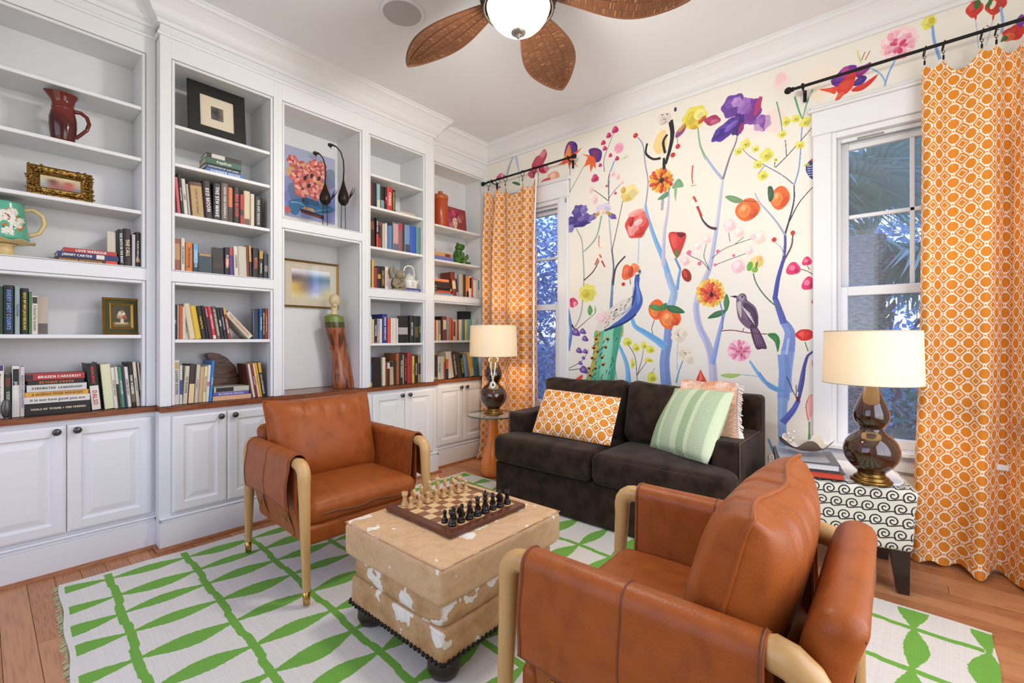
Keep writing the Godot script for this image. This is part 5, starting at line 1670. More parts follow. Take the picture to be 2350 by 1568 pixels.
# ---------- the printed mural: [kind, colour, ...] in picture points; 0 rounded outline, 1 brush stroke, 2 straight outline, 3 dab
var ink := [
	[1,"8f93b4",3.8,5.2,793,113,814,148,823,220,834,285,831,333,823,388],
	[1,"7fb0e6",6.7,23.5,823,374,831,417,860,506,895,593,916,663],
	[1,"9db8e0",23.6,31.8,909,642,925,690,933,718,920,771,915,825],
	[1,"7d97d0",30.3,40.4,919,758,911,879,898,961,904,1050],
	[1,"a9c4ea",9.7,11.1,915,676,926,731,909,811],
	[1,"c3c3dc",6.2,15.5,914,351,909,418,897,497,893,613],
	[1,"7aa6de",6.8,12.2,937,590,954,629,949,665,944,705],
	[1,"6fb0e6",12.4,29.3,769,801,782,833,823,858,874,890,902,913],
	[1,"7ab6e8",8.1,23.4,703,887,727,931,749,988,755,1052],
	[1,"c5c8e2",7.7,13.3,1099,345,1091,412,1080,505],
	[1,"b7bbdc",12.1,18.8,1080,499,1069,573,1057,636,1038,682],
	[1,"c4bfdb",18.7,28.0,1041,673,1017,736,1012,781,1023,840,1048,892,1063,943,1071,1032],
	[1,"a8b6e0",9.0,11.0,1011,755,1017,821,1044,886,1062,956],
	[1,"8fa6dc",7.1,18.3,1107,779,1097,823,1083,886,1066,968],
	[1,"8fb896",3.8,8.7,1016,131,1025,205,1046,261],
	[1,"aab8dc",7.5,9.5,1042,248,1069,296,1100,342],
	[1,"7f7f92",3.4,7.1,1146,201,1140,230,1121,275,1100,342],
	[1,"4a2c38",3.2,9.7,1015,417,1032,465,1055,495,1079,506],
	[1,"2b2530",1.8,2.0,1057,646,1030,611,997,591,977,576],
	[1,"2b2530",1.9,1.6,1055,639,1038,595,1047,552],
	[1,"2b2530",1.8,1.6,1063,605,1099,580,1137,567,1190,554],
	[1,"2b2530",1.8,1.6,1078,628,1120,615,1174,600],
	[1,"2b2530",1.6,1.6,1122,555,1118,520],
	[1,"2b2530",1.6,1.6,1137,567,1165,546],
	[1,"8aa6e0",32.3,37.2,1287,1047,1284,995,1291,914],
	[1,"7f96d6",37.2,20.3,1291,919,1296,862,1279,827],
	[1,"5a64b4",20.3,14.5,1280,832,1266,785,1255,750],
	[1,"4650a8",14.5,9.2,1255,756,1264,692,1278,635],
	[1,"4c5098",9.2,6.1,1278,641,1283,595,1283,551],
	[1,"b4c4ee",8.1,6.0,1287,1029,1286,948,1293,879],
	[1,"3a3a58",5.6,3.0,1283,554,1295,510,1307,454,1307,403],
	[1,"7296cf",4.0,2.9,1307,408,1319,365,1324,315,1327,254,1331,204],
	[1,"9fa4c0",6.1,2.7,1283,557,1262,516,1236,476,1212,442,1198,409],
	[1,"2b2530",3.0,1.9,1295,516,1323,460,1366,413],
	[1,"5c4450",5.6,3.5,1280,636,1300,594,1304,557],
	[1,"a5a8bd",3.6,2.1,1279,620,1273,595,1255,575],
	[1,"4a6e58",4.1,3.3,1268,787,1231,748,1204,705,1193,668],
	[1,"6b6f88",3.0,1.7,1305,402,1273,366,1226,325,1182,284,1160,253],
	[1,"2b2530",2.6,1.6,1256,340,1288,312,1337,262,1357,239],
	[1,"2b2530",2.0,1.6,1287,313,1284,261],
	[1,"2b2530",1.6,1.6,1254,338,1256,314],
	[1,"2b2530",1.6,1.6,1226,327,1208,348],
	[1,"5560ae",12.7,6.7,1321,1044,1333,970,1343,930],
	[1,"6d86c8",6.7,4.7,1343,932,1363,910],
	[1,"3f7050",2.4,2.4,1336,890,1344,918],
	[1,"74aee4",5.5,15.4,1182,952,1204,987,1227,1017,1268,1043],
	[1,"9aa09c",4.6,5.6,517,418,543,468,549,523,554,632,541,771,510,833],
	[1,"8fb0a0",7.6,5.4,637,384,611,470,552,520],
	[1,"a9aec6",4.1,6.6,673,212,670,375,683,525],
	[1,"6a6a84",6.6,7.4,683,525,691,600,684,662],
	[1,"7487ba",8.2,14.8,686,658,679,769],
	[1,"4a4248",2.4,3.3,731,342,707,440,683,534],
	[1,"a9b9e2",3.8,3.8,798,500,794,596],
	[1,"3f4248",6.3,8.2,741,560,701,601,688,669],
	[1,"5f86c4",11.4,17.1,472,737,491,848,476,932],
	[1,"4a3038",9.4,5.6,494,821,513,849],
	[1,"2b2530",1.7,2.8,611,774,522,839],
	[1,"2b2530",2.7,1.8,547,1004,472,1014,545,973,576,926],
	[1,"2b2530",2.5,2.5,670,330,668,241,683,214],
	[1,"7a9ccc",5.8,4.9,676,216,695,177],
	[1,"2b2530",2.5,1.6,650,210,648,161,671,108,693,63],
	[1,"2b2530",2.5,1.8,668,330,611,281,589,269],
	[1,"2b2530",2.5,1.6,668,322,699,292,731,269],
	[1,"2b2530",1.9,1.9,485,151,485,262],
	[1,"2b2530",1.9,1.8,486,255,517,214,554,164],
	[0,"6a3a8f",456,97,470,49,497,44,523,71,514,111,489,123],
	[0,"4c2470",491,106,502,50,523,71,515,112],
	[0,"e2833a",451,119,472,65,482,56,491,106],
	[2,"e4572e",470,108,418,129,497,121,486,130],
	[2,"e4572e",470,108,440,134,497,121,486,130],
	[2,"e4572e",470,108,482,160,497,121,486,130],
	[2,"e4572e",470,108,528,164,497,121,486,130],
	[2,"e4572e",470,108,547,83,497,121,486,130],
	[0,"5a2f86",576,106,607,102,638,125,631,161,603,157],
	[0,"7d2a55",603,106,619,131,607,152,595,125],
	[2,"e4632f",576,124,543,110,611,156,603,138],
	[2,"e4632f",576,124,554,168,611,156,603,138],
	[2,"e4632f",576,124,586,197,611,156,603,138],
	[2,"e4632f",576,124,609,191,611,156,603,138],
	[3,"cf3f74",698,56,14.6,13.9,0.30,0.12,3],
	[3,"a82a5c",701,60,7.3,6.6,0.00,0.00,5],
	[3,"cf3f74",670,70,11.6,10.9,0.30,0.12,3],
	[3,"a82a5c",673,73,5.8,5.2,0.00,0.00,5],
	[3,"cf3f74",645,92,11.0,10.2,0.30,0.12,3],
	[3,"a82a5c",648,94,5.5,4.9,0.00,0.00,5],
	[3,"cf3f74",652,117,10.1,9.4,0.30,0.12,3],
	[3,"a82a5c",655,120,5.0,4.5,0.00,0.00,5],
	[3,"cf3f74",677,151,8.3,7.8,0.30,0.12,3],
	[3,"a82a5c",679,154,4.1,3.7,0.00,0.00,5],
	[3,"cf3f74",706,171,9.7,9.2,0.30,0.12,3],
	[3,"a82a5c",708,173,4.8,4.4,0.00,0.00,5],
	[3,"cf3f74",631,179,8.5,7.9,0.30,0.12,3],
	[3,"a82a5c",633,181,4.3,3.8,0.00,0.00,5],
	[3,"cf3f74",607,227,17.4,15.9,0.30,0.12,3],
	[3,"a82a5c",611,231,8.6,7.6,0.00,0.00,5],
	[3,"cf3f74",660,269,5.0,4.7,0.30,0.12,3],
	[3,"a82a5c",662,270,2.5,2.2,0.00,0.00,5],
	[3,"cf3f74",699,306,5.7,5.4,0.30,0.12,3],
	[3,"a82a5c",701,308,2.8,2.6,0.00,0.00,5],
	[3,"f3bfd0",714,132,21.7,21.9,0.00,0.08,9],
	[3,"e79ab8",726,136,8.8,3.6,0.00,0.00,5],
	[3,"e79ab8",723,142,8.8,3.6,0.70,0.00,5],
	[3,"e79ab8",716,144,8.8,3.7,1.40,0.00,5],
	[3,"e79ab8",708,140,8.9,3.7,2.09,0.00,5],
	[3,"e79ab8",702,133,8.9,3.7,2.79,0.00,5],
	[3,"e79ab8",702,126,8.9,3.7,3.49,0.00,5],
	[3,"e79ab8",708,121,8.9,3.7,4.19,0.00,5],
	[3,"e79ab8",716,122,8.8,3.7,4.89,0.00,5],
	[3,"e79ab8",723,128,8.8,3.6,5.59,0.00,5],
	[3,"d0e2a8",738,175,17.4,4.3,-0.30,0.00,5],
	[3,"f2d3d3",589,269,10.5,16.8,0.20,0.06,4],
	[3,"f2d3d3",607,314,13.9,21.3,0.20,0.06,4],
	[3,"f2d3d3",687,226,12.3,14.8,0.20,0.06,4],
	[3,"f2d3d3",709,244,12.1,13.2,0.20,0.06,4],
	[3,"f2d3d3",727,269,9.6,10.2,0.20,0.06,4],
	[3,"5b4a97",526,349,29.3,29.7,0.00,0.12,6],
	[3,"4a3a86",499,383,31.8,18.9,0.20,0.12,6],
	[3,"6a55a8",554,385,36.0,20.1,-0.30,0.12,6],
	[3,"3e3480",526,402,56.9,12.5,0.00,0.12,6],
	[3,"7d72b5",554,346,18.0,20.1,0.00,0.12,6],
	[3,"8a82c0",489,413,16.9,17.4,0.00,0.12,6],
	[3,"d6cbe4",645,359,35.5,22.5,0.00,0.10,5],
	[3,"7e6bb4",598,383,22.7,12.2,-0.50,0.10,5],
	[3,"6f5aa8",685,394,21.3,10.3,0.60,0.10,5],
	[3,"c89a3c",620,375,17.2,6.0,-0.50,0.10,5],
	[3,"c89a3c",668,380,15.0,5.9,0.50,0.10,5],
	[3,"ead9c8",641,370,15.2,12.0,0.00,0.10,5],
	[3,"ecd99c",759,317,37.3,30.2,0.00,0.10,5],
	[3,"e2c673",747,334,23.5,15.9,0.40,0.10,4],
	[3,"d9b048",733,302,11.1,13.1,0.00,0.00,5],
	[3,"d8463f",789,444,47.2,54.0,0.00,0.06,6],
	[3,"f09a96",774,458,23.1,27.2,0.40,0.08,4],
	[3,"e86c63",808,428,21.0,28.2,0.20,0.00,5],
	[3,"f6c6c2",795,436,18.2,11.4,-0.30,0.00,5],
	[3,"b92b2b",767,428,10.8,21.5,0.20,0.00,5],
	[3,"f2a59f",786,399,33.6,11.4,-0.20,0.00,5],
	[3,"c93531",801,477,22.6,12.7,-0.30,0.00,5],
	[0,"efe7d8",878,97,911,95,920,149,912,208,863,217,828,187,840,141,866,109],
	[0,"f0cf8e",874,122,902,117,905,179,874,198,854,165],
	[1,"1d1a1c",17.9,9.8,920,87,927,138,918,190,901,242],
	[1,"1d1a1c",7.4,8.5,831,146,826,182,853,210,883,215],
	[1,"1d1a1c",8.3,9.8,908,135,893,158,900,201],
	[1,"1d1a1c",8.4,14.0,895,217,897,279],
	[1,"b0a9b8",11.3,9.9,891,366,888,408],
	[3,"efe3dc",897,66,30.8,32.8,0.00,0.00,5],
	[3,"c9bdb8",893,85,15.5,9.6,0.00,0.00,5],
	[3,"e8d8d0",888,69,16.9,20.5,0.00,0.00,5],
	[1,"2b2530",2.8,2.8,886,57,893,58],
	[1,"2b2530",2.8,2.8,904,60,911,61],
	[1,"5a4038",2.1,2.1,893,75,905,77],
	[3,"2a2528",938,53,4.7,8.1,0.00,0.00,5],
	[3,"c8352b",784,103,9.9,9.3,0.00,0.00,5],
	[3,"c8352b",947,189,8.8,8.7,0.00,0.00,5],
	[3,"c8352b",929,215,8.9,8.8,0.00,0.00,5],
	[3,"c8352b",1253,567,6.8,7.6,0.00,0.00,5],
	[3,"c8352b",1304,553,6.5,7.5,0.00,0.00,5],
	[3,"c8352b",733,668,7.9,7.3,0.00,0.00,5],
	[1,"8a2020",1.6,1.6,944,156,947,183],
	[3,"e0862c",918,305,13.8,8.8,0.00,0.00,5],
	[3,"d4472a",916,317,13.8,8.8,0.39,0.00,5],
	[3,"e8b83a",909,326,13.9,8.8,0.79,0.00,5],
	[3,"e0862c",898,331,14.0,8.9,1.18,0.00,5],
	[3,"d4472a",885,331,14.1,8.9,1.57,0.00,5],
	[3,"e8b83a",872,326,14.3,9.0,1.96,0.00,5],
	[3,"e0862c",861,316,14.4,9.0,2.36,0.00,5],
	[3,"d4472a",853,304,14.5,9.0,2.75,0.00,5],
	[3,"e8b83a",850,290,14.5,9.0,3.14,0.00,5],
	[3,"e0862c",853,278,14.5,9.0,3.53,0.00,5],
	[3,"d4472a",861,269,14.4,9.0,3.93,0.00,5],
	[3,"e8b83a",872,265,14.3,9.0,4.32,0.00,5],
	[3,"e0862c",885,265,14.1,8.9,4.71,0.00,5],
	[3,"d4472a",898,271,14.0,8.9,5.11,0.00,5],
	[3,"e8b83a",909,280,13.9,8.8,5.50,0.00,5],
	[3,"e0862c",916,292,13.8,8.8,5.89,0.00,5],
	[3,"b83a22",903,306,11.2,6.8,0.20,0.00,5],
	[3,"e2a032",898,313,11.2,6.8,0.77,0.00,5],
	[3,"b83a22",889,316,11.3,6.8,1.34,0.00,5],
	[3,"e2a032",879,313,11.4,6.9,1.91,0.00,5],
	[3,"b83a22",870,306,11.4,6.9,2.48,0.00,5],
	[3,"e2a032",866,295,11.5,6.9,3.06,0.00,5],
	[3,"b83a22",868,286,11.5,6.9,3.63,0.00,5],
	[3,"e2a032",876,280,11.4,6.9,4.20,0.00,5],
	[3,"b83a22",886,280,11.3,6.9,4.77,0.00,5],
	[3,"e2a032",896,286,11.2,6.8,5.34,0.00,5],
	[3,"b83a22",902,295,11.2,6.8,5.91,0.00,5],
	[3,"2a1512",886,297,9.9,9.6,0.00,0.30,7],
	[1,"6f8fa8",5.5,5.5,916,331,909,363],
	[0,"6f9f78",925,333,950,305,968,336,944,337],
	[0,"8fb083",933,338,944,337,938,386],
	[0,"5b8f6a",871,366,895,347,914,345,902,365],
	[3,"e6d95c",1006,102,42.4,37.9,0.00,0.08,6],
	[3,"d9c53c",993,104,18.2,26.3,0.30,0.00,5],
	[3,"f0e78f",1022,97,19.0,18.2,0.00,0.00,5],
	[3,"c9582f",1032,119,16.4,7.8,-0.60,0.00,5],
	[3,"a8325c",1066,132,26.9,16.6,0.25,0.08,4],
	[3,"c25a80",1073,139,14.6,8.9,0.20,0.00,5],
	[3,"8d4a86",957,137,25.4,12.0,-0.80,0.00,5],
	[3,"d0963a",962,126,17.3,6.7,-0.80,0.00,5],
	[3,"d8a83c",1003,137,14.2,7.9,0.30,0.00,5],
	[3,"6a3fa0",1134,105,38.1,38.4,0.00,0.09,6],
	[3,"7a3c9c",1185,140,32.1,42.4,0.20,0.09,6],
	[3,"54309a",1111,177,51.9,25.0,-0.55,0.09,6],
	[3,"8a55b0",1219,188,25.7,26.3,0.30,0.09,6],
	[3,"46257e",1147,169,19.4,38.2,0.20,0.09,6],
	[3,"9a6cc0",1165,115,19.1,26.9,0.40,0.09,6],
	[3,"3f2a8c",1087,185,24.0,12.6,-0.50,0.09,6],
	[3,"7c5cc0",1125,170,23.3,8.7,-0.60,0.09,6],
	[3,"b03a6e",1207,129,8.7,30.0,0.30,0.09,6],
	[3,"8f2f6a",1157,186,7.9,18.4,0.30,0.09,6],
	[3,"b58ad0",1143,95,16.1,16.0,0.00,0.09,6],
	[3,"f3d3cf80",1255,191,30.1,41.1,0.00,0.10,5],
	[3,"f6dedb80",1193,209,27.4,21.7,0.00,0.10,5],
	[3,"e8672f",1176,458,36.8,36.5,0.00,0.03,4],
	[3,"f08b45",1166,460,20.4,22.0,0.00,0.00,5],
	[3,"d24f24",1194,474,11.6,16.3,0.60,0.00,5],
	[3,"f6b07a",1164,449,7.4,9.2,0.00,0.00,5],
	[3,"e8672f",1269,438,26.7,36.2,0.00,0.03,4],
	[3,"f08b45",1262,440,14.8,21.8,0.00,0.00,5],
	[3,"d24f24",1282,453,8.4,16.2,0.60,0.00,5],
	[3,"f6b07a",1260,429,5.4,9.1,0.00,0.00,5],
	[3,"e8672f",868,772,31.5,37.3,0.00,0.03,4],
	[3,"f08b45",861,775,17.4,22.4,0.00,0.00,5],
	[3,"d24f24",884,785,10.0,16.7,0.60,0.00,5],
	[3,"f6b07a",859,764,6.3,9.3,0.00,0.00,5],
	[3,"e8672f",918,806,40.0,39.3,0.00,0.03,4],
	[3,"f08b45",908,810,22.2,23.7,0.00,0.00,5],
	[3,"d24f24",938,820,12.6,17.5,0.60,0.00,5],
	[3,"f6b07a",906,798,8.1,9.9,0.00,0.00,5],
	[0,"6f9468",1107,403,1131,403,1165,427,1137,429],
	[0,"2f5a44",1235,399,1248,400,1252,432,1239,444],
	[0,"4f8a4a",837,757,867,754,888,777,856,774],
	[0,"3f7a44",878,763,906,749,899,776],
	[0,"2c6a45",902,760,944,764,972,788,923,785],
	[1,"6a3a30",2.2,1.6,1165,427,1201,437],
	[1,"2b2530",2.2,2.2,860,810,849,841,853,864],
	[0,"f4ead090",1003,349,974,328,959,309,986,327],
	[0,"f4ead090",1003,349,991,323,988,298,1003,321],
	[0,"f4ead090",1003,349,1017,331,1031,312,1029,329],
	[0,"f4ead090",1003,349,1032,345,1056,341,1044,346],
	[0,"f4ead090",1003,349,1030,360,1053,369,1042,363],
	[0,"f4ead090",1003,349,979,360,968,373,991,366],
	[1,"c8382f",4.5,3.2,1000,270,997,309,1000,335],
	[1,"e08a6a",3.2,2.6,993,341,1013,342],
	[1,"cf3a2e",7.7,6.4,1002,380,1012,401],
	[1,"c0302a",8.9,6.3,1015,417,1031,456],
	[0,"f4ead090",629,518,603,504,593,492,618,504],
	[0,"f4ead090",629,518,617,499,617,482,632,498],
	[0,"f4ead090",629,518,638,504,652,490,653,503],
	[0,"f4ead090",629,518,651,514,673,509,666,514],
	[0,"f4ead090",629,518,649,524,670,530,664,526],
	[0,"f4ead090",629,518,607,527,600,537,622,531],
	[1,"c8382f",3.7,2.7,626,462,624,489,626,508],
	[1,"e08a6a",2.7,2.1,621,512,637,512],
	[1,"cf3a2e",6.4,5.3,628,540,636,554],
	[1,"c0302a",7.4,5.2,638,566,652,593],
	[1,"5a3038",4.3,5.4,626,564,598,606,554,639],
	[1,"c9503a",7.7,6.9,621,555,607,580],
	[0,"24337e",1342,348,1360,340,1360,398,1347,390,1338,367],
	[0,"c8362c",1348,341,1360,337,1360,348],
	[0,"b9b04a",1331,354,1344,348,1347,355],
	[1,"dfe4f0",1.9,1.9,1342,358,1360,358],
	[1,"dfe4f0",1.9,1.9,1342,365,1360,366],
	[1,"dfe4f0",1.9,1.9,1342,372,1360,373],
	[1,"dfe4f0",1.9,1.9,1342,379,1360,380],
	[1,"dfe4f0",1.9,1.9,1342,386,1360,387],
	[3,"e2dd62",1285,204,13.1,14.3,857.50,0.12,4],
	[3,"c9bf3a",1289,208,5.9,4.5,0.40,0.00,5],
	[3,"6a5a20",1284,205,1.5,2.3,0.00,0.00,5],
	[3,"e2dd62",1312,203,11.3,12.5,894.60,0.12,4],
	[3,"c9bf3a",1315,207,5.1,3.9,0.40,0.00,5],
	[3,"6a5a20",1311,204,1.5,2.3,0.00,0.00,5],
	[3,"e2dd62",1337,221,14.4,16.1,931.00,0.12,4],
	[3,"c9bf3a",1341,226,6.5,5.1,0.40,0.00,5],
	[3,"6a5a20",1336,223,1.4,2.3,0.00,0.00,5],
	[3,"e2dd62",1275,240,11.2,12.2,843.50,0.12,4],
	[3,"c9bf3a",1278,243,5.0,3.8,0.40,0.00,5],
	[3,"6a5a20",1274,241,1.5,2.3,0.00,0.00,5],
	[3,"e2dd62",1171,242,15.1,15.6,707.00,0.12,4],
	[3,"c9bf3a",1175,246,6.8,4.9,0.40,0.00,5],
	[3,"6a5a20",1170,243,1.7,2.4,0.00,0.00,5],
	[3,"e2dd62",1148,260,12.5,12.9,679.00,0.12,4],
	[3,"c9bf3a",1152,264,5.6,4.1,0.40,0.00,5],
	[3,"6a5a20",1147,261,1.7,2.5,0.00,0.00,5],
	[3,"e2dd62",1200,266,10.9,11.4,743.40,0.12,4],
	[3,"c9bf3a",1202,269,4.9,3.6,0.40,0.00,5],
	[3,"6a5a20",1199,267,1.6,2.4,0.00,0.00,5],
	[3,"e2dd62",1232,294,19.1,20.3,785.40,0.12,4],
	[3,"c9bf3a",1237,300,8.6,6.4,0.40,0.00,5],
	[3,"6a5a20",1230,296,1.6,2.4,0.00,0.00,5],
	[3,"e2dd62",1207,318,13.5,14.3,753.20,0.12,4],
	[3,"c9bf3a",1211,322,6.1,4.5,0.40,0.00,5],
	[3,"6a5a20",1206,319,1.6,2.4,0.00,0.00,5],
	[3,"e2dd62",1258,316,6.2,6.7,820.40,0.12,4],
	[3,"c9bf3a",1260,318,2.8,2.1,0.40,0.00,5],
	[3,"6a5a20",1258,316,1.6,2.3,0.00,0.00,5],
	[3,"e2dd62",1221,357,15.0,15.9,771.40,0.12,4],
	[3,"c9bf3a",1225,361,6.7,5.0,0.40,0.00,5],
	[3,"6a5a20",1220,358,1.6,2.4,0.00,0.00,5],
	[3,"e2dd62",1323,287,11.7,13.0,910.00,0.12,4],
	[3,"c9bf3a",1325,290,5.3,4.1,0.40,0.00,5],
	[3,"6a5a20",1321,288,1.5,2.3,0.00,0.00,5],
	[0,"c92f2f",915,496,947,497,976,507,969,544,944,590,919,538],
	[0,"e05048",919,500,944,511,938,557,923,535],
	[0,"5a1420",944,499,974,507,957,518],
	[0,"4f7a3a",935,567,950,559,944,593],
	[3,"9c2a24",978,655,15.8,25.1,-0.40,0.00,5],
	[3,"c8452f",973,649,5.9,15.9,-0.40,0.00,5],
	[1,"3f4a3a",2.0,2.0,937,589,947,618,958,630],
	[3,"f4d4d4",1122,502,21.0,21.3,0.20,0.09,4],
	[3,"ffffff50",1118,497,10.5,11.2,0.00,0.00,5],
	[3,"f6d9d4",1151,529,17.1,17.5,0.20,0.09,4],
	[3,"ffffff50",1148,524,8.6,9.2,0.00,0.00,5],
	[3,"f6ddd0",1211,555,21.6,22.8,0.20,0.09,4],
	[3,"ffffff50",1206,550,10.8,12.0,0.00,0.00,5],
	[3,"eec0cc",1193,550,8.8,9.2,0.20,0.09,4],
	[3,"ffffff50",1191,548,4.4,4.8,0.00,0.00,5],
	[3,"f6d8d4",1047,537,17.4,17.1,0.20,0.09,4],
	[3,"ffffff50",1044,533,8.7,9.0,0.00,0.00,5],
	[3,"f8e2dc",1017,557,16.6,16.1,0.20,0.09,4],
	[3,"ffffff50",1014,553,8.3,8.5,0.00,0.00,5],
	[3,"f0d0cc",974,605,17.1,16.4,0.20,0.09,4],
	[3,"ffffff50",970,601,8.6,8.6,0.00,0.00,5],
	[3,"f2c9cf",1148,642,21.7,22.2,0.20,0.09,4],
	[3,"ffffff50",1144,637,10.9,11.7,0.00,0.00,5],
	[3,"f4d3d3",1181,593,13.3,13.8,0.20,0.09,4],
	[3,"ffffff50",1178,589,6.7,7.3,0.00,0.00,5],
	[3,"de6f96",1084,583,6.0,6.3,0.00,0.00,5],
	[3,"de6f96",987,576,8.5,8.6,0.00,0.00,5],
	[3,"de6f96",1023,618,7.0,7.1,0.00,0.00,5],
	[3,"de6f96",1075,628,4.9,5.1,0.00,0.00,5],
	[3,"de6f96",1134,603,4.6,5.0,0.00,0.00,5],
	[3,"e8c13e",1094,725,13.7,8.2,0.00,0.00,5],
	[3,"e8a83a",1092,737,13.8,8.2,0.35,0.00,5],
	[3,"f0d668",1086,747,13.8,8.2,0.70,0.00,5],
	[3,"e8c13e",1077,755,13.9,8.3,1.05,0.00,5],
	[3,"e8a83a",1066,759,14.1,8.3,1.40,0.00,5],
	[3,"f0d668",1054,758,14.2,8.3,1.75,0.00,5],
	[3,"e8c13e",1042,753,14.4,8.4,2.09,0.00,5],
	[3,"e8a83a",1032,745,14.5,8.4,2.44,0.00,5],
	[3,"f0d668",1026,733,14.5,8.4,2.79,0.00,5],
	[3,"e8c13e",1024,720,14.6,8.4,3.14,0.00,5],
	[3,"e8a83a",1026,708,14.5,8.4,3.49,0.00,5],
	[3,"f0d668",1032,697,14.5,8.4,3.84,0.00,5],
	[3,"e8c13e",1042,690,14.4,8.4,4.19,0.00,5],
	[3,"e8a83a",1054,686,14.2,8.3,4.54,0.00,5],
	[3,"f0d668",1066,687,14.1,8.3,4.89,0.00,5],
	[3,"e8c13e",1077,692,13.9,8.3,5.24,0.00,5],
	[3,"e8a83a",1086,701,13.8,8.2,5.59,0.00,5],
	[3,"f0d668",1092,712,13.8,8.2,5.93,0.00,5],
	[3,"e06a3a",1084,728,12.1,7.6,0.15,0.00,5],
	[3,"d8452f",1079,739,12.1,7.6,0.63,0.00,5],
	[3,"e88a4a",1070,746,12.2,7.6,1.12,0.00,5],
	[3,"e06a3a",1059,748,12.3,7.7,1.60,0.00,5],
	[3,"d8452f",1047,744,12.4,7.7,2.08,0.00,5],
	[3,"e88a4a",1039,735,12.5,7.7,2.57,0.00,5],
	[3,"e06a3a",1035,723,12.6,7.8,3.05,0.00,5],
	[3,"d8452f",1037,711,12.5,7.7,3.53,0.00,5],
	[3,"e88a4a",1044,702,12.5,7.7,4.02,0.00,5],
	[3,"e06a3a",1054,697,12.4,7.7,4.50,0.00,5],
	[3,"d8452f",1066,698,12.2,7.7,4.98,0.00,5],
	[3,"e88a4a",1076,705,12.1,7.6,5.47,0.00,5],
	[3,"e06a3a",1083,716,12.1,7.6,5.95,0.00,5],
	[3,"b82a2a",1071,730,9.1,5.7,0.30,0.00,5],
	[3,"d84a3a",1065,737,9.2,5.7,1.09,0.00,5],
	[3,"b82a2a",1056,737,9.2,5.8,1.87,0.00,5],
	[3,"d84a3a",1049,731,9.3,5.8,2.66,0.00,5],
	[3,"b82a2a",1048,721,9.3,5.8,3.44,0.00,5],
	[3,"d84a3a",1054,715,9.3,5.8,4.23,0.00,5],
	[3,"b82a2a",1063,714,9.2,5.7,5.01,0.00,5],
	[3,"d84a3a",1070,721,9.1,5.7,5.80,0.00,5],
	[3,"3a1210",1063,729,6.1,8.9,0.00,0.00,5],
	[0,"3f7a4a",1111,728,1121,758,1111,789,1102,760],
	[0,"2f6a40",1050,810,1078,787,1111,785,1090,805],
	[1,"6a7ab0",3.6,4.2,1089,753,1098,791,1099,848],
	[0,"5cb893",614,843,727,816,720,894,701,968,688,1057,568,1065,593,971,603,903],
	[0,"8ad0ae",650,850,691,839,679,954,660,1044,628,1046,641,940],
	[0,"3f9a7c",691,843,727,818,709,924,689,1042,675,1043,688,939],
	[0,"b9a83c",614,849,634,857,611,971,589,1048,572,1049,598,956],
	[1,"1e4a56",4.3,1.7,631,857,626,872],
	[1,"1e4a56",4.3,1.7,620,863,612,878],
	[1,"1e4a56",4.3,1.7,615,869,603,884],
	[1,"1e4a56",4.0,1.6,709,875,698,890],
	[1,"1e4a56",4.1,1.7,672,881,662,896],
	[1,"1e4a56",4.2,1.7,651,887,642,902],
	[1,"1e4a56",4.3,1.7,623,893,617,909],
	[1,"1e4a56",4.3,1.7,612,899,600,915],
	[1,"1e4a56",4.3,1.8,603,906,592,921],
	[1,"1e4a56",4.2,1.7,644,911,638,926],
	[1,"1e4a56",4.2,1.7,640,917,627,933],
	[1,"1e4a56",4.3,1.7,627,923,621,939],
	[1,"1e4a56",4.3,1.7,605,930,597,945],
	[1,"1e4a56",4.2,1.7,638,935,630,951],
	[1,"1e4a56",4.3,1.7,633,941,625,957],
	[1,"1e4a56",4.2,1.7,649,947,641,962],
	[1,"1e4a56",4.1,1.6,689,952,681,967],
	[1,"1e4a56",4.3,1.7,610,960,597,976],
	[1,"1e4a56",4.1,1.6,692,964,683,979],
	[1,"1e4a56",4.3,1.7,614,972,608,988],
	[1,"1e4a56",4.2,1.7,653,977,646,992],
	[1,"1e4a56",4.1,1.7,683,982,672,997],
	[1,"1e4a56",4.3,1.7,629,990,623,1005],
	[1,"1e4a56",4.3,1.7,605,997,598,1012],
	[1,"1e4a56",4.4,1.8,600,1003,592,1019],
	[1,"1e4a56",4.2,1.7,662,1006,657,1021],
	[1,"1e4a56",4.1,1.7,675,1012,666,1027],
	[1,"1e4a56",4.3,1.7,609,1021,596,1037],
	[1,"1e4a56",4.2,1.7,642,1025,633,1041],
	[1,"1e4a56",4.4,1.8,594,1034,588,1049],
	[1,"1e4a56",4.2,1.7,639,1037,631,1053],
	[1,"1e4a56",4.3,1.7,608,1045,596,1061],
	[1,"1e4a56",4.4,1.8,586,1053,575,1069],
	[1,"1e4a56",4.3,1.7,612,1057,601,1073],
	[3,"d88a36",662,881,9.2,6.7,0.00,0.00,5],
	[3,"14202e",664,883,5.8,4.5,0.00,0.00,5],
	[3,"d88a36",611,881,9.5,6.8,0.00,0.00,5],
	[3,"14202e",613,883,6.0,4.5,0.00,0.00,5],
	[3,"d88a36",600,918,9.6,6.9,0.00,0.00,5],
	[3,"14202e",602,919,6.1,4.6,0.00,0.00,5],
	[3,"d88a36",594,960,9.6,6.9,0.00,0.00,5],
	[3,"14202e",595,961,6.1,4.6,0.00,0.00,5],
	[3,"d88a36",577,1003,9.7,6.9,0.00,0.00,5],
	[3,"14202e",579,1004,6.2,4.6,0.00,0.00,5],
	[3,"d88a36",582,1031,9.7,6.9,0.00,0.00,5],
	[3,"14202e",584,1033,6.2,4.6,0.00,0.00,5],
	[3,"d88a36",654,914,9.2,6.7,0.00,0.00,5],
	[3,"14202e",655,916,5.9,4.5,0.00,0.00,5],
	[3,"d88a36",638,956,9.3,6.8,0.00,0.00,5],
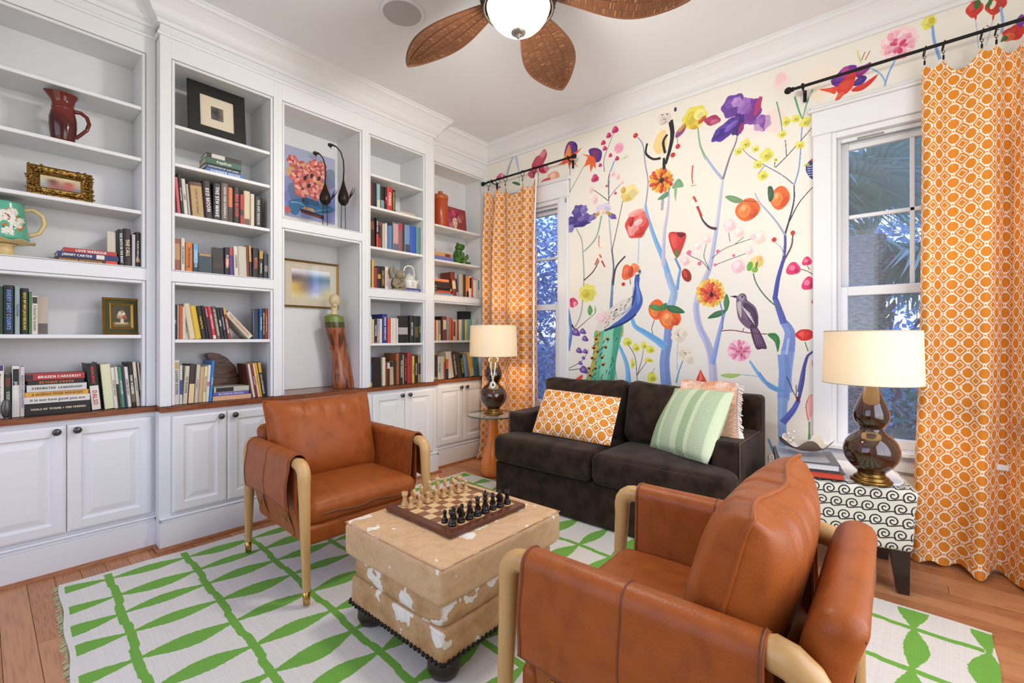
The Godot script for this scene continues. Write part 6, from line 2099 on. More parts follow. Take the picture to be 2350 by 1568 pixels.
	[3,"14202e",639,958,5.9,4.5,0.00,0.00,5],
	[3,"d88a36",643,985,9.3,6.7,0.00,0.00,5],
	[3,"14202e",644,986,5.9,4.5,0.00,0.00,5],
	[3,"d88a36",617,933,9.5,6.8,0.00,0.00,5],
	[3,"14202e",619,934,6.0,4.5,0.00,0.00,5],
	[3,"d88a36",607,1001,9.5,6.8,0.00,0.00,5],
	[3,"14202e",609,1003,6.1,4.6,0.00,0.00,5],
	[0,"dcd6cc",612,843,634,797,679,758,747,722,782,733,778,760,727,796,650,846],
	[1,"2c2622",2.5,1.6,689,806,697,799],
	[1,"2c2622",2.3,1.6,756,734,764,728],
	[1,"2c2622",2.5,1.6,691,777,699,771],
	[1,"2c2622",2.4,1.6,727,786,735,779],
	[1,"2c2622",2.5,1.7,665,819,673,813],
	[1,"2c2622",2.5,1.6,678,779,686,773],
	[1,"2c2622",2.4,1.6,740,751,748,745],
	[1,"2c2622",2.5,1.7,660,808,669,802],
	[1,"2c2622",2.5,1.7,669,802,677,795],
	[1,"2c2622",2.4,1.6,698,783,706,776],
	[1,"2c2622",2.4,1.6,717,765,725,758],
	[1,"2c2622",2.5,1.7,650,801,658,795],
	[1,"2c2622",2.5,1.7,652,818,660,811],
	[1,"2c2622",2.5,1.6,686,806,695,800],
	[1,"2c2622",2.4,1.6,706,789,714,783],
	[1,"2c2622",2.3,1.6,768,722,776,716],
	[1,"2c2622",2.5,1.7,639,811,648,804],
	[1,"2c2622",2.5,1.6,690,794,698,788],
	[1,"2c2622",2.4,1.6,737,753,745,747],
	[1,"2c2622",2.3,1.6,766,721,774,715],
	[1,"2c2622",2.3,1.6,749,740,757,734],
	[1,"2c2622",2.3,1.6,754,729,762,723],
	[1,"2c2622",2.3,1.6,766,750,774,744],
	[1,"2c2622",2.3,1.6,769,741,777,735],
	[1,"2c2622",2.5,1.7,662,830,670,823],
	[1,"2c2622",2.4,1.6,697,769,705,763],
	[1,"2c2622",2.4,1.6,719,772,727,765],
	[1,"2c2622",2.4,1.6,702,770,710,763],
	[1,"2c2622",2.5,1.7,654,819,662,812],
	[1,"2c2622",2.4,1.6,699,770,707,764],
	[1,"2c2622",2.4,1.6,697,796,705,789],
	[1,"2c2622",2.4,1.6,734,761,742,755],
	[1,"2c2622",2.5,1.6,691,785,699,779],
	[1,"2c2622",2.5,1.7,668,794,676,787],
	[1,"2c2622",2.4,1.6,698,770,706,764],
	[1,"2c2622",2.4,1.6,735,769,743,763],
	[1,"2c2622",2.4,1.6,720,752,728,746],
	[1,"2c2622",2.5,1.6,687,791,695,784],
	[1,"2c2622",2.5,1.7,650,838,658,831],
	[1,"2c2622",2.4,1.6,739,758,747,752],
	[0,"3f5cae",780,651,789,638,801,646,799,681,813,728,805,763,772,799,715,825,650,850,715,807,764,765,777,715],
	[0,"5f86d0",786,659,795,681,804,724,793,752,789,709],
	[0,"27387e",773,715,783,680,781,723,769,761],
	[1,"18305c",6.1,8.4,786,787,739,818,650,848],
	[3,"33549e",793,628,13.6,15.6,0.00,0.00,5],
	[3,"e9e9e4",789,631,7.6,5.7,0.00,0.00,5],
	[3,"1d1d22",795,638,3.8,3.5,0.00,0.00,5],
	[0,"c9c0b0",801,628,805,634,799,640],
	[1,"c9a05a",4.0,3.2,733,838,731,871],
	[1,"a87a3c",3.2,2.4,725,832,727,874],
	[1,"3e8f7c",2.4,2.4,695,983,707,1048],
	[3,"ea6a40",751,624,26.6,28.8,0.00,0.12,3],
	[3,"f08a5a",780,612,19.9,20.0,0.00,0.10,3],
	[3,"c84428",764,623,10.8,21.5,0.20,0.00,5],
	[1,"5a3a40",3.1,3.1,761,650,763,671],
	[3,"e6dc6c",572,692,40.9,36.9,0.00,0.10,7],
	[3,"d4c240",563,695,19.7,18.5,0.00,0.00,5],
	[3,"d83f66",503,729,20.5,20.5,0.00,0.10,3],
	[3,"f0a0b4",510,735,9.3,11.0,0.00,0.00,5],
	[3,"c93058",491,720,7.5,11.1,0.00,0.00,5],
	[0,"5f9a52",582,742,596,765,582,786,572,766],
	[0,"79ae66",607,747,612,765,605,777],
	[3,"6b4c9c",515,855,21.2,15.3,0.40,0.14,3],
	[3,"9a80c0",513,852,8.5,7.2,0.00,0.00,5],
	[3,"6b4c9c",549,851,15.3,11.2,0.40,0.14,3],
	[3,"9a80c0",547,849,6.2,5.3,0.00,0.00,5],
	[3,"6b4c9c",560,881,15.2,11.2,0.40,0.14,3],
	[3,"9a80c0",557,879,6.1,5.3,0.00,0.00,5],
	[3,"6b4c9c",531,931,15.5,11.3,0.40,0.14,3],
	[3,"9a80c0",528,928,6.2,5.3,0.00,0.00,5],
	[3,"6b4c9c",561,934,12.5,9.2,0.40,0.14,3],
	[3,"9a80c0",558,932,5.0,4.3,0.00,0.00,5],
	[3,"6b4c9c",552,961,9.0,6.6,0.40,0.14,3],
	[3,"9a80c0",549,959,3.6,3.1,0.00,0.00,5],
	[3,"6b4c9c",537,983,10.9,7.9,0.40,0.14,3],
	[3,"9a80c0",535,981,4.4,3.7,0.00,0.00,5],
	[3,"6b4c9c",554,1011,20.7,15.1,0.40,0.14,3],
	[3,"9a80c0",551,1009,8.3,7.1,0.00,0.00,5],
	[3,"f2c8c880",645,797,35.5,27.0,0.00,0.08,4],
	[3,"dede52",751,893,19.6,15.9,0.10,0.08,3],
	[3,"b8ae30",755,897,8.8,5.5,0.00,0.00,5],
	[3,"dede52",786,915,15.3,15.7,0.10,0.08,3],
	[3,"b8ae30",789,919,6.8,5.5,0.00,0.00,5],
	[3,"dede52",818,906,12.7,14.1,0.10,0.08,3],
	[3,"b8ae30",821,910,5.7,4.9,0.00,0.00,5],
	[3,"dede52",843,921,16.8,14.6,0.10,0.08,3],
	[3,"b8ae30",847,925,7.5,5.1,0.00,0.00,5],
	[3,"dede52",772,976,8.5,20.0,0.10,0.08,3],
	[3,"b8ae30",774,981,3.8,7.0,0.00,0.00,5],
	[3,"dede52",837,961,19.1,8.4,0.10,0.08,3],
	[3,"b8ae30",840,962,8.6,2.9,0.00,0.00,5],
	[3,"dede52",849,1025,18.9,19.5,0.10,0.08,3],
	[3,"b8ae30",853,1030,8.5,6.8,0.00,0.00,5],
	[1,"2b2530",2.3,2.3,792,1039,789,1020,782,951,753,903],
	[1,"2b2530",2.3,1.6,790,1022,808,964,817,918],
	[1,"2b2530",2.3,1.6,792,1017,829,967],
	[1,"6a8a40",2.2,2.2,849,1012,860,990],
	[3,"ece0cc",950,869,26.9,29.4,0.20,0.10,5],
	[3,"ece0cc",944,853,20.3,22.1,0.20,0.10,5],
	[3,"ece0cc",967,859,15.9,17.5,0.20,0.10,5],
	[3,"ece0cc",976,936,26.3,29.1,0.20,0.10,5],
	[3,"ece0cc",987,952,19.6,21.7,0.20,0.10,5],
	[3,"ece0cc",957,926,18.7,20.5,0.20,0.10,5],
	[1,"2b2530",2.0,2.0,946,862,952,873],
	[1,"2b2530",2.0,2.0,971,927,977,938],
	[1,"6fa0cc",4.0,6.8,965,959,950,1000,941,1040],
	[1,"8fb4d8",2.0,2.7,947,893,944,946,945,993],
	[2,"d83a2e",1026,987,1048,1030,1008,1033],
	[2,"ee7a66",1026,993,1035,1021,1020,1029],
	[0,"e84f30",489,1070,545,1031,543,1051,517,1072],
	[0,"6a5670",1143,746,1157,731,1171,736,1176,754,1199,777,1208,810,1204,846,1177,846,1151,818,1143,780],
	[0,"b8acb4",1144,762,1157,759,1157,812,1147,787],
	[0,"43304e",1163,763,1193,779,1206,813,1201,840,1177,812],
	[0,"9a8aa0",1147,745,1157,735,1168,744,1160,757],
	[1,"e4dcdc",2.3,1.7,1160,775,1185,800],
	[1,"e4dcdc",2.3,1.7,1164,782,1188,809],
	[1,"e4dcdc",2.2,1.6,1169,790,1192,817],
	[1,"e4dcdc",2.2,1.6,1173,797,1195,826],
	[1,"e4dcdc",2.2,1.6,1178,805,1198,834],
	[2,"2c1f30",1120,738,1144,737,1144,746],
	[3,"14101a",1160,742,2.8,3.1,0.00,0.00,5],
	[0,"4a2f50",1183,840,1204,842,1232,906,1218,912,1200,909],
	[1,"8a6a90",2.2,1.6,1190,846,1205,906],
	[1,"8a6a90",2.2,1.6,1194,846,1212,906],
	[1,"8a6a90",2.2,1.6,1198,846,1218,906],
	[1,"8a6a90",2.2,1.6,1202,846,1225,906],
	[1,"6a2530",3.0,2.6,1093,854,1131,852,1182,861,1234,865],
	[0,"2f7a3c",1234,866,1257,863,1269,885,1263,923,1255,891],
	[1,"3a2a2a",1.7,1.7,1165,844,1161,857],
	[3,"f0cf7e",1205,632,19.5,20.4,0.30,0.06,4],
	[3,"e8b878",1212,622,9.7,9.6,0.00,0.00,5],
	[3,"6aa63f",1183,644,8.9,15.8,0.20,0.00,5],
	[3,"86b84a",1198,657,9.8,9.0,-0.50,0.00,5],
	[3,"4f8f3a",1203,642,3.3,12.0,0.20,0.00,5],
	[3,"f2b8cc",1151,919,36.4,35.7,0.00,0.07,12],
	[3,"e897b4",1172,921,13.4,4.9,0.10,0.00,5],
	[3,"f4cdd8",1169,930,13.4,4.9,0.52,0.00,5],
	[3,"dc7a9c",1163,937,13.5,4.9,0.94,0.00,5],
	[3,"e897b4",1156,941,13.6,4.9,1.36,0.00,5],
	[3,"f4cdd8",1147,941,13.7,4.9,1.78,0.00,5],
	[3,"dc7a9c",1139,937,13.8,4.9,2.19,0.00,5],
	[3,"e897b4",1133,931,13.9,5.0,2.61,0.00,5],
	[3,"f4cdd8",1131,922,13.9,5.0,3.03,0.00,5],
	[3,"dc7a9c",1132,913,13.9,5.0,3.45,0.00,5],
	[3,"e897b4",1136,905,13.8,5.0,3.87,0.00,5],
	[3,"f4cdd8",1143,899,13.8,4.9,4.29,0.00,5],
	[3,"dc7a9c",1151,897,13.7,4.9,4.71,0.00,5],
	[3,"e897b4",1160,899,13.6,4.9,5.13,0.00,5],
	[3,"f4cdd8",1166,904,13.5,4.9,5.55,0.00,5],
	[3,"dc7a9c",1171,912,13.4,4.9,5.96,0.00,5],
	[3,"c8587e",1166,922,9.0,3.7,0.00,0.00,5],
	[3,"e08aa8",1163,929,9.0,3.7,0.79,0.00,5],
	[3,"c8587e",1157,932,9.1,3.7,1.57,0.00,5],
	[3,"e08aa8",1151,929,9.1,3.7,2.36,0.00,5],
	[3,"c8587e",1148,922,9.1,3.7,3.14,0.00,5],
	[3,"e08aa8",1151,915,9.1,3.7,3.93,0.00,5],
	[3,"c8587e",1157,912,9.1,3.7,4.71,0.00,5],
	[3,"e08aa8",1163,915,9.0,3.7,5.50,0.00,5],
	[0,"a8c46a",1091,1004,1120,996,1157,998,1125,1012],
	[1,"8fb8d8",2.3,2.1,1157,999,1199,1001,1220,1007],
	[3,"d9366e",1305,664,18.8,19.5,0.30,0.10,3],
	[3,"ee7a9c",1302,661,8.5,7.8,0.30,0.00,5],
	[3,"b01f55",1313,670,4.7,5.8,0.00,0.00,5],
	[3,"d9366e",1341,645,12.5,13.6,0.30,0.10,3],
	[3,"ee7a9c",1338,643,5.6,5.4,0.30,0.00,5],
	[3,"b01f55",1346,649,3.1,4.1,0.00,0.00,5],
	[3,"d9366e",1345,713,17.2,20.3,0.30,0.10,3],
	[3,"ee7a9c",1341,710,7.8,8.1,0.30,0.00,5],
	[3,"b01f55",1352,719,4.3,6.1,0.00,0.00,5],
	[3,"d9366e",1358,765,4.7,9.0,0.30,0.10,3],
	[3,"ee7a9c",1357,764,2.1,3.6,0.30,0.00,5],
	[3,"b01f55",1360,767,1.2,2.7,0.00,0.00,5],
	[1,"2b2530",2.0,1.6,1324,667,1342,675,1363,692],
	[1,"2b2530",1.6,1.6,1342,658,1348,672],
	[0,"cf2a24",1310,869,1323,853,1347,852,1360,867,1347,883,1327,885],
	[0,"e8503c",1318,866,1332,856,1333,879],
	[3,"d4506088",1359,954,4.7,13.4,0.00,0.00,5],
	[1,"7f9cda",35.5,33.1,1280,929,1283,990,1278,1071],
	[1,"8fb0e2",29.6,20.2,1278,1065,1275,1126,1276,1221],
	[1,"6fa4de",8.8,15.4,1208,988,1239,1030,1275,1044],
	[1,"5a64c0",20.2,11.4,1276,1143,1304,1102,1319,1068],
	[1,"4a4a90",9.1,5.5,1317,1075,1330,1014,1339,941,1359,917],
	[2,"5a1530",1310,1055,1324,1062,1316,1075],
	[1,"2b2530",2.3,1.7,1288,998,1311,1055,1313,1022],
	[1,"74aede",6.1,13.1,1236,1199,1257,1251,1275,1278],
	[1,"e0685a",3.3,3.3,1345,1128,1339,1086,1347,1055,1359,1048],
	[0,"f2b4aa",1343,1066,1355,1051,1359,1097,1347,1118],
	[1,"5a8a5a",4.4,5.6,1347,1131,1347,1203],
	[3,"d84a50",1358,953,4.4,11.7,0.00,0.00,5],
	[3,"f6d2d280",1274,76,22.7,28.0,0.00,0.10,4],
	[3,"f3bcc490",1271,64,15.1,18.3,0.00,0.10,3],
	[1,"5a9a78",3.8,2.4,1260,133,1271,191,1275,230],
	[1,"5a9a78",5.5,3.1,1309,134,1320,180,1329,209],
	[1,"6aa486",5.3,2.7,1356,129,1342,161,1330,209],
	[3,"f5e2d280",1371,93,47.5,30.9,0.10,0.08,4],
	[3,"f6d9bd80",1373,148,25.8,20.6,0.00,0.08,4],
	[0,"6a2a90",1401,119,1413,109,1428,94,1446,91,1462,100,1454,129,1434,151,1409,138],
	[0,"8f2a80",1458,106,1481,103,1494,101,1491,118,1473,131,1462,132],
	[0,"3f2480",1454,144,1473,131,1485,141,1473,156,1456,154],
	[0,"a83a90",1428,94,1444,93,1442,120,1425,118],
	[0,"d63a2c",1417,141,1446,116,1460,116,1454,154,1434,171,1419,164],
	[0,"dc4a30",1372,135,1392,138,1415,142,1411,161,1396,151],
	[0,"cf2f28",1509,140,1497,159,1473,173,1450,167,1458,158,1481,154],
	[0,"e0563a",1411,180,1421,160,1434,166,1421,182],
	[1,"b02a24",2.0,1.6,1473,87,1481,66],
	[1,"a82a20",1.9,1.6,1481,90,1492,68],
	[0,"c9d88f",1462,53,1470,76,1473,97,1466,84],
	[3,"f6d0d6",1554,72,40.3,41.4,0.00,0.08,9],
	[3,"f2b4c2",1574,91,13.9,9.3,0.20,0.00,5],
	[3,"f8dade",1570,101,14.0,9.3,0.68,0.00,5],
	[3,"eea2b6",1562,106,14.1,9.4,1.17,0.00,5],
	[3,"f2b4c2",1552,104,14.2,9.4,1.65,0.00,5],
	[3,"f8dade",1543,96,14.4,9.5,2.13,0.00,5],
	[3,"eea2b6",1536,84,14.5,9.5,2.62,0.00,5],
	[3,"f2b4c2",1533,70,14.5,9.5,3.10,0.00,5],
	[3,"f8dade",1535,58,14.5,9.5,3.58,0.00,5],
	[3,"eea2b6",1541,51,14.4,9.5,4.07,0.00,5],
	[3,"f2b4c2",1551,50,14.2,9.4,4.55,0.00,5],
	[3,"f8dade",1560,55,14.1,9.4,5.03,0.00,5],
	[3,"eea2b6",1569,65,14.0,9.3,5.52,0.00,5],
	[3,"f2b4c2",1574,78,13.9,9.3,6.00,0.00,5],
	[3,"d85c82",1564,83,8.9,5.6,0.00,0.00,5],
	[3,"f0b0c0",1562,91,8.9,5.6,0.70,0.00,5],
	[3,"c8406a",1556,93,9.0,5.6,1.40,0.00,5],
	[3,"d85c82",1549,89,9.0,5.7,2.09,0.00,5],
	[3,"f0b0c0",1544,80,9.1,5.7,2.79,0.00,5],
	[3,"c8406a",1544,70,9.1,5.7,3.49,0.00,5],
	[3,"d85c82",1549,65,9.0,5.7,4.19,0.00,5],
	[3,"f0b0c0",1556,66,9.0,5.6,4.89,0.00,5],
	[3,"c8406a",1562,74,8.9,5.6,5.59,0.00,5],
	[1,"8fb4dc",3.8,4.4,1493,117,1515,142,1526,170],
	[1,"7fa8da",4.3,4.4,1546,116,1532,148,1524,179],
	[3,"e2dc5c",1615,43,14.2,19.1,0.00,0.12,6],
	[3,"c8b83a",1620,40,6.0,8.2,0.00,0.00,5],
	[1,"7fa4da",5.3,6.6,1622,55,1625,95,1636,149],
	[3,"cf3a30",1700,47,15.3,20.8,0.00,0.08,4],
	[3,"3f6a2a",1705,38,6.1,11.3,0.00,0.00,5],
	[1,"c8352c",4.9,1.8,1702,65,1702,77],
	[3,"c93a2e",1737,55,18.2,22.1,0.00,0.08,4],
	[3,"ead9c8",1732,52,5.3,10.2,0.20,0.00,5],
	[3,"3c6a2c",1726,46,4.2,12.8,0.30,0.00,5],
	[1,"c8352c",4.7,1.8,1734,73,1732,91],
	[1,"b0b8d2",1.8,1.6,1702,76,1707,149],
	[1,"b0b8d2",1.8,1.6,1732,90,1726,123,1720,147],
	[1,"8fb0dc",4.7,5.2,1745,63,1749,99,1747,128],
	[3,"d8382c",1768,137,20.4,18.4,-0.20,0.10,5],
	[3,"e86a3a",1758,143,11.5,9.2,0.20,0.00,5],
	[3,"7a3c9a",1779,113,8.4,14.1,0.00,0.10,4],
	[0,"3f6a3c",1745,150,1752,136,1758,147],
	[1,"b02a24",1.6,1.6,1721,99,1743,119],
	[1,"b9bcd2",10.8,17.0,166,26,146,57,126,104],
	[1,"b8c2e2",14.8,4.9,183,25,194,69,201,105],
	[1,"8f9cb0",2.8,2.4,201,105,204,158],
	[3,"d8447a",87,100,24.3,14.8,0.00,0.10,4],
	[3,"f0a0bc",97,96,8.6,9.6,0.00,0.00,5],
	[1,"b02a55",2.2,1.7,93,114,88,129],
	[0,"b84458",279,90,302,62,324,57,347,38,364,58,358,82,339,105,317,117,283,109],
	[0,"d87f92",324,57,345,41,360,56,339,75],
	[0,"d05070",255,127,279,111,309,115,302,134,279,153],
	[0,"c02a48",317,117,347,103,373,124,362,145,332,141],
	[0,"e28aa0",347,115,374,122,373,139,354,138],
	[1,"4a2a30",3.4,1.9,309,124,317,147,315,182],
	[0,"e8a080",369,159,398,150,423,157,432,182,408,186,376,183],
	[0,"f2c4a8",383,159,405,156,408,177,383,177],
	[0,"d04858",328,182,354,170,383,175,373,186,339,188],
	[0,"3a6a2c",159,146,183,146,209,162,200,168],
	[3,"c83a4a",81,150,6.1,5.2,0.00,0.00,5]]

func paint_mural() -> Image:
	var im := canvas(2048, 1452, hexc("e9e5dc"))
	var rng := RandomNumberGenerator.new()
	rng.seed = 2
	for i in 46:
		blob(im, rng.randf() * 2048, rng.randf() * 1452, rng.randf_range(60, 190), rng.randf_range(60, 190), Color(0.965, 0.90, 0.85, 0.05), 0.0, 0.1, 4)
	for q in ink:
		var c := hexc(q[1])
		if q[0] == 3:
			blob(im, q[2], q[3], q[4], q[5], c, q[6], q[7], q[8])
			if q[4] > 9.0 and c.a > 0.9:
				blob(im, q[2] + q[4] * 0.22, q[3] + q[5] * 0.24, q[4] * 0.62, q[5] * 0.6, Color(c.darkened(0.16), 0.45), q[6], q[7], q[8])
				blob(im, q[2] - q[4] * 0.28, q[3] - q[5] * 0.26, q[4] * 0.42, q[5] * 0.4, Color(c.lightened(0.3), 0.4), q[6], q[7], q[8])
			continue
		var p := PackedVector2Array()
		for k in range(4 if q[0] == 1 else 2, q.size() - 1, 2): p.append(Vector2(q[k], q[k + 1]))
		if q[0] == 1:
			stroke(im, p, q[2], q[3], c)
			if maxf(q[2], q[3]) > 7.0:
				var sh := PackedVector2Array()
				for v in p: sh.append(v + Vector2(maxf(q[2], q[3]) * 0.2, 0))
				stroke(im, sh, q[2] * 0.4, q[3] * 0.4, Color(c.darkened(0.2), 0.4))
		elif q[0] == 2: fill_poly(im, p, c)
		else:
			fill_poly(im, round_poly(p), c)
			var mid := Vector2.ZERO
			for v in p: mid += v / p.size()
			var inn := PackedVector2Array()
			for v in p: inn.append(mid + (v - mid) * 0.55 + Vector2(-2, -2))
			fill_poly(im, round_poly(inn), Color(c.lightened(0.2), 0.4))
	return im

# ---------- ornaments and pictures on the shelves
func on_shelf(called: String, label: String, category: String, plane: float, y: float, u: float, lean: float = 0.0, turn: float = 0.0) -> Node3D:
	var o := thing(called, label, category)
	o.transform = Transform3D(WB * Basis(Vector3.UP, turn) * Basis(Vector3(1, 0, 0), -lean), Vector3(plane, y, -u))
	return o

func framed(o: Node3D, w: float, h: float, b: float, t: float, frame: Material, steps: Array, pic: Material, mount: Material = null, mb: float = 0.0) -> Node3D:
	# moulding lofted over steps [inset share of the border, height share], picture at the bottom of it
	var list := [[0, 0.0]]
	for q in steps: list.append([q[0] * b, q[1] * t])
	part("frame", Shape.new().rings(Vector3(0, h * 0.5, 0), w, h, list, false), frame, o)
	part("backing", Shape.new().span(Vector3(-w * 0.5 + 0.002, 0.002, -0.003), Vector3(w * 0.5 - 0.002, h - 0.002, 0.0)), M.dark_wood, o)
	if mount:
		part("mount", Shape.new().rings(Vector3(0, h * 0.5, 0), w - b * 2, h - b * 2, [[0, t * 0.3], [mb, t * 0.3], [mb + 0.001, t * 0.2]], false), mount, o)
	var iw := w - (b + mb) * 2
	var ih := h - (b + mb) * 2
	part("picture", Shape.new().rings(Vector3(0, h * 0.5, 0), iw, ih, [[0, t * 0.18], [0, t * 0.22]]), pic, o)
	return o

func pic_mat(called: String, tex: Texture2D, rough: float = 0.5) -> StandardMaterial3D:
	var m := mat(called, Color.WHITE, rough)
	m.albedo_texture = tex
	m.texture_repeat = false
	return m

func bottle(prof: Array) -> Array:
	return prof.map(func(a): return Vector2(a[0], a[1]))

func shelf_things() -> void:
	# first bay
	var rg := mat("red_glaze", hexc("6e241c"), 0.12)
	rg.albedo_texture = noise_tex(0.008, 3, [[0.2, Color(0.6, 0.5, 0.5)], [0.6, Color(1, 0.95, 0.9)]], 256, 0.0, 81)
	triplanar(rg, Vector3(2, 2, 2))
	var o := on_shelf("glazed_pitcher", "dark red glazed pitcher alone on the leftmost bay's upper shelf", "pitcher", -3.20, 2.1265, 0.27)
	part("pitcher_body", Shape.new().grid(func(u, v):
		var pr := [[0.0, 0.0], [0.04, 0.0], [0.044, 0.01], [0.048, 0.04], [0.052, 0.08], [0.0515, 0.115], [0.046, 0.145], [0.042, 0.16], [0.044, 0.165], [0.042, 0.17], [0.041, 0.19], [0.045, 0.21], [0.053, 0.228], [0.057, 0.235], [0.053, 0.234], [0.04, 0.2], [0.039, 0.16]]
		var f: float = v * (pr.size() - 1)
		var i: int = mini(int(f), pr.size() - 2)
		var r: float = lerpf(pr[i][0], pr[i + 1][0], f - i)
		var y: float = lerpf(pr[i][1], pr[i + 1][1], f - i)
		var a: float = u * TAU
		var lip: float = smoothstep(0.19, 0.235, y) * pow(maxf(0.0, -cos(a)), 4.0)
		return Vector3(cos(a) * (r + lip * 0.014), y + lip * 0.006, sin(a) * r), 36, 32), rg, o)
	part("handle", Shape.new().tube([Vector3(0.042, 0.168, 0), Vector3(0.066, 0.17, 0), Vector3(0.088, 0.155, 0), Vector3(0.097, 0.125, 0), Vector3(0.088, 0.09, 0), Vector3(0.066, 0.06, 0), Vector3(0.046, 0.035, 0)], [0.011, 0.0095, 0.009, 0.0085, 0.008, 0.0075, 0.008], 10), rg, o)
	o = on_shelf("ornate_frame", "small gold filigree frame with blurred portrait, leftmost bay", "picture frame", -3.185, 1.8395, 0.262, 0.16)
	var pm := pic_mat("portrait_print", blurred(96, 64, [["cdbb9c", "c9b391", "d0bd9e", "d4c3a4", "c9b896"], ["b9b4a0", "6e4a42", "b89a80", "b0604c", "c4a68a"], ["a9aba2", "8a5a50", "a87868", "b86250", "a89890"], ["9aa0a0", "a06a60", "8a6a66", "a8605a", "7e7e86"]]))
	framed(o, 0.235, 0.152, 0.045, 0.012, M.old_brass, [[0.0, 0.6], [0.2, 0.9], [0.5, 0.6], [0.85, 0.9], [1.0, 0.4]], pm)
	var leaf := Shape.new()
	var rng := RandomNumberGenerator.new()
	rng.seed = 14
	for i in 210:
		var t := rng.randf()
		var e := i % 4
		var c := Vector2(lerpf(-0.115, 0.115, t), 0.021 + rng.randf_range(-0.022, 0.016)) if e < 2 else Vector2(0.095 + rng.randf_range(-0.014, 0.026), lerpf(0.0, 0.152, t))
		if e == 1: c.y = 0.152 - c.y
		if e == 3: c.x = -c.x
		if c.y < 0.004: c.y = 0.004
		leaf.ball(Vector3(c.x, c.y, 0.012 + rng.randf() * 0.006), Vector3(rng.randf_range(0.003, 0.008), rng.randf_range(0.003, 0.006), 0.004), 6)
	part("filigree", leaf, M.old_brass, o)
	o = on_shelf("cake_stand", "pale yellow scalloped cake stand under the teal mug", "cake stand", -3.245, 1.5295, 0.073)
	part("stand", Shape.new().lathe(bottle([[0.0, 0.0], [0.052, 0.0], [0.05, 0.006], [0.04, 0.014], [0.033, 0.035], [0.034, 0.055], [0.05, 0.062], [0.0, 0.064]]), 28), M.cream_ceramic, o)
	part("plate", Shape.new().grid(func(u, v):
		var r: float = 0.105 * (v if v < 0.5 else 1.0 - v) * 2.0
		var up: float = smoothstep(0.06, 0.105, r)
		return Vector3(cos(u * TAU) * r, 0.066 + up * (0.012 + 0.006 * sin(u * TAU * 8.0)) + (0.004 if v > 0.5 else 0.0), sin(u * TAU) * r), 48, 20), M.cream_ceramic, o)
	# mug: flowers laid on as slightly raised glaze
	o = on_shelf("teal_mug", "large teal mug with raised flowers and yellow handle", "mug", -3.25, 1.600, 0.07)
	mat("teal_glaze", hexc("5fae92"), 0.18)
	mat("glaze_white", hexc("e4e0d2"), 0.3)
	mat("glaze_orange", hexc("d47a2c"), 0.3)
	mat("glaze_red", hexc("8e2a20"), 0.3)
	mat("glaze_leaf", hexc("2f7a6c"), 0.3)
	var mr := func(y): return 0.07 + 0.022 * pow(maxf(0.0, 1.0 - y / 0.19), 1.2) - 0.02 * smoothstep(0.02, 0.0, y)
	var prof := []
	for k in 20: prof.append(Vector2(mr.call(k / 19.0 * 0.19), k / 19.0 * 0.19))
	part("mug_body", Shape.new().lathe([Vector2(0, 0.0)] + prof + [Vector2(0.064, 0.19), Vector2(0.066, 0.1), Vector2(0, 0.02)], 40), M.teal_glaze, o)
	part("handle", Shape.new().tube([Vector3(0.068, 0.165, 0.0), Vector3(0.1, 0.175, 0.0), Vector3(0.132, 0.15, 0.0), Vector3(0.139, 0.11, 0.0), Vector3(0.12, 0.065, 0.0), Vector3(0.085, 0.045, 0.0)], [0.008, 0.009, 0.0095, 0.0095, 0.009, 0.0095], 10), M.cream_ceramic, o)
	var stud := func(called, m, th, y, rr, n):
		var s := Shape.new()
		var r: float = mr.call(y)
		s.x = Transform3D(Basis(Vector3(cos(th), 0, sin(th)), Vector3(0, 1, 0), Vector3(-sin(th), 0, cos(th))), Vector3(sin(th) * -r, y, cos(th) * r))
		if n > 0:
			for k in n: s.ball(Vector3(cos(TAU * k / n) * rr * 0.62, sin(TAU * k / n) * rr * 0.62, -0.002), Vector3(rr * 0.45, rr * 0.45, 0.004), 8)
		s.ball(Vector3(0, 0, -0.001), Vector3(rr * 0.55, rr * 0.55, 0.0045), 8)
		part(called, s, m, o)
	# angles: negative shows to the right
	for q in [[-0.05, 0.11, 0.036, 11], [-0.5, 0.075, 0.024, 7], [-0.42, 0.14, 0.02, 7], [-0.78, 0.1, 0.02, 7], [0.5, 0.07, 0.024, 7], [-0.15, 0.045, 0.022, 7]]: stud.call("white_flower", M.glaze_white, q[0], q[1], q[2], q[3])
	stud.call("red_flower", M.glaze_red, 0.02, 0.112, 0.024, 12)
	for q in [[-0.28, 0.15], [-0.18, 0.142], [-0.62, 0.115], [-0.8, 0.1], [-0.85, 0.075], [-0.65, 0.06], [-0.05, 0.075], [0.3, 0.08]]: stud.call("orange_flower", M.glaze_orange, q[0], q[1], 0.009, 5)
	for q in [[-0.33, 0.135], [-0.75, 0.12], [-0.95, 0.09], [-0.4, 0.07], [-0.65, 0.082], [-0.02, 0.06]]: stud.call("leaf_sprig", M.glaze_leaf, q[0], q[1], 0.009, 3)
	o = on_shelf("still_life_painting", "small gilt-framed flower still life on the leftmost bay's shelf", "painting", -3.235, 1.166, 0.503, 0.12)
	var im := canvas(96, 110, hexc("3a3520"))
	im.fill_rect(Rect2i(0, 84, 96, 26), hexc("6a5630"))
	im.fill_rect(Rect2i(12, 88, 70, 8), hexc("c8a868"))
	fill_poly(im, PackedVector2Array([Vector2(42, 66), Vector2(58, 66), Vector2(60, 92), Vector2(40, 92)]), hexc("c9bda0"))
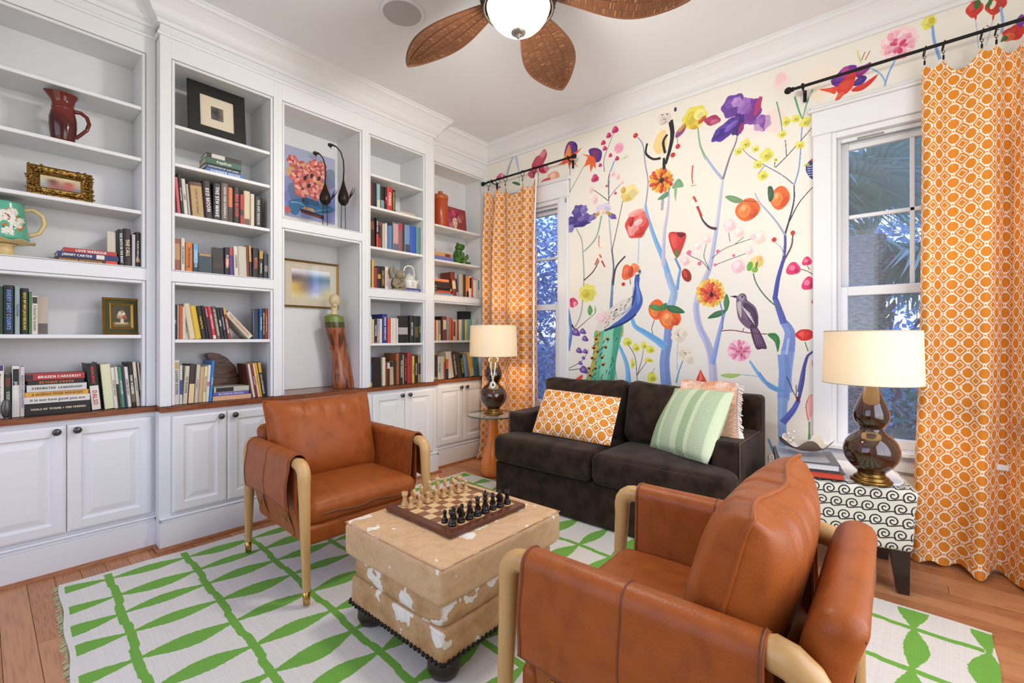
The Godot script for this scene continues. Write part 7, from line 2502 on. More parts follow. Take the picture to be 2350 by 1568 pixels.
	for q in [[48, 50, "d8a890"], [34, 46, "c9b498"], [62, 52, "b8603c"], [44, 62, "b87850"], [58, 40, "e2d6c0"], [40, 36, "d0c0a8"], [68, 62, "a85030"], [52, 30, "8a7a50"], [30, 58, "a88860"]]: blob(im, q[0], q[1], 9, 8, hexc(q[2]), 0.0, 0.15, 5)
	mat("gilt", hexc("a07a34"), 0.35, 0.8)
	mat("olive_mount", hexc("3f4424"), 0.7)
	framed(o, 0.16, 0.2, 0.012, 0.016, M.gilt, [[0.0, 0.6], [0.4, 1.0], [1.0, 0.6]], pic_mat("still_life", ImageTexture.create_from_image(im)), M.olive_mount, 0.03)
	part("inner_frame", Shape.new().rings(Vector3(0, 0.1, 0), 0.102, 0.142, [[0, 0.003], [0, 0.01], [0.004, 0.012], [0.013, 0.005], [0.014, 0.003]], false), M.gilt, o)
	o = on_shelf("oval_paperweight", "dark grey oval paperweight on the ledge at the left edge", "paperweight", -3.137, 0.7757, 0.077)
	part("stone", Shape.new().ball(Vector3(0, 0.047, 0), Vector3(0.017, 0.045, 0.011), 20), M.knob_metal, o)
	part("foot", Shape.new().lathe(bottle([[0.012, 0.0], [0.01, 0.006], [0.0, 0.008]]), 14), M.knob_metal, o)
	# second bay
	o = on_shelf("black_photo_frame", "wide black photo frame with cream mount, second bay's top shelf", "picture frame", -3.115, 2.3285, 0.925, 0.1)
	mat("ink_black", hexc("0e0d0c"), 0.4)
	mat("cream_mount", hexc("d8cdb6"), 0.8)
	framed(o, 0.30, 0.315, 0.062, 0.016, M.ink_black, [[0.0, 0.9], [0.05, 1.0], [0.97, 1.0], [1.0, 0.5]], pic_mat("grey_photo", blurred(48, 64, [["5a554e", "4a4640", "6a655c"], ["3c3a38", "2e2d2c", "6e6a62"], ["4a4a4c", "3a3c42", "5c5a58"], ["55524e", "484848", "6a665e"]])), M.cream_mount, 0.055)
	o = on_shelf("wood_slab", "dark jagged slab of polished wood standing behind lying books", "wood slab", -3.30, 0.7757, 1.03)
	var sw := mat("slab_wood", hexc("6b4026"), 0.4)
	sw.albedo_texture = noise_tex(0.012, 4, [[0.2, Color(0.55, 0.5, 0.48)], [0.6, Color(1, 1, 1)]], 512, 0.0, 91)
	triplanar(sw, Vector3(1.5, 5, 1.5))
	part("slab", Shape.new().prism([Vector2(-0.075, 0), Vector2(0.115, 0), Vector2(0.125, 0.05), Vector2(0.105, 0.085), Vector2(0.078, 0.118), Vector2(0.052, 0.15), Vector2(0.047, 0.172), Vector2(0.05, 0.18), Vector2(0.03, 0.206), Vector2(-0.005, 0.246), Vector2(-0.045, 0.272), Vector2(-0.085, 0.28), Vector2(-0.115, 0.274), Vector2(-0.105, 0.25), Vector2(-0.1, 0.235), Vector2(-0.105, 0.2), Vector2(-0.08, 0.1)], -0.02, 0.02), sw, o)
	# middle bay
	o = on_shelf("flower_canvas", "unframed canvas of coral flowers, blue jeans and stool", "painting", -3.378, 2.03, 1.605, 0.0)
	im = canvas(256, 330, hexc("8a92c4"))
	fill_poly(im, round_poly(PackedVector2Array([Vector2(0, 0), Vector2(256, 0), Vector2(256, 120), Vector2(150, 60), Vector2(0, 150)])), hexc("aab0cc"))
	for q in [[40, 250, "6f78b4"], [230, 230, "6670b4"], [60, 210, "5a6a86"], [225, 110, "6a7a90"]]: blob(im, q[0], q[1], 44, 52, Color(hexc(q[2]), 0.7), 0.2, 0.1, 4)
	fill_poly(im, round_poly(PackedVector2Array([Vector2(22, 262), Vector2(90, 238), Vector2(180, 240), Vector2(240, 248), Vector2(246, 268), Vector2(150, 300), Vector2(90, 280), Vector2(60, 320), Vector2(30, 318)])), hexc("2f6a94"))
	fill_poly(im, PackedVector2Array([Vector2(92, 228), Vector2(168, 232), Vector2(172, 262), Vector2(90, 258)]), hexc("27527c"))
	stroke(im, PackedVector2Array([Vector2(30, 266), Vector2(70, 262), Vector2(100, 274)]), 5, 4, hexc("8fb4cc"))
	stroke(im, PackedVector2Array([Vector2(140, 290), Vector2(180, 274), Vector2(230, 262)]), 5, 4, hexc("6fa0c4"))
	fill_poly(im, PackedVector2Array([Vector2(92, 274), Vector2(140, 276), Vector2(148, 292), Vector2(92, 286)]), hexc("d89a64"))
	fill_poly(im, PackedVector2Array([Vector2(72, 288), Vector2(196, 300), Vector2(196, 320), Vector2(80, 306)]), hexc("2c1c1a"))
	fill_poly(im, PackedVector2Array([Vector2(84, 296), Vector2(180, 306), Vector2(180, 318), Vector2(86, 306)]), hexc("6a302a"))
	fill_poly(im, PackedVector2Array([Vector2(82, 220), Vector2(96, 224), Vector2(94, 258), Vector2(84, 252)]), hexc("1c1a20"))
	stroke(im, PackedVector2Array([Vector2(30, 140), Vector2(16, 122), Vector2(44, 92), Vector2(70, 72)]), 20, 14, hexc("d9a866"))
	for q in [[40, 70, 30], [80, 90, 34], [150, 66, 36], [182, 96, 30], [112, 118, 38], [60, 140, 36], [150, 150, 42], [196, 160, 28], [86, 190, 44], [150, 200, 34], [120, 80, 26], [188, 50, 22]]:
		blob(im, q[0], q[1], q[2], q[2] * 0.92, hexc("c9605a"), q[0] * 0.1, 0.1, 6)
		for k in 7:
			var a: float = k * 0.9 + q[1]
			blob(im, q[0] + cos(a) * q[2] * 0.5, q[1] + sin(a) * q[2] * 0.5, q[2] * 0.36, q[2] * 0.22, hexc(["e89a8c", "dc7a6e", "f0b4a4", "b84a48"][k % 4]), a, 0.06, 3)
		blob(im, q[0], q[1], q[2] * 0.16, q[2] * 0.14, hexc("7a2a2c"))
	for q in [[100, 134], [132, 116], [118, 168], [170, 120]]: blob(im, q[0], q[1], 8, 14, hexc("3a2428"), 0.5)
	stroke(im, PackedVector2Array([Vector2(76, 78), Vector2(100, 68), Vector2(112, 78)]), 12, 5, hexc("dcae70"))
	stroke(im, PackedVector2Array([Vector2(222, 190), Vector2(190, 150), Vector2(150, 132)]), 18, 10, hexc("d6a26a"))
	blob(im, 14, 306, 16, 18, hexc("c0605c"), 0.0, 0.1, 4)
	part("canvas_block", Shape.new().span(Vector3(-0.19, 0, 0), Vector3(0.19, 0.5, 0.016)), M.paper_white, o)
	part("picture", Shape.new().rings(Vector3(0, 0.25, 0.017), 0.38, 0.5, [[0, -0.001], [0, 0.001]]), pic_mat("flower_painting", ImageTexture.create_from_image(im), 0.6), o)
	metal_bird("shorter dark metal crane sculpture before the flower canvas", -3.085, 1.9245, 1.575, 0.50, 0.0)
	metal_bird("taller dark metal crane sculpture with long curved neck", -3.085, 1.9245, 1.712, 0.59, 1.0)
	o = on_shelf("gold_framed_picture", "wide thin gold frame with blurred blue and yellow landscape", "painting", -3.374, 1.372, 1.615)
	framed(o, 0.42, 0.345, 0.014, 0.016, M.gilt, [[0.0, 0.8], [0.3, 1.0], [1.0, 0.5]], pic_mat("landscape_blur", blurred(128, 96, [["d8d8dc", "d4d8e0", "d0dcea", "d8e0ea", "dce0e4"], ["4a3a3c", "5a4a50", "4a6a9c", "3a78ac", "5a8090"], ["c8a83c", "8a6a50", "6a78b0", "7a94c4", "9aa8b0"], ["d8b838", "a8945c", "a0a0cc", "b0b4d0", "c8c49c"], ["e0d498", "d8cca0", "d8d4cc", "dcd8c8", "dcd090"]])), M.cream_mount, 0.05)
	part("picture_glass", Shape.new().span(Vector3(-0.195, 0.015, 0.0075), Vector3(0.195, 0.33, 0.0085)), M.window_glass, o)
	o = on_shelf("figure_sculpture", "tall rust-glazed figure sculpture with pale head and green collar", "sculpture", -3.205, 0.7757, 1.745)
	var gb := mat("bark_glaze", hexc("a1603a"), 0.28)
	gb.albedo_texture = noise_tex(0.01, 4, [[0.25, Color(0.55, 0.45, 0.4)], [0.5, Color(0.95, 0.9, 0.85)], [0.8, Color(1, 1, 1)]], 512, 0.0, 95)
	triplanar(gb, Vector3(6, 1.1, 6))
	mat("green_glaze", hexc("6d7d33"), 0.22)
	mat("olive_glaze", hexc("4a4420"), 0.22)
	mat("pale_clay", hexc("cdb98f"), 0.5)
	var body := func(t):
		# centre and radius of the trunk from foot (0) to shoulder (1)
		return [Vector3(lerpf(0.05, -0.042, pow(t, 0.8)), t * 0.545, 0), lerpf(0.095, 0.064, smoothstep(0.0, 0.3, t)) + 0.006 * sin(t * 9.0)]
	var sheath := func(t0, t1, grow):
		return Shape.new().grid(func(u, v):
			var t: float = lerpf(t0, t1, v)
			var q: Array = body.call(t)
			var a: float = u * TAU
			var r: float = q[1] * (1.0 + 0.05 * sin(a * 3.0 + t * 3.0) + 0.03 * sin(a * 7.0 + t * 11.0)) + grow
			if t > 0.97: r *= 1.0 - (t - 0.97) * 16.0
			return q[0] + Vector3(cos(a) * r, 0, sin(a) * r * 0.8), 30, 26)
	part("trunk", sheath.call(0.0, 0.9, 0.0), gb, o)
	part("olive_band", sheath.call(0.82, 0.9, 0.0012), M.olive_glaze, o)
	part("green_collar", sheath.call(0.895, 1.0, 0.002), M.green_glaze, o)
	for q in [[0.58, 1.0], [0.56, -1.0]]:
		var bq: Array = body.call(q[0])
		part("knot", Shape.new().ball(bq[0] + Vector3(q[1] * bq[1], 0, 0.005), Vector3(0.012, 0.016, 0.012), 10), gb, o)
	var head := part("head", Shape.new().tube([Vector3(-0.04, 0.54, 0), Vector3(-0.04, 0.575, 0), Vector3(-0.036, 0.605, 0)], [0.03, 0.021, 0.024], 14).ball(Vector3(-0.036, 0.648, 0), Vector3(0.04, 0.048, 0.038), 20).ball(Vector3(-0.046, 0.636, 0.034), Vector3(0.005, 0.011, 0.008), 8).ball(Vector3(-0.044, 0.61, 0.02), Vector3(0.018, 0.014, 0.016), 10), M.pale_clay, o)
	# fourth bay
	o = on_shelf("stone_gargoyle", "grey-brown crouching stone gargoyle beside the white teapot", "figurine", -3.115, 1.5245, 2.19)
	var stn := mat("carved_stone", hexc("8d8168"), 0.85)
	bumpy(stn, noise_tex(0.05, 3, [], 256, 4.0, 97), 0.4)
	triplanar(stn, Vector3(5, 5, 5))
	var g := Shape.new()
	g.ball(Vector3(0.0, 0.06, -0.01), Vector3(0.042, 0.055, 0.04), 16)
	g.ball(Vector3(0.016, 0.13, 0.012), Vector3(0.036, 0.038, 0.034), 16)
	g.ball(Vector3(0.045, 0.118, 0.028), Vector3(0.022, 0.014, 0.018), 12)
	g.ball(Vector3(0.03, 0.158, 0.02), Vector3(0.03, 0.012, 0.02), 10)
	for q in [[-0.03, 0.05, 0.03], [0.035, 0.045, 0.03]]: g.ball(Vector3(q[0], q[1], q[2]), Vector3(0.02, 0.034, 0.02), 12)
	g.tube([Vector3(-0.012, 0.14, 0), Vector3(-0.026, 0.175, -0.002), Vector3(-0.03, 0.21, 0)], [0.014, 0.011, 0.003], 8)
	g.tube([Vector3(-0.035, 0.09, 0.02), Vector3(-0.05, 0.05, 0.03), Vector3(-0.03, 0.02, 0.04), Vector3(0.02, 0.06, 0.048)], [0.014, 0.013, 0.012, 0.01], 8)
	g.tube([Vector3(0.05, 0.09, 0.02), Vector3(0.04, 0.05, 0.04), Vector3(0.0, 0.03, 0.05)], [0.014, 0.013, 0.011], 8)
	g.tube([Vector3(-0.04, 0.1, -0.015), Vector3(-0.055, 0.16, -0.02), Vector3(-0.045, 0.195, -0.02)], [0.02, 0.018, 0.004], 8, true, 0.5)
	g.tube([Vector3(-0.058, 0.008, 0.03), Vector3(0.0, 0.01, 0.045), Vector3(0.055, 0.02, 0.035)], [0.008, 0.011, 0.01], 8)
	part("carved_figure", g, stn, o)
	part("stone_base", Shape.new().box(Vector3(0.0, 0.008, 0.005), Vector3(0.115, 0.016, 0.075), 0.004), stn, o)
	o = on_shelf("white_teapot", "white kettle-shaped teapot with blue marks and hoop handle", "teapot", -3.13, 1.5535, 2.32)
	mat("porcelain", hexc("dedcd3"), 0.2)
	mat("cobalt", hexc("2c3a7c"), 0.3)
	part("pot", Shape.new().lathe(bottle([[0.0, 0.0], [0.06, 0.0], [0.064, 0.006], [0.066, 0.03], [0.068, 0.062], [0.066, 0.066], [0.062, 0.068], [0.045, 0.085], [0.042, 0.088], [0.041, 0.105], [0.036, 0.108], [0.02, 0.116], [0.006, 0.12], [0.008, 0.126], [0.0, 0.13]]), 32), M.porcelain, o)
	part("hoop_handle", Shape.new().tube([Vector3(-0.05, 0.085, 0), Vector3(-0.054, 0.13, 0), Vector3(-0.045, 0.17, 0), Vector3(-0.015, 0.19, 0), Vector3(0.02, 0.19, 0), Vector3(0.046, 0.17, 0), Vector3(0.054, 0.13, 0), Vector3(0.05, 0.085, 0)], 0.0062, 10), M.porcelain, o)
	part("spout", Shape.new().tube([Vector3(0.06, 0.035, 0), Vector3(0.08, 0.05, 0), Vector3(0.09, 0.075, 0), Vector3(0.105, 0.09, 0)], [0.012, 0.009, 0.006, 0.005], 8), M.porcelain, o)
	var bl := Shape.new()
	for k in 16:
		var a := TAU * k / 16
		bl.x = Transform3D(Basis(Vector3.UP, a), Vector3.ZERO)
		bl.box(Vector3(0, 0.1, 0.0412), Vector3(0.009, 0.004, 0.001))
	for k in 9:
		bl.x = Transform3D(Basis(Vector3.UP, -0.25 + 0.12 * (k % 3)), Vector3.ZERO)
		bl.ball(Vector3(0, 0.022 + 0.014 * (k / 3), 0.0665), Vector3(0.0028, 0.0035, 0.001), 6)
	part("blue_marks", bl, M.cobalt, o)
	# corner bay
	o = on_shelf("orange_jar", "tall orange ceramic lidded jar on the corner bay's top shelf", "jar", -3.225, 2.1555, 2.74)
	var oj := mat("rust_glaze", hexc("b34a1e"), 0.2)
	part("jar", Shape.new().lathe(bottle([[0.0, 0.0], [0.064, 0.0], [0.067, 0.005], [0.067, 0.24], [0.065, 0.246]]), 32), oj, o)
	var lid := part("lid", Shape.new().lathe(bottle([[0.066, 0.246], [0.07, 0.25], [0.07, 0.282], [0.064, 0.29], [0.02, 0.297], [0.016, 0.3], [0.022, 0.312], [0.02, 0.325], [0.0, 0.332]]), 32), mat("lid_glaze", hexc("b85e2a"), 0.35), o)
	o = on_shelf("red_portrait", "small crimson painting of a face leaning beside the orange jar", "painting", -3.205, 2.1555, 2.925, 0.1)
	im = canvas(128, 110, hexc("8e3a36"))
	for q in [[30, 40, "a83a58"], [52, 24, "c05070"], [74, 30, "7a2038"], [20, 70, "b0486a"], [44, 60, "8a2644"], [84, 52, "c47a88"], [66, 14, "a02c4c"], [30, 92, "c06a80"], [96, 40, "a05050"]]: blob(im, q[0], q[1], 17, 14, hexc(q[2]), q[0] * 0.2, 0.2, 5)
	fill_poly(im, round_poly(PackedVector2Array([Vector2(40, 58), Vector2(58, 48), Vector2(70, 66), Vector2(64, 92), Vector2(50, 96), Vector2(40, 76)])), hexc("d8c4a0"))
	for q in [[50, 62], [62, 66]]: blob(im, q[0], q[1], 3, 2, hexc("2c1a1c"))
	blob(im, 58, 84, 4, 2, hexc("7a2428"))
	fill_poly(im, PackedVector2Array([Vector2(48, 94), Vector2(62, 92), Vector2(66, 110), Vector2(46, 110)]), hexc("c8b070"))
	part("panel", Shape.new().span(Vector3(-0.125, 0, -0.012), Vector3(0.125, 0.215, -0.001)), M.dark_wood, o)
	part("picture", Shape.new().rings(Vector3(0, 0.1075, 0), 0.25, 0.215, [[0, -0.001], [0, 0.001]]), pic_mat("crimson_face", ImageTexture.create_from_image(im), 0.6), o)
	o = on_shelf("green_frog", "green ceramic frog sitting upright beside lying books", "figurine", -3.21, 1.8455, 2.935, 0.0, 0.5)
	mat("frog_green", hexc("3f6a26"), 0.4)
	var f := Shape.new()
	f.ball(Vector3(0, 0.07, 0), Vector3(0.042, 0.065, 0.042), 18)
	f.ball(Vector3(0, 0.115, 0.01), Vector3(0.038, 0.035, 0.036), 16)
	f.ball(Vector3(0, 0.15, 0.022), Vector3(0.047, 0.032, 0.046), 18)
	f.ball(Vector3(0, 0.165, 0.03), Vector3(0.043, 0.018, 0.042), 16)
	for sx in [-1.0, 1.0]:
		f.ball(Vector3(sx * 0.026, 0.182, 0.008), Vector3(0.013, 0.014, 0.013), 12)
		f.ball(Vector3(sx * 0.045, 0.03, 0.012), Vector3(0.026, 0.03, 0.042), 14)
		f.tube([Vector3(sx * 0.05, 0.03, 0.02), Vector3(sx * 0.056, 0.05, 0.055), Vector3(sx * 0.06, 0.075, 0.075)], [0.02, 0.018, 0.014], 10)
		f.ball(Vector3(sx * 0.06, 0.07, 0.078), Vector3(0.016, 0.026, 0.012), 12)
		f.ball(Vector3(sx * 0.062, 0.012, 0.082), Vector3(0.02, 0.012, 0.032), 12)
		f.tube([Vector3(sx * 0.038, 0.1, 0.015), Vector3(sx * 0.05, 0.07, 0.03), Vector3(sx * 0.036, 0.035, 0.05)], [0.014, 0.012, 0.011], 10)
	part("frog_body", f, M.frog_green, o)
	var mo := []
	for k in 11:
		var a := lerpf(-1.2, 1.2, k / 10.0)
		mo.append(Vector3(sin(a) * 0.0475, 0.153, 0.022 + cos(a) * 0.0465))
	part("mouth_line", Shape.new().tube(mo, 0.0018, 5), M.black_leaf, o)
	o = on_shelf("black_box", "black box standing half behind the left lamp's shade", "box", -3.33, 1.1245, 3.132)
	part("box_shell", Shape.new().box(Vector3(0, 0.14, 0), Vector3(0.11, 0.28, 0.08), 0.003), M.ink_black, o)
	part("box_lid", Shape.new().box(Vector3(0, 0.277, 0), Vector3(0.113, 0.012, 0.083), 0.002), M.black_leaf, o)

func metal_bird(label: String, plane: float, y: float, u: float, h: float, v: float) -> void:
	var o := on_shelf("crane_sculpture", label, "sculpture", plane, y, u)
	var bm := mat("patina_%d" % int(v), hexc("2c241c"), 0.38, 0.7)
	var k := h / 0.55
	# pear-shaped body, pointed upwards into the neck
	part("body", Shape.new().lathe(bottle([[0.0, 0.165 * k], [0.018, 0.17 * k], [0.034, 0.19 * k], [0.039, 0.21 * k], [0.036, 0.235 * k], [0.027, 0.265 * k], [0.016, 0.295 * k], [0.008, 0.325 * k], [0.0045, 0.345 * k]]), 20), bm, o)
	var d := -1.0
	var nk := [Vector3(0, 0.34 * k, 0), Vector3(0.004, 0.41 * k, 0), Vector3(0.0, 0.47 * k, 0), Vector3(-0.014 - 0.006 * v, 0.52 * k, 0), Vector3(-0.036 - 0.014 * v, 0.545 * k, 0), Vector3(-0.058 - 0.03 * v, 0.552 * k, 0)]
	part("neck", Shape.new().tube(nk, [0.0055, 0.0045, 0.0045, 0.0045, 0.005, 0.007], 8), bm, o)
	var hd: Vector3 = nk[-1]
	var hs := Shape.new().ball(hd + Vector3(-0.012, -0.008, 0), Vector3(0.018, 0.013, 0.011), 12)
	for q in 3: hs.tube([hd + Vector3(-0.004 - 0.01 * q, -0.014, 0.004 * (q - 1)), hd + Vector3(-0.006 - 0.011 * q, -0.034 + 0.005 * q, 0.004 * (q - 1))], [0.005, 0.001], 6)
	part("head", hs, bm, o)
	for sx in [-1.0, 1.0]:
		part("leg", Shape.new().tube([Vector3(sx * 0.014, 0.175 * k, 0), Vector3(sx * 0.016, 0.09 * k, 0), Vector3(sx * 0.017, 0.0, 0)], 0.0026, 6), bm, o)
	for q in 4:
		var r := 0.022 + 0.008 * q
		part("tail_feather", Shape.new().tube([Vector3(0.03, 0.2 * k, 0), Vector3(0.045, 0.225 * k, 0.003 * q), Vector3(0.042 + r * 0.6, 0.26 * k, 0.004 * q), Vector3(0.05 + r, 0.3 * k + 0.01 * (q % 2), 0.0)], [0.006, 0.006, 0.005, 0.002], 6, true, 0.4), bm, o)

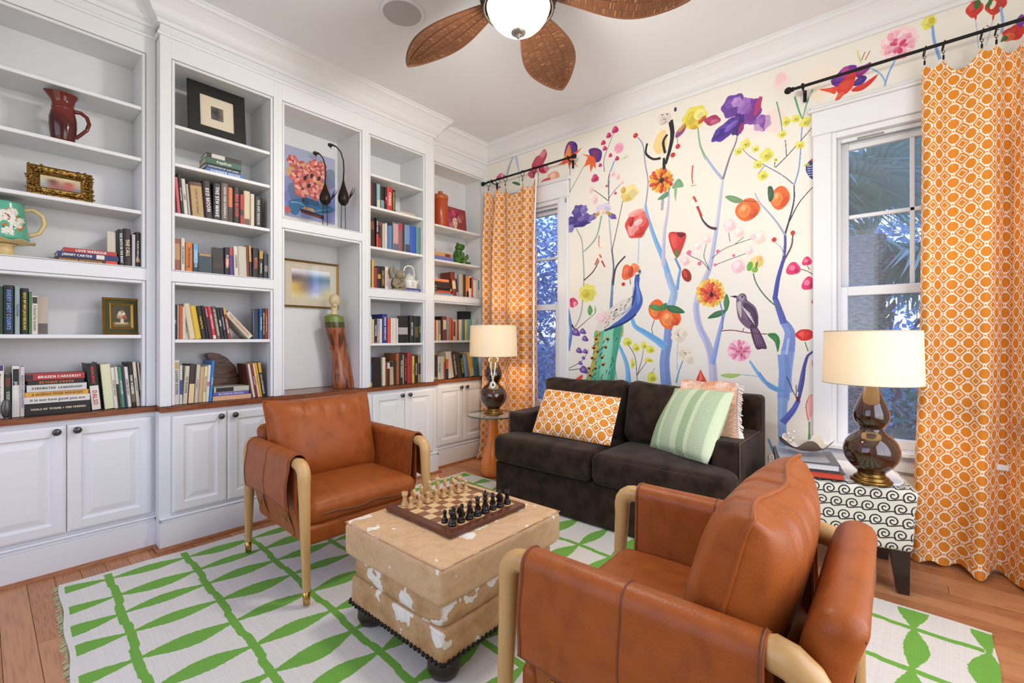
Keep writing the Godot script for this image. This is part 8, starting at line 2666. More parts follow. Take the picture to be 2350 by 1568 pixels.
# ---------- books: [stands s, faces out f, lies h; left edge along the wall, foot height, width, height, lean, cover, label, title, ink, band from, to, colour, band title, ink]
var SHELVES := [
	[1, "books on the leftmost bay's deck", [
	["h",0.2395,1.5290,0.2355,0.0240,0.000,"3a241c","dark brown paperback with orange title on the leftmost bay's deck","DINOSAUR IMPRESSIONS","d99a3c",0.80,1.00,"d8442e"],
	["h",0.2482,1.5536,0.2318,0.0260,0.000,"232a63","navy hardback with white title and pale label on the leftmost bay's deck","JIMMY CARTER","f4f0e8",0.62,0.76,"e2ddd0"],
	["h",0.2718,1.5802,0.2014,0.0210,0.000,"b5342c","red paperback with white title on the leftmost bay's deck","LOVE WARRIOR","f4f0e8"],
	["f",0.4375,1.5290,0.0328,0.1830,0.000,"cdc3b2","pale grey cover with small print, fourth on the leftmost bay's deck","","f4f0e8"],
	["s",0.4831,1.5290,0.0218,0.1978,0.027,"17211f","black hardback with white lettering, fifth on the leftmost bay's deck","THE BOYS IN THE BOAT","e8e4da"],
	["s",0.5054,1.5290,0.0294,0.2061,0.027,"2e1a19","dark maroon hardback, sixth on the leftmost bay's deck","THE CALL","e9dcae"],
	["s",0.5354,1.5290,0.0140,0.1795,0.000,"bdb7bd","thin grey-lilac paperback, seventh on the leftmost bay's deck","","f4f0e8"],
	["s",0.5501,1.5290,0.0209,0.1951,0.000,"211c18","black hardback with script title, eighth on the leftmost bay's deck","TO BLESS A Marriage","efe8d8",0.16,0.26,"b98a5a"],
	["s",0.5734,1.5290,0.0070,0.2188,0.000,"201a16","black book with orange stripe, ninth on the leftmost bay's deck","","f08030",0.20,0.75,"c8602a"],
	]],
	[1, "books on the leftmost bay's lower shelf", [
	["s",0.0489,1.1660,0.0200,0.2214,0.000,"223d25","dark green hardback, first on the leftmost bay's lower shelf","","f4f0e8"],
	["s",0.0699,1.1660,0.0335,0.2288,0.000,"1b1e22","black hardback with blue lettering, second on the leftmost bay's lower shelf","EVERY SHOT COUNTS","6fa0e8"],
	["s",0.1056,1.1660,0.0165,0.2261,0.000,"8fa3a0","grey-teal paperback, third on the leftmost bay's lower shelf","TOGETHER","3a4a48"],
	["s",0.1248,1.1660,0.0258,0.2190,0.000,"18201a","black hardback with green cover and yellow lettering, fourth on the leftmost bay's lower shelf","GOLF MY WAY JACK NICKLAUS","f0c838"],
	["s",0.1512,1.1660,0.0090,0.2037,0.000,"48743a","thin green paperback, fifth on the leftmost bay's lower shelf","","f4f0e8"],
	["s",0.1608,1.1660,0.0200,0.1847,0.000,"d9d2c4","cream paperback with small photo, sixth on the leftmost bay's lower shelf","A Novel for women","5a5248",0.80,0.97,"2c2a2a"],
	["f",0.1796,1.1660,0.0382,0.1820,0.000,"b9aa9c","beige paperback with bent cover, seventh on the leftmost bay's lower shelf","","4a4038",0.00,0.30,"5e5550"],
	]],
	[1, "books on the leftmost bay's ledge", [
	["s",0.0438,0.7756,0.0277,0.2450,0.000,"e3dfd6","white paperback with bold black lettering, first on the leftmost bay's ledge","Things to Remember to Forget","2a2528",0.90,1.00,"4b3568"],
	["s",0.0733,0.7756,0.0209,0.2030,0.000,"223029","dark green paperback, second on the leftmost bay's ledge","STOIC","d8d0bc",0.72,0.92,"6a3426"],
	["s",0.0968,0.7756,0.0247,0.2414,0.000,"dcd8d0","white hardback with black block, third on the leftmost bay's ledge","JOHN MACKEY","f0ece4",0.62,0.94,"1d1b1b"],
	["s",0.1224,0.7756,0.0151,0.2357,0.000,"d0cbcd","pale lilac paperback, fourth on the leftmost bay's ledge","PRAISE OF A NEW PHILOSOPHY","5a5078"],
	["h",0.1383,0.7756,0.2302,0.0560,0.000,"1e1816","thick black paperback with big white title on the leftmost bay's ledge","TOOLS OF TITANS × TIM FERRISS","f2e6c0"],
	["h",0.1356,0.8322,0.2307,0.0320,0.000,"dcd8cf","white paperback with tiny print on the leftmost bay's ledge","it is not how good you are","4a4648"],
	["h",0.1378,0.8648,0.2244,0.0220,0.000,"dda23a","slim yellow book on the leftmost bay's ledge","a million little miracles","5a3c14"],
	["h",0.1438,0.8874,0.2106,0.0340,0.000,"d3d1cd","pale grey hardback on the leftmost bay's ledge","STRENGTHS  LEADERSHIP","3a3a3c"],
	["h",0.1465,0.9220,0.1984,0.0210,0.000,"1f1a1a","slim black hardback with orange title on the leftmost bay's ledge","BEYOND ORDER","c8703c"],
	["h",0.1416,0.9436,0.2065,0.0300,0.000,"b02a2c","red paperback with white lettering on the leftmost bay's ledge","BRAZEN CAREERIST","f0ece4",0.00,0.12,"2a2426"],
	["s",0.3715,0.7756,0.0424,0.2425,0.082,"191513","thick black hardback with white lower band, eleventh on the leftmost bay's ledge","PRINCIPLES","d8382c",0.00,0.52,"ddd9d2","DALIO","b8322a"],
	["s",0.4256,0.7756,0.0376,0.2357,0.082,"dcdcb4","pale yellow-green paperback, twelfth on the leftmost bay's ledge","","ffffff"],
	["s",0.4642,0.7756,0.0135,0.2170,0.082,"ded8cc","cream paperback, thirteenth on the leftmost bay's ledge","THE RIGHT WORDS","4a4444"],
	["s",0.4790,0.7756,0.0136,0.2199,0.082,"d8d2c6","white and black paperback, fourteenth on the leftmost bay's ledge","THE SIMPLE","f0ece4",0.00,0.58,"191818"],
	["s",0.4941,0.7756,0.0145,0.2190,0.082,"4a8a68","green paperback, fifteenth on the leftmost bay's ledge","LIFE AS A GAME","dfe8d8"],
	["s",0.5092,0.7756,0.0090,0.2184,0.082,"3a2f50","thin dark purple book, sixteenth on the leftmost bay's ledge","","ffffff"],
	["s",0.5188,0.7756,0.0157,0.2167,0.082,"e0dbd2","white paperback, seventeenth on the leftmost bay's ledge","LIVING IN LIGHT","5a4a4c"],
	["s",0.5351,0.7756,0.0205,0.2409,0.082,"1a1816","black paperback with white capitals, eighteenth on the leftmost bay's ledge","TONY ROBBINS","f2eee6",0.10,0.45,"6a6244"],
	["s",0.5562,0.7756,0.0148,0.2420,0.082,"d0c4b2","beige hardback, nineteenth on the leftmost bay's ledge","Improving CHANCES","4a3f36"],
	["s",0.5770,0.7756,0.0070,0.2393,0.082,"c0b4a4","beige book with red foot, twentieth on the leftmost bay's ledge","","ffffff",0.10,0.36,"8a2c26"],
	]],
	[2, "books on the second bay's second shelf", [
	["h",0.8578,2.1180,0.2020,0.0260,0.000,"3a6ab4","bright blue paperback on the second bay's second shelf","SUMMER HOUSE","dfe6f2"],
	["h",0.8555,2.1446,0.1864,0.0220,0.000,"222a3a","dark navy paperback on the second bay's second shelf","DAUGHTER OF THE LAND","cdd6e0"],
	["h",0.8532,2.1672,0.1887,0.0360,0.000,"2f5a48","green paperback with white script on the second bay's second shelf","Papillon","e8e4d0"],
	["h",0.8601,2.2038,0.1818,0.0280,0.000,"232120","black book with white label on the second bay's second shelf","","ffffff",0.14,0.52,"cfcac2"],
	]],
	[2, "books on the second bay's third shelf", [
	["s",0.7024,1.8420,0.0152,0.1873,0.076,"3a2420","dark brown book, first on the second bay's third shelf","","ffffff"],
	["s",0.7194,1.8420,0.0171,0.2050,0.076,"d0586a","coral pink hardback, second on the second bay's third shelf","","ffffff"],
	["s",0.7377,1.8420,0.0129,0.2272,0.076,"1d2a22","dark green hardback with white lettering, third on the second bay's third shelf","THE CHAMPIONS","e8e4d8"],
	["s",0.7520,1.8420,0.0183,0.2035,0.076,"d6d1c6","off-white hardback, fourth on the second bay's third shelf","CAMP","3a3838"],
	["s",0.7720,1.8420,0.0105,0.1789,0.076,"b4b0aa","thin grey paperback, fifth on the second bay's third shelf","","ffffff"],
	["s",0.7856,1.8420,0.0685,0.1972,0.076,"5a3820","thick brown volume with gold lower cover, sixth on the second bay's third shelf","THE LORD OF THE RINGS","e8d8b0",0.00,0.90,"b0935c","LORD OF THE RINGS","4a2018"],
	["s",0.8555,1.8420,0.0372,0.2179,0.076,"2c1a20","dark maroon hardback, seventh on the second bay's third shelf","RED MOON","e0d4d0"],
	["s",0.8941,1.8420,0.0390,0.2183,0.000,"22252c","black hardback with large white title, eighth on the second bay's third shelf","THE 5TH WAVE","eeeae2"],
	["s",0.9345,1.8420,0.0374,0.2284,0.000,"6a5a52","mottled grey-brown hardback, ninth on the second bay's third shelf","GODS AND GENERALS","d8d0c4"],
	["s",0.9733,1.8420,0.0257,0.2136,0.000,"d8794a","orange hardback with black foot, tenth on the second bay's third shelf","","ffffff",0.00,0.45,"2a2422"],
	["s",1.0005,1.8420,0.0347,0.2215,0.000,"1b1716","black hardback with red capitals, eleventh on the second bay's third shelf","BAD BLOOD","e03a34"],
	["s",1.0363,1.8420,0.0210,0.1848,0.000,"b23a34","red and black hardback, twelfth on the second bay's third shelf","","ffffff",0.30,0.50,"1c1818"],
	["s",1.0598,1.8420,0.0353,0.2136,0.000,"d4c6a4","beige paperback with brown foot, thirteenth on the second bay's third shelf","","ffffff",0.00,0.20,"6a4a34"],
	["s",1.0972,1.8420,0.0211,0.2021,0.000,"d8cbb6","cream paperback, fourteenth on the second bay's third shelf","","f4f0e8"],
	["s",1.1205,1.8420,0.0425,0.1929,0.000,"1c1a19","black paperback, fifteenth on the second bay's third shelf","THE DRY SEASON","d8d4cc"],
	]],
	[2, "books on the second bay's fourth shelf", [
	["s",0.7024,1.5200,0.0310,0.1834,0.000,"9a5a48","red-brown hardback with faded gold, first on the second bay's fourth shelf","","ffffff",0.35,0.85,"b89468"],
	["s",0.7364,1.5200,0.0186,0.1905,0.000,"dcd6ca","white paperback, second on the second bay's fourth shelf","THE REMINDERS","5a5450"],
	["s",0.7580,1.5200,0.0342,0.1719,0.000,"d07a38","orange hardback, third on the second bay's fourth shelf","The Reckoning","4a2a14"],
	["s",0.7936,1.5200,0.0264,0.1675,0.000,"24404c","dark teal hardback with blue label, fourth on the second bay's fourth shelf","UNBROKEN","bcd4e4",0.35,1.00,"6fa4cc"],
	["f",0.8218,1.5200,0.0685,0.1200,0.000,"2a4048","small dark book with faded portrait cover, fifth on the second bay's fourth shelf","","ffffff",0.86,1.00,"b08a48"],
	["f",0.8927,1.5200,0.0597,0.1637,0.000,"1e1a18","black book with dim photographic cover, sixth on the second bay's fourth shelf","","ffffff",0.25,0.50,"3a241c"],
	["s",0.9543,1.5200,0.0254,0.1703,0.000,"201c1e","black hardback with red and white spine, seventh on the second bay's fourth shelf","SCANDAL","f0ece8",0.35,0.62,"b8382c"],
	["s",0.9807,1.5200,0.0243,0.1743,0.031,"5a3a7e","purple paperback with red top, eighth on the second bay's fourth shelf","","ffffff",0.72,1.00,"b83a44"],
	["s",1.0065,1.5200,0.0226,0.1836,0.031,"dcd4c4","cream paperback, ninth on the second bay's fourth shelf","LEARNING","3a3430"],
	["s",1.0307,1.5200,0.0446,0.1878,0.031,"c6c0b0","grey-beige hardback, tenth on the second bay's fourth shelf","","ffffff"],
	["s",1.0764,1.5200,0.0120,0.1989,0.031,"7a3c30","thin red-brown book, eleventh on the second bay's fourth shelf","","ffffff"],
	["s",1.0899,1.5200,0.0168,0.2013,0.031,"3a2c24","dark book with tan cover, twelfth on the second bay's fourth shelf","","e8dcc0",0.50,1.00,"b8925c"],
	["s",1.1088,1.5200,0.0352,0.1900,0.000,"241c1a","black paperback with orange capitals, thirteenth on the second bay's fourth shelf","WOOL","e0683a"],
	["s",1.1456,1.5200,0.0255,0.1774,0.000,"2c2a22","black paperback with gold band, fourteenth on the second bay's fourth shelf","Mayflower","e8e0cc",0.72,1.00,"b8923c"],
	["s",1.1733,1.5200,0.0247,0.1618,0.000,"3a3c44","slate blue hardback, fifteenth on the second bay's fourth shelf","","ffffff",0.30,0.55,"8a8478"],
	]],
	[2, "books on the second bay's fifth shelf", [
	["s",0.7025,1.1410,0.0137,0.1938,0.000,"2c3448","navy book half hidden, first on the second bay's fifth shelf","BASS","d8d8dc"],
	["s",0.7178,1.1410,0.0097,0.1914,0.000,"a89a88","taupe book half hidden, second on the second bay's fifth shelf","","f4f0e8"],
	["s",0.7286,1.1410,0.0124,0.1888,0.000,"cf5a34","orange-red book half hidden, third on the second bay's fifth shelf","","f4f0e8"],
	["s",0.7425,1.1410,0.0163,0.1838,0.000,"cfc8bc","pale grey book half hidden, fourth on the second bay's fifth shelf","","f4f0e8"],
	["f",0.7051,1.1410,0.0710,0.1335,0.000,"d9d4c6","white book turned face out with grey feather, fifth on the second bay's fifth shelf","","ffffff",0.25,0.75,"c4beb0"],
	["s",0.7781,1.1410,0.0273,0.2026,0.151,"d8c8a8","tall cream paperback, sixth on the second bay's fifth shelf","","ffffff"],
	["s",0.8073,1.1410,0.0285,0.1903,0.151,"d8b42c","yellow paperback, seventh on the second bay's fifth shelf","","ffffff"],
	["s",0.8370,1.1410,0.0229,0.1918,0.151,"1e1b19","black paperback with yellow script, eighth on the second bay's fifth shelf","Laughing Boy","e0b83c"],
	["s",0.8612,1.1410,0.0134,0.1957,0.151,"191716","thin black book, ninth on the second bay's fifth shelf","","ffffff"],
	["s",0.8758,1.1410,0.0160,0.1909,0.151,"8a2c30","red and black paperback, tenth on the second bay's fifth shelf","THE HUSBAND","e0dcd4",0.00,0.66,"1c191a"],
	["s",0.8931,1.1410,0.0187,0.1907,0.151,"d0384a","bright red hardback, eleventh on the second bay's fifth shelf","TAKE IT BACK","f0c8c8",0.00,0.12,"e8c4bc"],
	["s",0.9130,1.1410,0.0206,0.1935,0.151,"5c5048","grey-brown hardback, twelfth on the second bay's fifth shelf","OF THE MOCKINGBIRD","d8d0c4"],
	["s",0.9348,1.1410,0.0178,0.1877,0.151,"1c1b1d","black hardback with white capitals, thirteenth on the second bay's fifth shelf","EARTH","eceae4"],
	["s",0.9539,1.1410,0.0159,0.1884,0.151,"1e2836","navy-black hardback, fourteenth on the second bay's fifth shelf","EXILES HOUSE","b8c4d0"],
	["s",0.9710,1.1410,0.0164,0.1890,0.151,"7e2e22","dark red paperback with gold top, fifteenth on the second bay's fifth shelf","CATCHING FIRE","f0e4d0",0.78,1.00,"c89a44"],
	["s",1.0875,1.1410,0.0315,0.1998,0.727,"cfc6b0","cream paperback leaning far over, sixteenth on the second bay's fifth shelf","THE CONVERSIONS","b85a4c"],
	["f",1.1209,1.1410,0.0263,0.1868,0.000,"1f2f42","navy cover standing face out, seventeenth on the second bay's fifth shelf","","f4f0e8"],
	["s",1.1492,1.1410,0.0133,0.1918,0.000,"2f5f8e","blue hardback with white capitals, eighteenth on the second bay's fifth shelf","GOOD HALF GONE","eef0f0"],
	["s",1.1639,1.1410,0.0178,0.1937,0.000,"1c2420","black-green hardback, nineteenth on the second bay's fifth shelf","MEMORY OF THE WARS","d0b870"],
	["s",1.1831,1.1410,0.0149,0.1938,0.000,"a83426","red and black hardback, twentieth on the second bay's fifth shelf","JUSTIN CRONIN | FERRYMAN","e8d0c4"],
	]],
	[2, "books on the second bay's ledge", [
	["s",0.7036,0.7756,0.0250,0.2486,0.000,"dcdad6","white paperback with black title, first on the second bay's ledge","LEADERS RIDERS","2c2a2c",0.80,0.95,"c8a868"],
	["s",0.7297,0.7756,0.0132,0.2185,0.000,"d8d8d6","white paperback with blue foot, second on the second bay's ledge","NEW HOUSE","3a4a9a",0.25,0.62,"2f3f9e"],
	["s",0.7441,0.7756,0.0206,0.2132,-0.062,"d2ccb4","pale green-cream paperback, third on the second bay's ledge","THE READING","4a4438"],
	["s",0.7658,0.7756,0.0306,0.2211,-0.062,"3a2a20","dark brown book with cream plaque, fourth on the second bay's ledge","","ffffff",0.00,0.50,"e2c898"],
	["s",0.7975,0.7756,0.0208,0.2178,-0.062,"c8c2b0","grey-cream paperback, fifth on the second bay's ledge","A History","6a6458"],
	["s",0.8195,0.7756,0.0195,0.2052,-0.062,"c8a884","tan paperback, sixth on the second bay's ledge","","ffffff"],
	["s",0.8402,0.7756,0.0157,0.2068,-0.062,"ddd29c","pale yellow paperback, seventh on the second bay's ledge","THE LITTLE LIGHT","5a5240"],
	["s",0.8571,0.7756,0.0142,0.2136,-0.062,"d6d4d4","white paperback with pink spot, eighth on the second bay's ledge","","ffffff",0.42,0.55,"d86a8a"],
	["s",0.8725,0.7756,0.0143,0.2387,-0.062,"2f78b8","bright blue paperback, ninth on the second bay's ledge","THE PATH","dce8f0"],
	["h",0.8910,0.7756,0.2057,0.0270,0.000,"d6a880","tan paperback lying flat on the second bay's ledge","","f4f0e8"],
	["h",0.8926,0.8032,0.1926,0.0210,0.000,"5a58a0","purple-blue paperback lying flat on the second bay's ledge","BUSINESS MODEL","c4c4e4"],
	["h",0.8968,0.8248,0.1908,0.0290,0.000,"b8b8a8","grey and black book on top of the pile on the second bay's ledge","","ffffff",0.05,0.55,"1e1d1c"],
	["s",1.0997,0.7756,0.0102,0.2118,0.152,"5a2c1c","thin brown book leaning, thirteenth on the second bay's ledge","","ffffff"],
	["s",1.1106,0.7756,0.0140,0.2110,0.152,"cfc8b8","off-white paperback, fourteenth on the second bay's ledge","","ffffff"],
	["s",1.1260,0.7756,0.0127,0.2102,0.152,"7a2430","dark red paperback, fifteenth on the second bay's ledge","NEVER MORE","e4d4cc"],
	["s",1.1401,0.7756,0.0128,0.2130,0.152,"dcc48c","cream paperback with orange lettering, sixteenth on the second bay's ledge","THE GREAT","c0683c"],
	["s",1.1543,0.7756,0.0110,0.2177,0.152,"d0a030","golden yellow paperback, seventeenth on the second bay's ledge","","ffffff"],
	["s",1.1667,0.7756,0.0197,0.2194,0.152,"1e1a18","black paperback with pale lettering, eighteenth on the second bay's ledge","TOO LATE MARLOW","d8d0c4",0.70,1.00,"c89a30"],
	]],
	[4, "books on the fourth bay's second shelf", [
	["s",1.9311,2.1470,0.0213,0.1900,0.000,"7a2420","dark red hardback, first on the fourth bay's second shelf","","e8d8d0"],
	["s",1.9543,2.1470,0.0352,0.1920,0.000,"1d2420","black hardback, second on the fourth bay's second shelf","","f4f0e8"],
	["s",1.9916,2.1470,0.0291,0.1863,0.000,"8fb0b8","pale blue paperback, third on the fourth bay's second shelf","","ffffff",0.00,0.35,"d8cdb4"],
	["s",2.0227,2.1470,0.0383,0.1779,0.000,"1e2022","black paperback with blue-grey foot, fourth on the fourth bay's second shelf","","ffffff",0.05,0.40,"7c9aa4"],
	["s",2.0631,2.1470,0.0184,0.1796,0.000,"2c1a1c","black book with red band, fifth on the fourth bay's second shelf","PEP","f0e8e4",0.25,0.60,"8a2420"],
	["s",2.0835,2.1470,0.0449,0.1868,0.000,"cc332c","bright red paperback with white capitals, sixth on the fourth bay's second shelf","CHAOS","f6f0ec"],
	["s",2.1305,2.1470,0.0330,0.1774,0.000,"1a1a14","black paperback with yellow lettering, seventh on the fourth bay's second shelf","THE HANDMAIDEN","e0d060"],
	["h",2.1650,2.1470,0.1861,0.0220,0.000,"c8b8a4","cream magazine pile lying flat on the fourth bay's second shelf","","f4f0e8"],
	]],
	[4, "books on the fourth bay's third shelf", [
	["f",1.9331,1.8420,0.0480,0.2242,0.000,"3a2a24","dark cover with standing man, face out, first on the fourth bay's third shelf","","ffffff",0.60,0.90,"7a5040"],
	["s",1.9843,1.8420,0.0204,0.2317,0.000,"1e1818","black hardback with white capitals, second on the fourth bay's third shelf","DEAD THERE","f0ece4",0.00,0.45,"d8483c"],
	["s",2.0068,1.8420,0.0153,0.1922,0.000,"9c2c2c","thin red book, third on the fourth bay's third shelf","","ffffff",0.40,0.90,"201818"],
	["s",2.0240,1.8420,0.0154,0.1908,0.000,"5a4034","thin brown book, fourth on the fourth bay's third shelf","","f4f0e8"],
	["s",2.0415,1.8420,0.0237,0.1937,0.000,"c0b4a4","beige paperback, fifth on the fourth bay's third shelf","","f4f0e8"],
	["s",2.0665,1.8420,0.0164,0.2036,0.000,"dcd8d2","white paperback, sixth on the fourth bay's third shelf","","f4f0e8"],
	["s",2.0849,1.8420,0.0172,0.1865,0.000,"6a6aa0","violet-blue paperback, seventh on the fourth bay's third shelf","","f4f0e8"],
	["s",2.1042,1.8420,0.0271,0.1928,0.000,"4a8ab8","light blue paperback, eighth on the fourth bay's third shelf","","f4f0e8"],
	["s",2.1340,1.8420,0.0566,0.2261,0.000,"6a6474","grey hardback with pink blossom spine, ninth on the fourth bay's third shelf","","ffffff",0.25,0.95,"c49a98"],
	["s",2.1928,1.8420,0.0412,0.2286,0.000,"8a5a60","dusky rose hardback, tenth on the fourth bay's third shelf","","ffffff",0.75,1.00,"b03a4a"],
	["s",2.2369,1.8420,0.0102,0.2231,0.000,"3a5044","thin dark green book, eleventh on the fourth bay's third shelf","","f4f0e8"],
	["s",2.2493,1.8420,0.0526,0.2263,0.000,"6e8cb4","steel blue hardback, twelfth on the fourth bay's third shelf","","ffffff",0.00,0.30,"4a4858"],
	["s",2.3049,1.8420,0.0577,0.2278,0.000,"2f58b4","royal blue hardback, thirteenth on the fourth bay's third shelf","","f4f0e8"],
	["s",2.3657,1.8420,0.0418,0.2282,0.000,"5c8a80","grey-green hardback, fourteenth on the fourth bay's third shelf","","f4f0e8"],
	["s",2.4091,1.8420,0.0070,0.2286,0.000,"b8642e","orange hardback, fifteenth on the fourth bay's third shelf","","f4f0e8"],
	]],
	[4, "books on the fourth bay's fourth shelf", [
	["s",1.9300,1.5250,0.0147,0.2147,0.000,"25402e","dark green book, first on the fourth bay's fourth shelf","","f4f0e8"],
	["s",1.9457,1.5250,0.0204,0.2211,0.000,"d8a84a","mustard yellow paperback, second on the fourth bay's fourth shelf","","f4f0e8"],
	["s",1.9675,1.5250,0.0287,0.1626,0.000,"8e2c34","crimson paperback, third on the fourth bay's fourth shelf","","f4f0e8"],
	["s",1.9976,1.5250,0.0329,0.1767,0.000,"251c1c","black hardback with gold emblem, fourth on the fourth bay's fourth shelf","","ffffff",0.45,0.65,"b89048"],
	["s",2.0319,1.5250,0.0314,0.1786,0.000,"1e1c1e","black paperback with red and yellow title, fifth on the fourth bay's fourth shelf","TIM LUNDY","e0a030"],
	["s",2.0648,1.5250,0.0279,0.1789,0.000,"d6ccc4","white paperback with red lettering, sixth on the fourth bay's fourth shelf","THE HELPERS","b84a44"],
	["h",2.2149,1.5250,0.1921,0.0280,0.000,"3a3a92","indigo paperback lying under the teapot on the fourth bay's fourth shelf","DEVOTE CONSCIOUSNESS","d0d0e8"],
	]],
	[4, "books on the fourth bay's fifth shelf", [
	["s",1.9322,1.1080,0.0160,0.2037,0.000,"d6d0c0","cream paperback, first on the fourth bay's fifth shelf","","f4f0e8"],
	["s",1.9497,1.1080,0.0202,0.1821,0.000,"c8bd98","straw-coloured paperback, second on the fourth bay's fifth shelf","","f4f0e8"],
	["s",1.9715,1.1080,0.0235,0.1918,0.000,"1f1818","black paperback with red edge and white capitals, third on the fourth bay's fifth shelf","TSUPOWER","ece4dc",0.00,0.04,"c83c2c"],
	["s",1.9965,1.1080,0.0222,0.1880,0.000,"8a94a8","grey-blue paperback, fourth on the fourth bay's fifth shelf","","ffffff",0.10,0.50,"b8a090"],
	["s",2.0202,1.1080,0.0213,0.1879,0.000,"cfcfd4","pale grey paperback, fifth on the fourth bay's fifth shelf","","f4f0e8"],
	["s",2.0442,1.1080,0.0407,0.2253,0.000,"2b2f7a","tall indigo hardback, sixth on the fourth bay's fifth shelf","VIRGIN TERRITORY","e8e8f4"],
	["s",2.0864,1.1080,0.0295,0.1956,0.000,"d0503a","orange-red paperback, seventh on the fourth bay's fifth shelf","","f4f0e8"],
	["s",2.1181,1.1080,0.0201,0.1964,0.000,"d8d8d8","white paperback, eighth on the fourth bay's fifth shelf","","f4f0e8"],
	["s",2.1398,1.1080,0.0285,0.1963,0.000,"d8d0bc","cream paperback with dark leaf drawing, ninth on the fourth bay's fifth shelf","","f4f0e8"],
	["s",2.1700,1.1080,0.0161,0.1943,0.000,"cdc8d8","lilac-white paperback, tenth on the fourth bay's fifth shelf","","f4f0e8"],
	["f",2.1905,1.1080,0.1081,0.2181,0.000,"1c1a1c","black cover with pale label, face out, eleventh on the fourth bay's fifth shelf","","ffffff",0.30,0.58,"b0a8a8"],
	["s",2.3044,1.1080,0.0364,0.2229,0.000,"262a2a","black hardback with white capitals, twelfth on the fourth bay's fifth shelf","MICHAEL","c8d0d0"],
	["s",2.3432,1.1080,0.0454,0.2210,0.000,"1a1c1a","black hardback with gold ornament, thirteenth on the fourth bay's fifth shelf","","ffffff",0.20,0.60,"5a5034"],
	["s",2.3911,1.1080,0.0179,0.2211,0.000,"1c2824","dark green hardback with yellow title, fourteenth on the fourth bay's fifth shelf","THE FIRM","c8c060"],
	]],
	[4, "books on the fourth bay's ledge", [
	["s",1.9332,0.7756,0.0160,0.1702,0.000,"3a5a8a","blue book with yellow foot, first on the fourth bay's ledge","","ffffff",0.00,0.20,"d8a83c"],
	["f",1.9573,0.7756,0.0801,0.2216,0.000,"1c1614","black back cover with red lines, second on the fourth bay's ledge","","ffffff",0.10,0.45,"2a1614"],
	["s",2.0395,0.7756,0.0273,0.2198,0.000,"d8cca8","cream hardback, third on the fourth bay's ledge","","6a5a3a"],
	["s",2.0689,0.7756,0.0095,0.1849,0.000,"a83a3c","thin red book, fourth on the fourth bay's ledge","","f4f0e8"],
	["s",2.0800,0.7756,0.0273,0.1864,0.000,"3a2c34","dark plum paperback, fifth on the fourth bay's ledge","","ffffff",0.70,0.95,"c8c4c4"],
	["f",2.1095,0.7756,0.0402,0.1873,0.000,"c8aa80","tan back cover with print, sixth on the fourth bay's ledge","","ffffff",0.75,1.00,"241c18"],
	["s",2.1516,0.7756,0.0170,0.1884,0.000,"2a241c","dark brown paperback, seventh on the fourth bay's ledge","","f4f0e8"],
	["s",2.1700,0.7756,0.0289,0.2481,0.000,"9a5630","tall rust-brown hardback, eighth on the fourth bay's ledge","","f4f0e8"],
	["s",2.2005,0.7756,0.0304,0.2450,0.000,"28241c","black hardback with cream lettering, ninth on the fourth bay's ledge","THE SUNDAYS","e0d8c0"],
	["s",2.2320,0.7756,0.0090,0.2374,0.000,"cfc0a0","thin cream book, tenth on the fourth bay's ledge","","f4f0e8"],
	["s",2.2417,0.7756,0.0320,0.2320,0.000,"221a18","black hardback with red capitals, eleventh on the fourth bay's ledge","LETHAL BEHAVIOR","d84a3c"],
	["s",2.2755,0.7756,0.0454,0.2476,0.000,"a02c34","thick red hardback, twelfth on the fourth bay's ledge","","f4f0e8"],
	["s",2.3232,0.7756,0.0224,0.2226,0.000,"c8b04a","yellow and black paperback, thirteenth on the fourth bay's ledge","THE TABLE","2a2418"],
	["s",2.3474,0.7756,0.0353,0.2216,0.000,"1e1c18","black paperback with cream script, fourteenth on the fourth bay's ledge","First Family","e0d8b8"],
	["s",2.3844,0.7756,0.0246,0.2301,0.000,"9a7c4a","gold-brown hardback, fifteenth on the fourth bay's ledge","","ffffff",0.30,0.70,"2a1c16"],
	]],
	[5, "books on the corner bay's second shelf", [
	["h",2.6298,1.8460,0.2225,0.0360,0.000,"6a76b4","periwinkle blue book, bottom of the pile on the corner bay's second shelf","","f4f0e8"],
	["h",2.6310,1.8826,0.2093,0.0300,0.000,"c89a58","tan and red book in the middle of the pile on the corner bay's second shelf","","ffffff",0.60,0.90,"8a3428"],
	["h",2.6389,1.9132,0.2067,0.0280,0.000,"b8b4b0","pale grey book on top of the pile on the corner bay's second shelf","","f4f0e8"],
	]],
	[5, "books on the corner bay's third shelf", [
	["h",2.6249,1.5300,0.2207,0.0240,0.000,"7a9ab4","blue photo book, bottom of the pile on the corner bay's third shelf","","ffffff",0.00,0.35,"b89070"],
	["h",2.6605,1.5546,0.1667,0.0200,0.000,"c84a34","red-orange book in the pile on the corner bay's third shelf","","f4f0e8"],
	["h",2.6574,1.5752,0.1764,0.0220,0.000,"1e1a1a","black book in the pile on the corner bay's third shelf","","ffffff",0.93,1.00,"d8cca8"],
	["h",2.6543,1.5978,0.1729,0.0300,0.000,"2a2224","dark book in the pile on the corner bay's third shelf","","ffffff",0.00,0.90,"3a2c2c"],
	["h",2.6249,1.6284,0.1892,0.0240,0.000,"3a2a2c","plum-brown book near the pile top on the corner bay's third shelf","","f4f0e8"],
	["h",2.6249,1.6530,0.1716,0.0240,0.000,"e08a5c","peach-orange book topping the pile on the corner bay's third shelf","","f4f0e8"],
	["s",2.8486,1.5300,0.0466,0.2252,0.130,"7a3424","red-brown hardback with portrait, seventh on the corner bay's third shelf","WILL","e8c8a0",0.30,0.62,"d8c090"],
	["s",2.8958,1.5300,0.0284,0.2102,0.130,"9a9ca8","grey hardback with navy lettering, eighth on the corner bay's third shelf","","ffffff",0.20,0.80,"2c3450"],
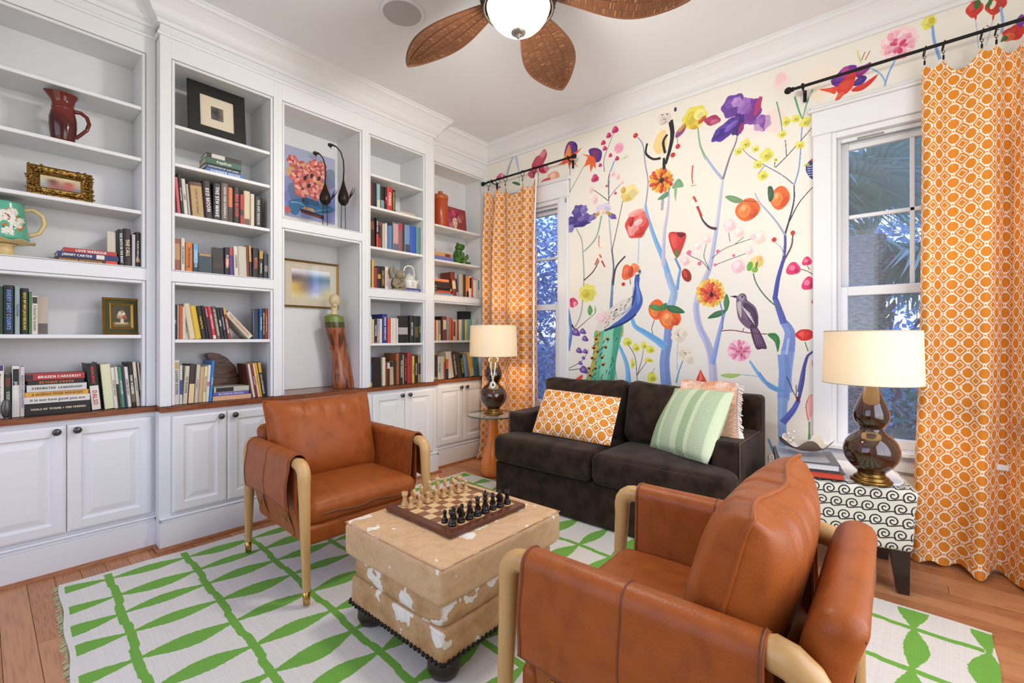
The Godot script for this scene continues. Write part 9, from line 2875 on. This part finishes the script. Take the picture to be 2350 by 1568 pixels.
	["s",2.9248,1.5300,0.0493,0.2153,0.000,"a8a498","plain grey hardback, ninth on the corner bay's third shelf","","f4f0e8"],
	["s",2.9760,1.5300,0.0383,0.2185,0.000,"4a3028","dark brown hardback, tenth on the corner bay's third shelf","","f4f0e8"],
	["s",3.0164,1.5300,0.0346,0.2051,0.000,"dc7a28","orange hardback, eleventh on the corner bay's third shelf","","ffffff",0.00,0.30,"4a241c"],
	["s",3.0531,1.5300,0.0321,0.2056,0.000,"d8ccb0","cream hardback with black block, twelfth on the corner bay's third shelf","","ffffff",0.45,0.95,"241e1c"],
	["s",3.0874,1.5300,0.0209,0.2049,0.000,"b8402e","thin red book, thirteenth on the corner bay's third shelf","","f4f0e8"],
	["s",3.1127,1.5300,0.0578,0.1780,0.000,"d4cebe","ivory hardback, fourteenth on the corner bay's third shelf","","f4f0e8"],
	["s",3.1728,1.5300,0.0212,0.1922,0.000,"cfc8b8","ivory paperback with blue label, fifteenth on the corner bay's third shelf","","ffffff",0.45,0.95,"3f84b0"],
	]],
	[5, "books on the corner bay's fourth shelf", [
	["s",2.6224,1.1250,0.0279,0.1827,0.000,"a8502c","rust-brown paperback, first on the corner bay's fourth shelf","","f4f0e8"],
	["s",2.6523,1.1250,0.0248,0.1809,0.000,"d8c08c","straw paperback, second on the corner bay's fourth shelf","","f4f0e8"],
	["s",2.6792,1.1250,0.0251,0.1817,0.000,"a88a88","dusty pink paperback, third on the corner bay's fourth shelf","","ffffff",0.00,0.30,"c8c0a8"],
	["s",2.7063,1.1250,0.0191,0.2176,0.000,"2a1410","black book with maroon top, fourth on the corner bay's fourth shelf","","f4f0e8"],
	["s",2.7275,1.1250,0.0457,0.2188,0.000,"7a3a2a","brown book with many labels, fifth on the corner bay's fourth shelf","","ffffff",0.45,0.85,"d4c490"],
	["s",2.7753,1.1250,0.0189,0.2057,0.000,"7a98b8","light blue paperback, sixth on the corner bay's fourth shelf","","f4f0e8"],
	["s",2.7963,1.1250,0.0361,0.2093,0.000,"c8622e","orange paperback, seventh on the corner bay's fourth shelf","","f4f0e8"],
	["s",2.8346,1.1250,0.0107,0.1914,0.000,"a82c24","thin red book, eighth on the corner bay's fourth shelf","","f4f0e8"],
	["s",2.8468,1.1250,0.0303,0.1920,0.000,"c8b09a","beige paperback, ninth on the corner bay's fourth shelf","","ffffff",0.20,0.90,"6a4a40"],
	["s",2.8792,1.1250,0.0255,0.1929,0.000,"c89c80","salmon-beige paperback, tenth on the corner bay's fourth shelf","","f4f0e8"],
	["s",2.9062,1.1250,0.0103,0.1935,0.000,"7a2420","thin dark red book, eleventh on the corner bay's fourth shelf","","f4f0e8"],
	["s",2.9187,1.1250,0.0452,0.1944,0.000,"d8caa4","cream paperback, twelfth on the corner bay's fourth shelf","","f4f0e8"],
	["s",2.9662,1.1250,0.0354,0.1973,0.000,"4a7484","slate teal paperback, thirteenth on the corner bay's fourth shelf","","f4f0e8"],
	["s",3.0038,1.1250,0.0251,0.1950,0.000,"dcbc4a","yellow paperback, fourteenth on the corner bay's fourth shelf","","f4f0e8"],
	["s",3.0312,1.1250,0.0642,0.2008,0.000,"6c9a98","sea-green hardback half behind the lamp, fifteenth on the corner bay's fourth shelf","","f4f0e8"],
	["s",3.0978,1.1250,0.0649,0.2028,0.000,"b8c0a4","sage hardback half behind the lamp, sixteenth on the corner bay's fourth shelf","","f4f0e8"],
	]],
	[5, "books on the corner bay's ledge", [
	["s",2.6291,0.7756,0.0400,0.2445,0.000,"9a7a4a","tan hardback with black block, first on the corner bay's ledge","","ffffff",0.10,0.90,"3a3028"],
	["s",2.6718,0.7756,0.0298,0.2044,0.000,"d4cebc","cream paperback with black lettering, second on the corner bay's ledge","THE WAY","2a2624"],
	["s",2.7036,0.7756,0.0308,0.2060,0.000,"c4c4b8","pale grey paperback, third on the corner bay's ledge","","f4f0e8"],
	["s",2.7364,0.7756,0.0173,0.1999,0.000,"c8643c","thin paperback with red and yellow top, fourth on the corner bay's ledge","","ffffff",0.75,1.00,"d8b040"],
	["s",2.7558,0.7756,0.0384,0.1777,0.000,"28303e","navy paperback with orange top, fifth on the corner bay's ledge","","ffffff",0.50,1.00,"dc5a30"],
	["s",2.7985,0.7756,0.0642,0.2429,0.158,"d8cdb8","thick cream hardback, sixth on the corner bay's ledge","","ffffff"],
	["s",2.8655,0.7756,0.0539,0.2417,0.158,"3a2e26","dark brown hardback with white lettering, seventh on the corner bay's ledge","THE WARRIORS","e4dcc8"],
	["s",2.9216,0.7756,0.0378,0.2380,0.158,"4a4634","olive-brown hardback, eighth on the corner bay's ledge","","ffffff"],
	["s",2.9617,0.7756,0.0444,0.2148,0.158,"1e221c","black paperback with lime lettering, ninth on the corner bay's ledge","FORTUNE","c0d848"],
	["s",3.0084,0.7756,0.0374,0.2083,0.158,"7aa4c8","sky blue paperback, tenth on the corner bay's ledge","","ffffff"],
	["s",3.0481,0.7756,0.0178,0.1913,0.158,"8a7a74","taupe paperback, eleventh on the corner bay's ledge","","ffffff"],
	["s",3.0682,0.7756,0.0587,0.2299,0.158,"dcb45c","cream and yellow hardback, twelfth on the corner bay's ledge","","ffffff",0.00,0.35,"e8d8a0"],
	["s",3.1293,0.7756,0.0278,0.2193,0.158,"5c6a74","blue-grey hardback, thirteenth on the corner bay's ledge","","ffffff"],
	["s",3.1595,0.7756,0.0345,0.2198,0.158,"3a8478","tall teal hardback, fourteenth on the corner bay's ledge","","ffffff"],
	]]]

func lettering(text: String, length: float, width: float, m: Material, parent: Node, called: String = "title") -> MeshInstance3D:
	var t := TextMesh.new()
	t.text = text
	t.font = lettering_font
	t.font_size = 24
	t.depth = 0.0
	t.curve_step = 4.0
	t.pixel_size = 0.001
	var a := t.get_aabb().size
	t.pixel_size = 0.001 * minf(length / maxf(a.x, 0.0001), width / maxf(a.y, 0.0001))
	return put(called, t, m, parent)

var lettering_font := SystemFont.new()
var paints := {}

func paint_of(hex: String, rough: float = 0.45) -> Material:
	if not paints.has(hex): paints[hex] = mat("ink_" + hex, hexc(hex), rough)
	return paints[hex]

func book_cover(t: float, h: float, d: float) -> Shape:
	# spine slightly rounded, at z = 0; boards run back to z = -d
	var s := Shape.new()
	s.x = Transform3D(Basis(Vector3(1, 0, 0), Vector3(0, 0, 1), Vector3(0, 1, 0)), Vector3.ZERO)
	var b := minf(0.0022, t * 0.16)
	var r := minf(0.004, t * 0.2)
	s.prism([Vector2(0, -d), Vector2(0, -r), Vector2(t * 0.12, -r * 0.3), Vector2(t * 0.35, 0), Vector2(t * 0.65, 0), Vector2(t * 0.88, -r * 0.3), Vector2(t, -r), Vector2(t, -d), Vector2(t - b, -d), Vector2(t - b, -r - b), Vector2(b, -r - b), Vector2(b, -d)], 0, h)
	return s

func books() -> void:
	lettering_font.font_names = PackedStringArray(["Droid Sans"])
	lettering_font.font_weight = 700
	var rng := RandomNumberGenerator.new()
	rng.seed = 77
	for sh in SHELVES:
		var plane: float = {1: -3.172, 2: -3.085, 4: -3.085, 5: -3.172}[sh[0]]
		for q in sh[2]:
			var o := thing("book", q[7], "book", Vector3.ZERO, 0.0, sh[1])
			var w: float = q[3]
			var h: float = q[4]
			var deep: float = minf((0.15 if sh[0] in [1, 5] else 0.19), h * 0.68 + rng.randf() * 0.015)
			var at := Vector3(plane - rng.randf() * 0.008, q[2], -q[1])
			var cover := paint_of(q[6])
			var page: Material = M.paper if rng.randf() < 0.6 else M.paper_white
			if q[0] == "s":
				var lean: float = q[5]
				if lean < 0.0: at.z -= w
				o.transform = Transform3D(WB * Basis(Vector3(0, 0, 1), lean), at)
				var off := Vector3(-w if lean < 0.0 else 0.0, 0, 0)
				part("cover", book_cover(w, h, deep), cover, o, off)
				part("pages", Shape.new().span(Vector3(w * 0.16, 0.003, -deep + 0.003), Vector3(w * 0.84, h - 0.003, -0.0065)), page, o, off)
				if q.size() > 12:
					part("spine_band", Shape.new().span(Vector3(w * 0.1, maxf(0.0006, h * q[10]), -0.004), Vector3(w * 0.9, h * q[11] - 0.0006, 0.0006), 0.0005), paint_of(q[12]), o, off)
				var lo := 0.06
				var hi := 0.94
				if q.size() > 13:
					var bt := lettering(q[13], h * (q[11] - q[10]) * 0.8, w * 0.42, paint_of(q[14]), o, "band_title")
					bt.rotation.z = -PI / 2
					bt.position = off + Vector3(w * 0.5, h * (q[10] + q[11]) * 0.5, 0.0009)
					lo = q[11] + 0.03
				elif q.size() > 12 and q[10] < 0.05 and q[11] < 0.7: lo = q[11] + 0.02
				elif q.size() > 12 and q[11] > 0.95 and q[10] > 0.4: hi = q[10] - 0.02
				if q[8] != "" and hi - lo > 0.08:
					var tt := lettering(q[8], h * (hi - lo) * 0.92, w * 0.5, paint_of(q[9]), o)
					tt.rotation.z = -PI / 2
					tt.position = off + Vector3(w * 0.5, h * (lo + hi) * 0.5, 0.0009)
			elif q[0] == "h":
				# lying flat, spine to the room
				o.transform = Transform3D(WB * Basis(Vector3.UP, rng.randf_range(-0.03, 0.03)), at)
				var dd := minf(0.16, w * 0.7)
				var s := Shape.new()
				var b := minf(0.002, h * 0.15)
				s.span(Vector3(0, 0, -dd), Vector3(w, b, 0)).span(Vector3(0, h - b, -dd), Vector3(w, h, 0)).span(Vector3(0, b, -b - 0.001), Vector3(w, h - b, 0), 0.0006)
				part("cover", s, cover, o)
				part("pages", Shape.new().span(Vector3(0.002, b, -dd + 0.002), Vector3(w - 0.002, h - b, -b - 0.001)), page, o)
				if q.size() > 12:
					part("spine_band", Shape.new().span(Vector3(maxf(0.001, w * q[10]), h * 0.08, -0.001), Vector3(w * q[11] - 0.001, h * 0.92, 0.0005)), paint_of(q[12]), o)
				if q[8] != "":
					var x0 := 0.0
					var x1 := 1.0
					if q.size() > 12:
						if q[10] > 0.4: x1 = q[10]
						else: x0 = q[11]
					var tt := lettering(q[8], w * (x1 - x0) * 0.84, h * 0.55, paint_of(q[9]), o)
					tt.position = Vector3(w * (x0 + x1) * 0.5, h * 0.5, 0.0008)
			else:
				# cover turned to the room, leaning back a little
				o.transform = Transform3D(WB * Basis(Vector3(1, 0, 0), -0.04), at + Vector3(-0.012, 0, 0))
				part("cover", Shape.new().span(Vector3(0, 0, -0.002), Vector3(w, h, 0), 0.0006).span(Vector3(0, 0, -0.02), Vector3(w, h, -0.018), 0.0006).span(Vector3(w - 0.002, 0, -0.018), Vector3(w, h, -0.002)), cover, o)
				part("pages", Shape.new().span(Vector3(0.002, 0.002, -0.018), Vector3(w - 0.003, h - 0.002, -0.002)), page, o)
				if q.size() > 12:
					part("cover_panel", Shape.new().span(Vector3(w * 0.08, h * q[10] + 0.002, 0), Vector3(w * 0.92, h * q[11] - 0.002, 0.0005)), paint_of(q[12]), o)
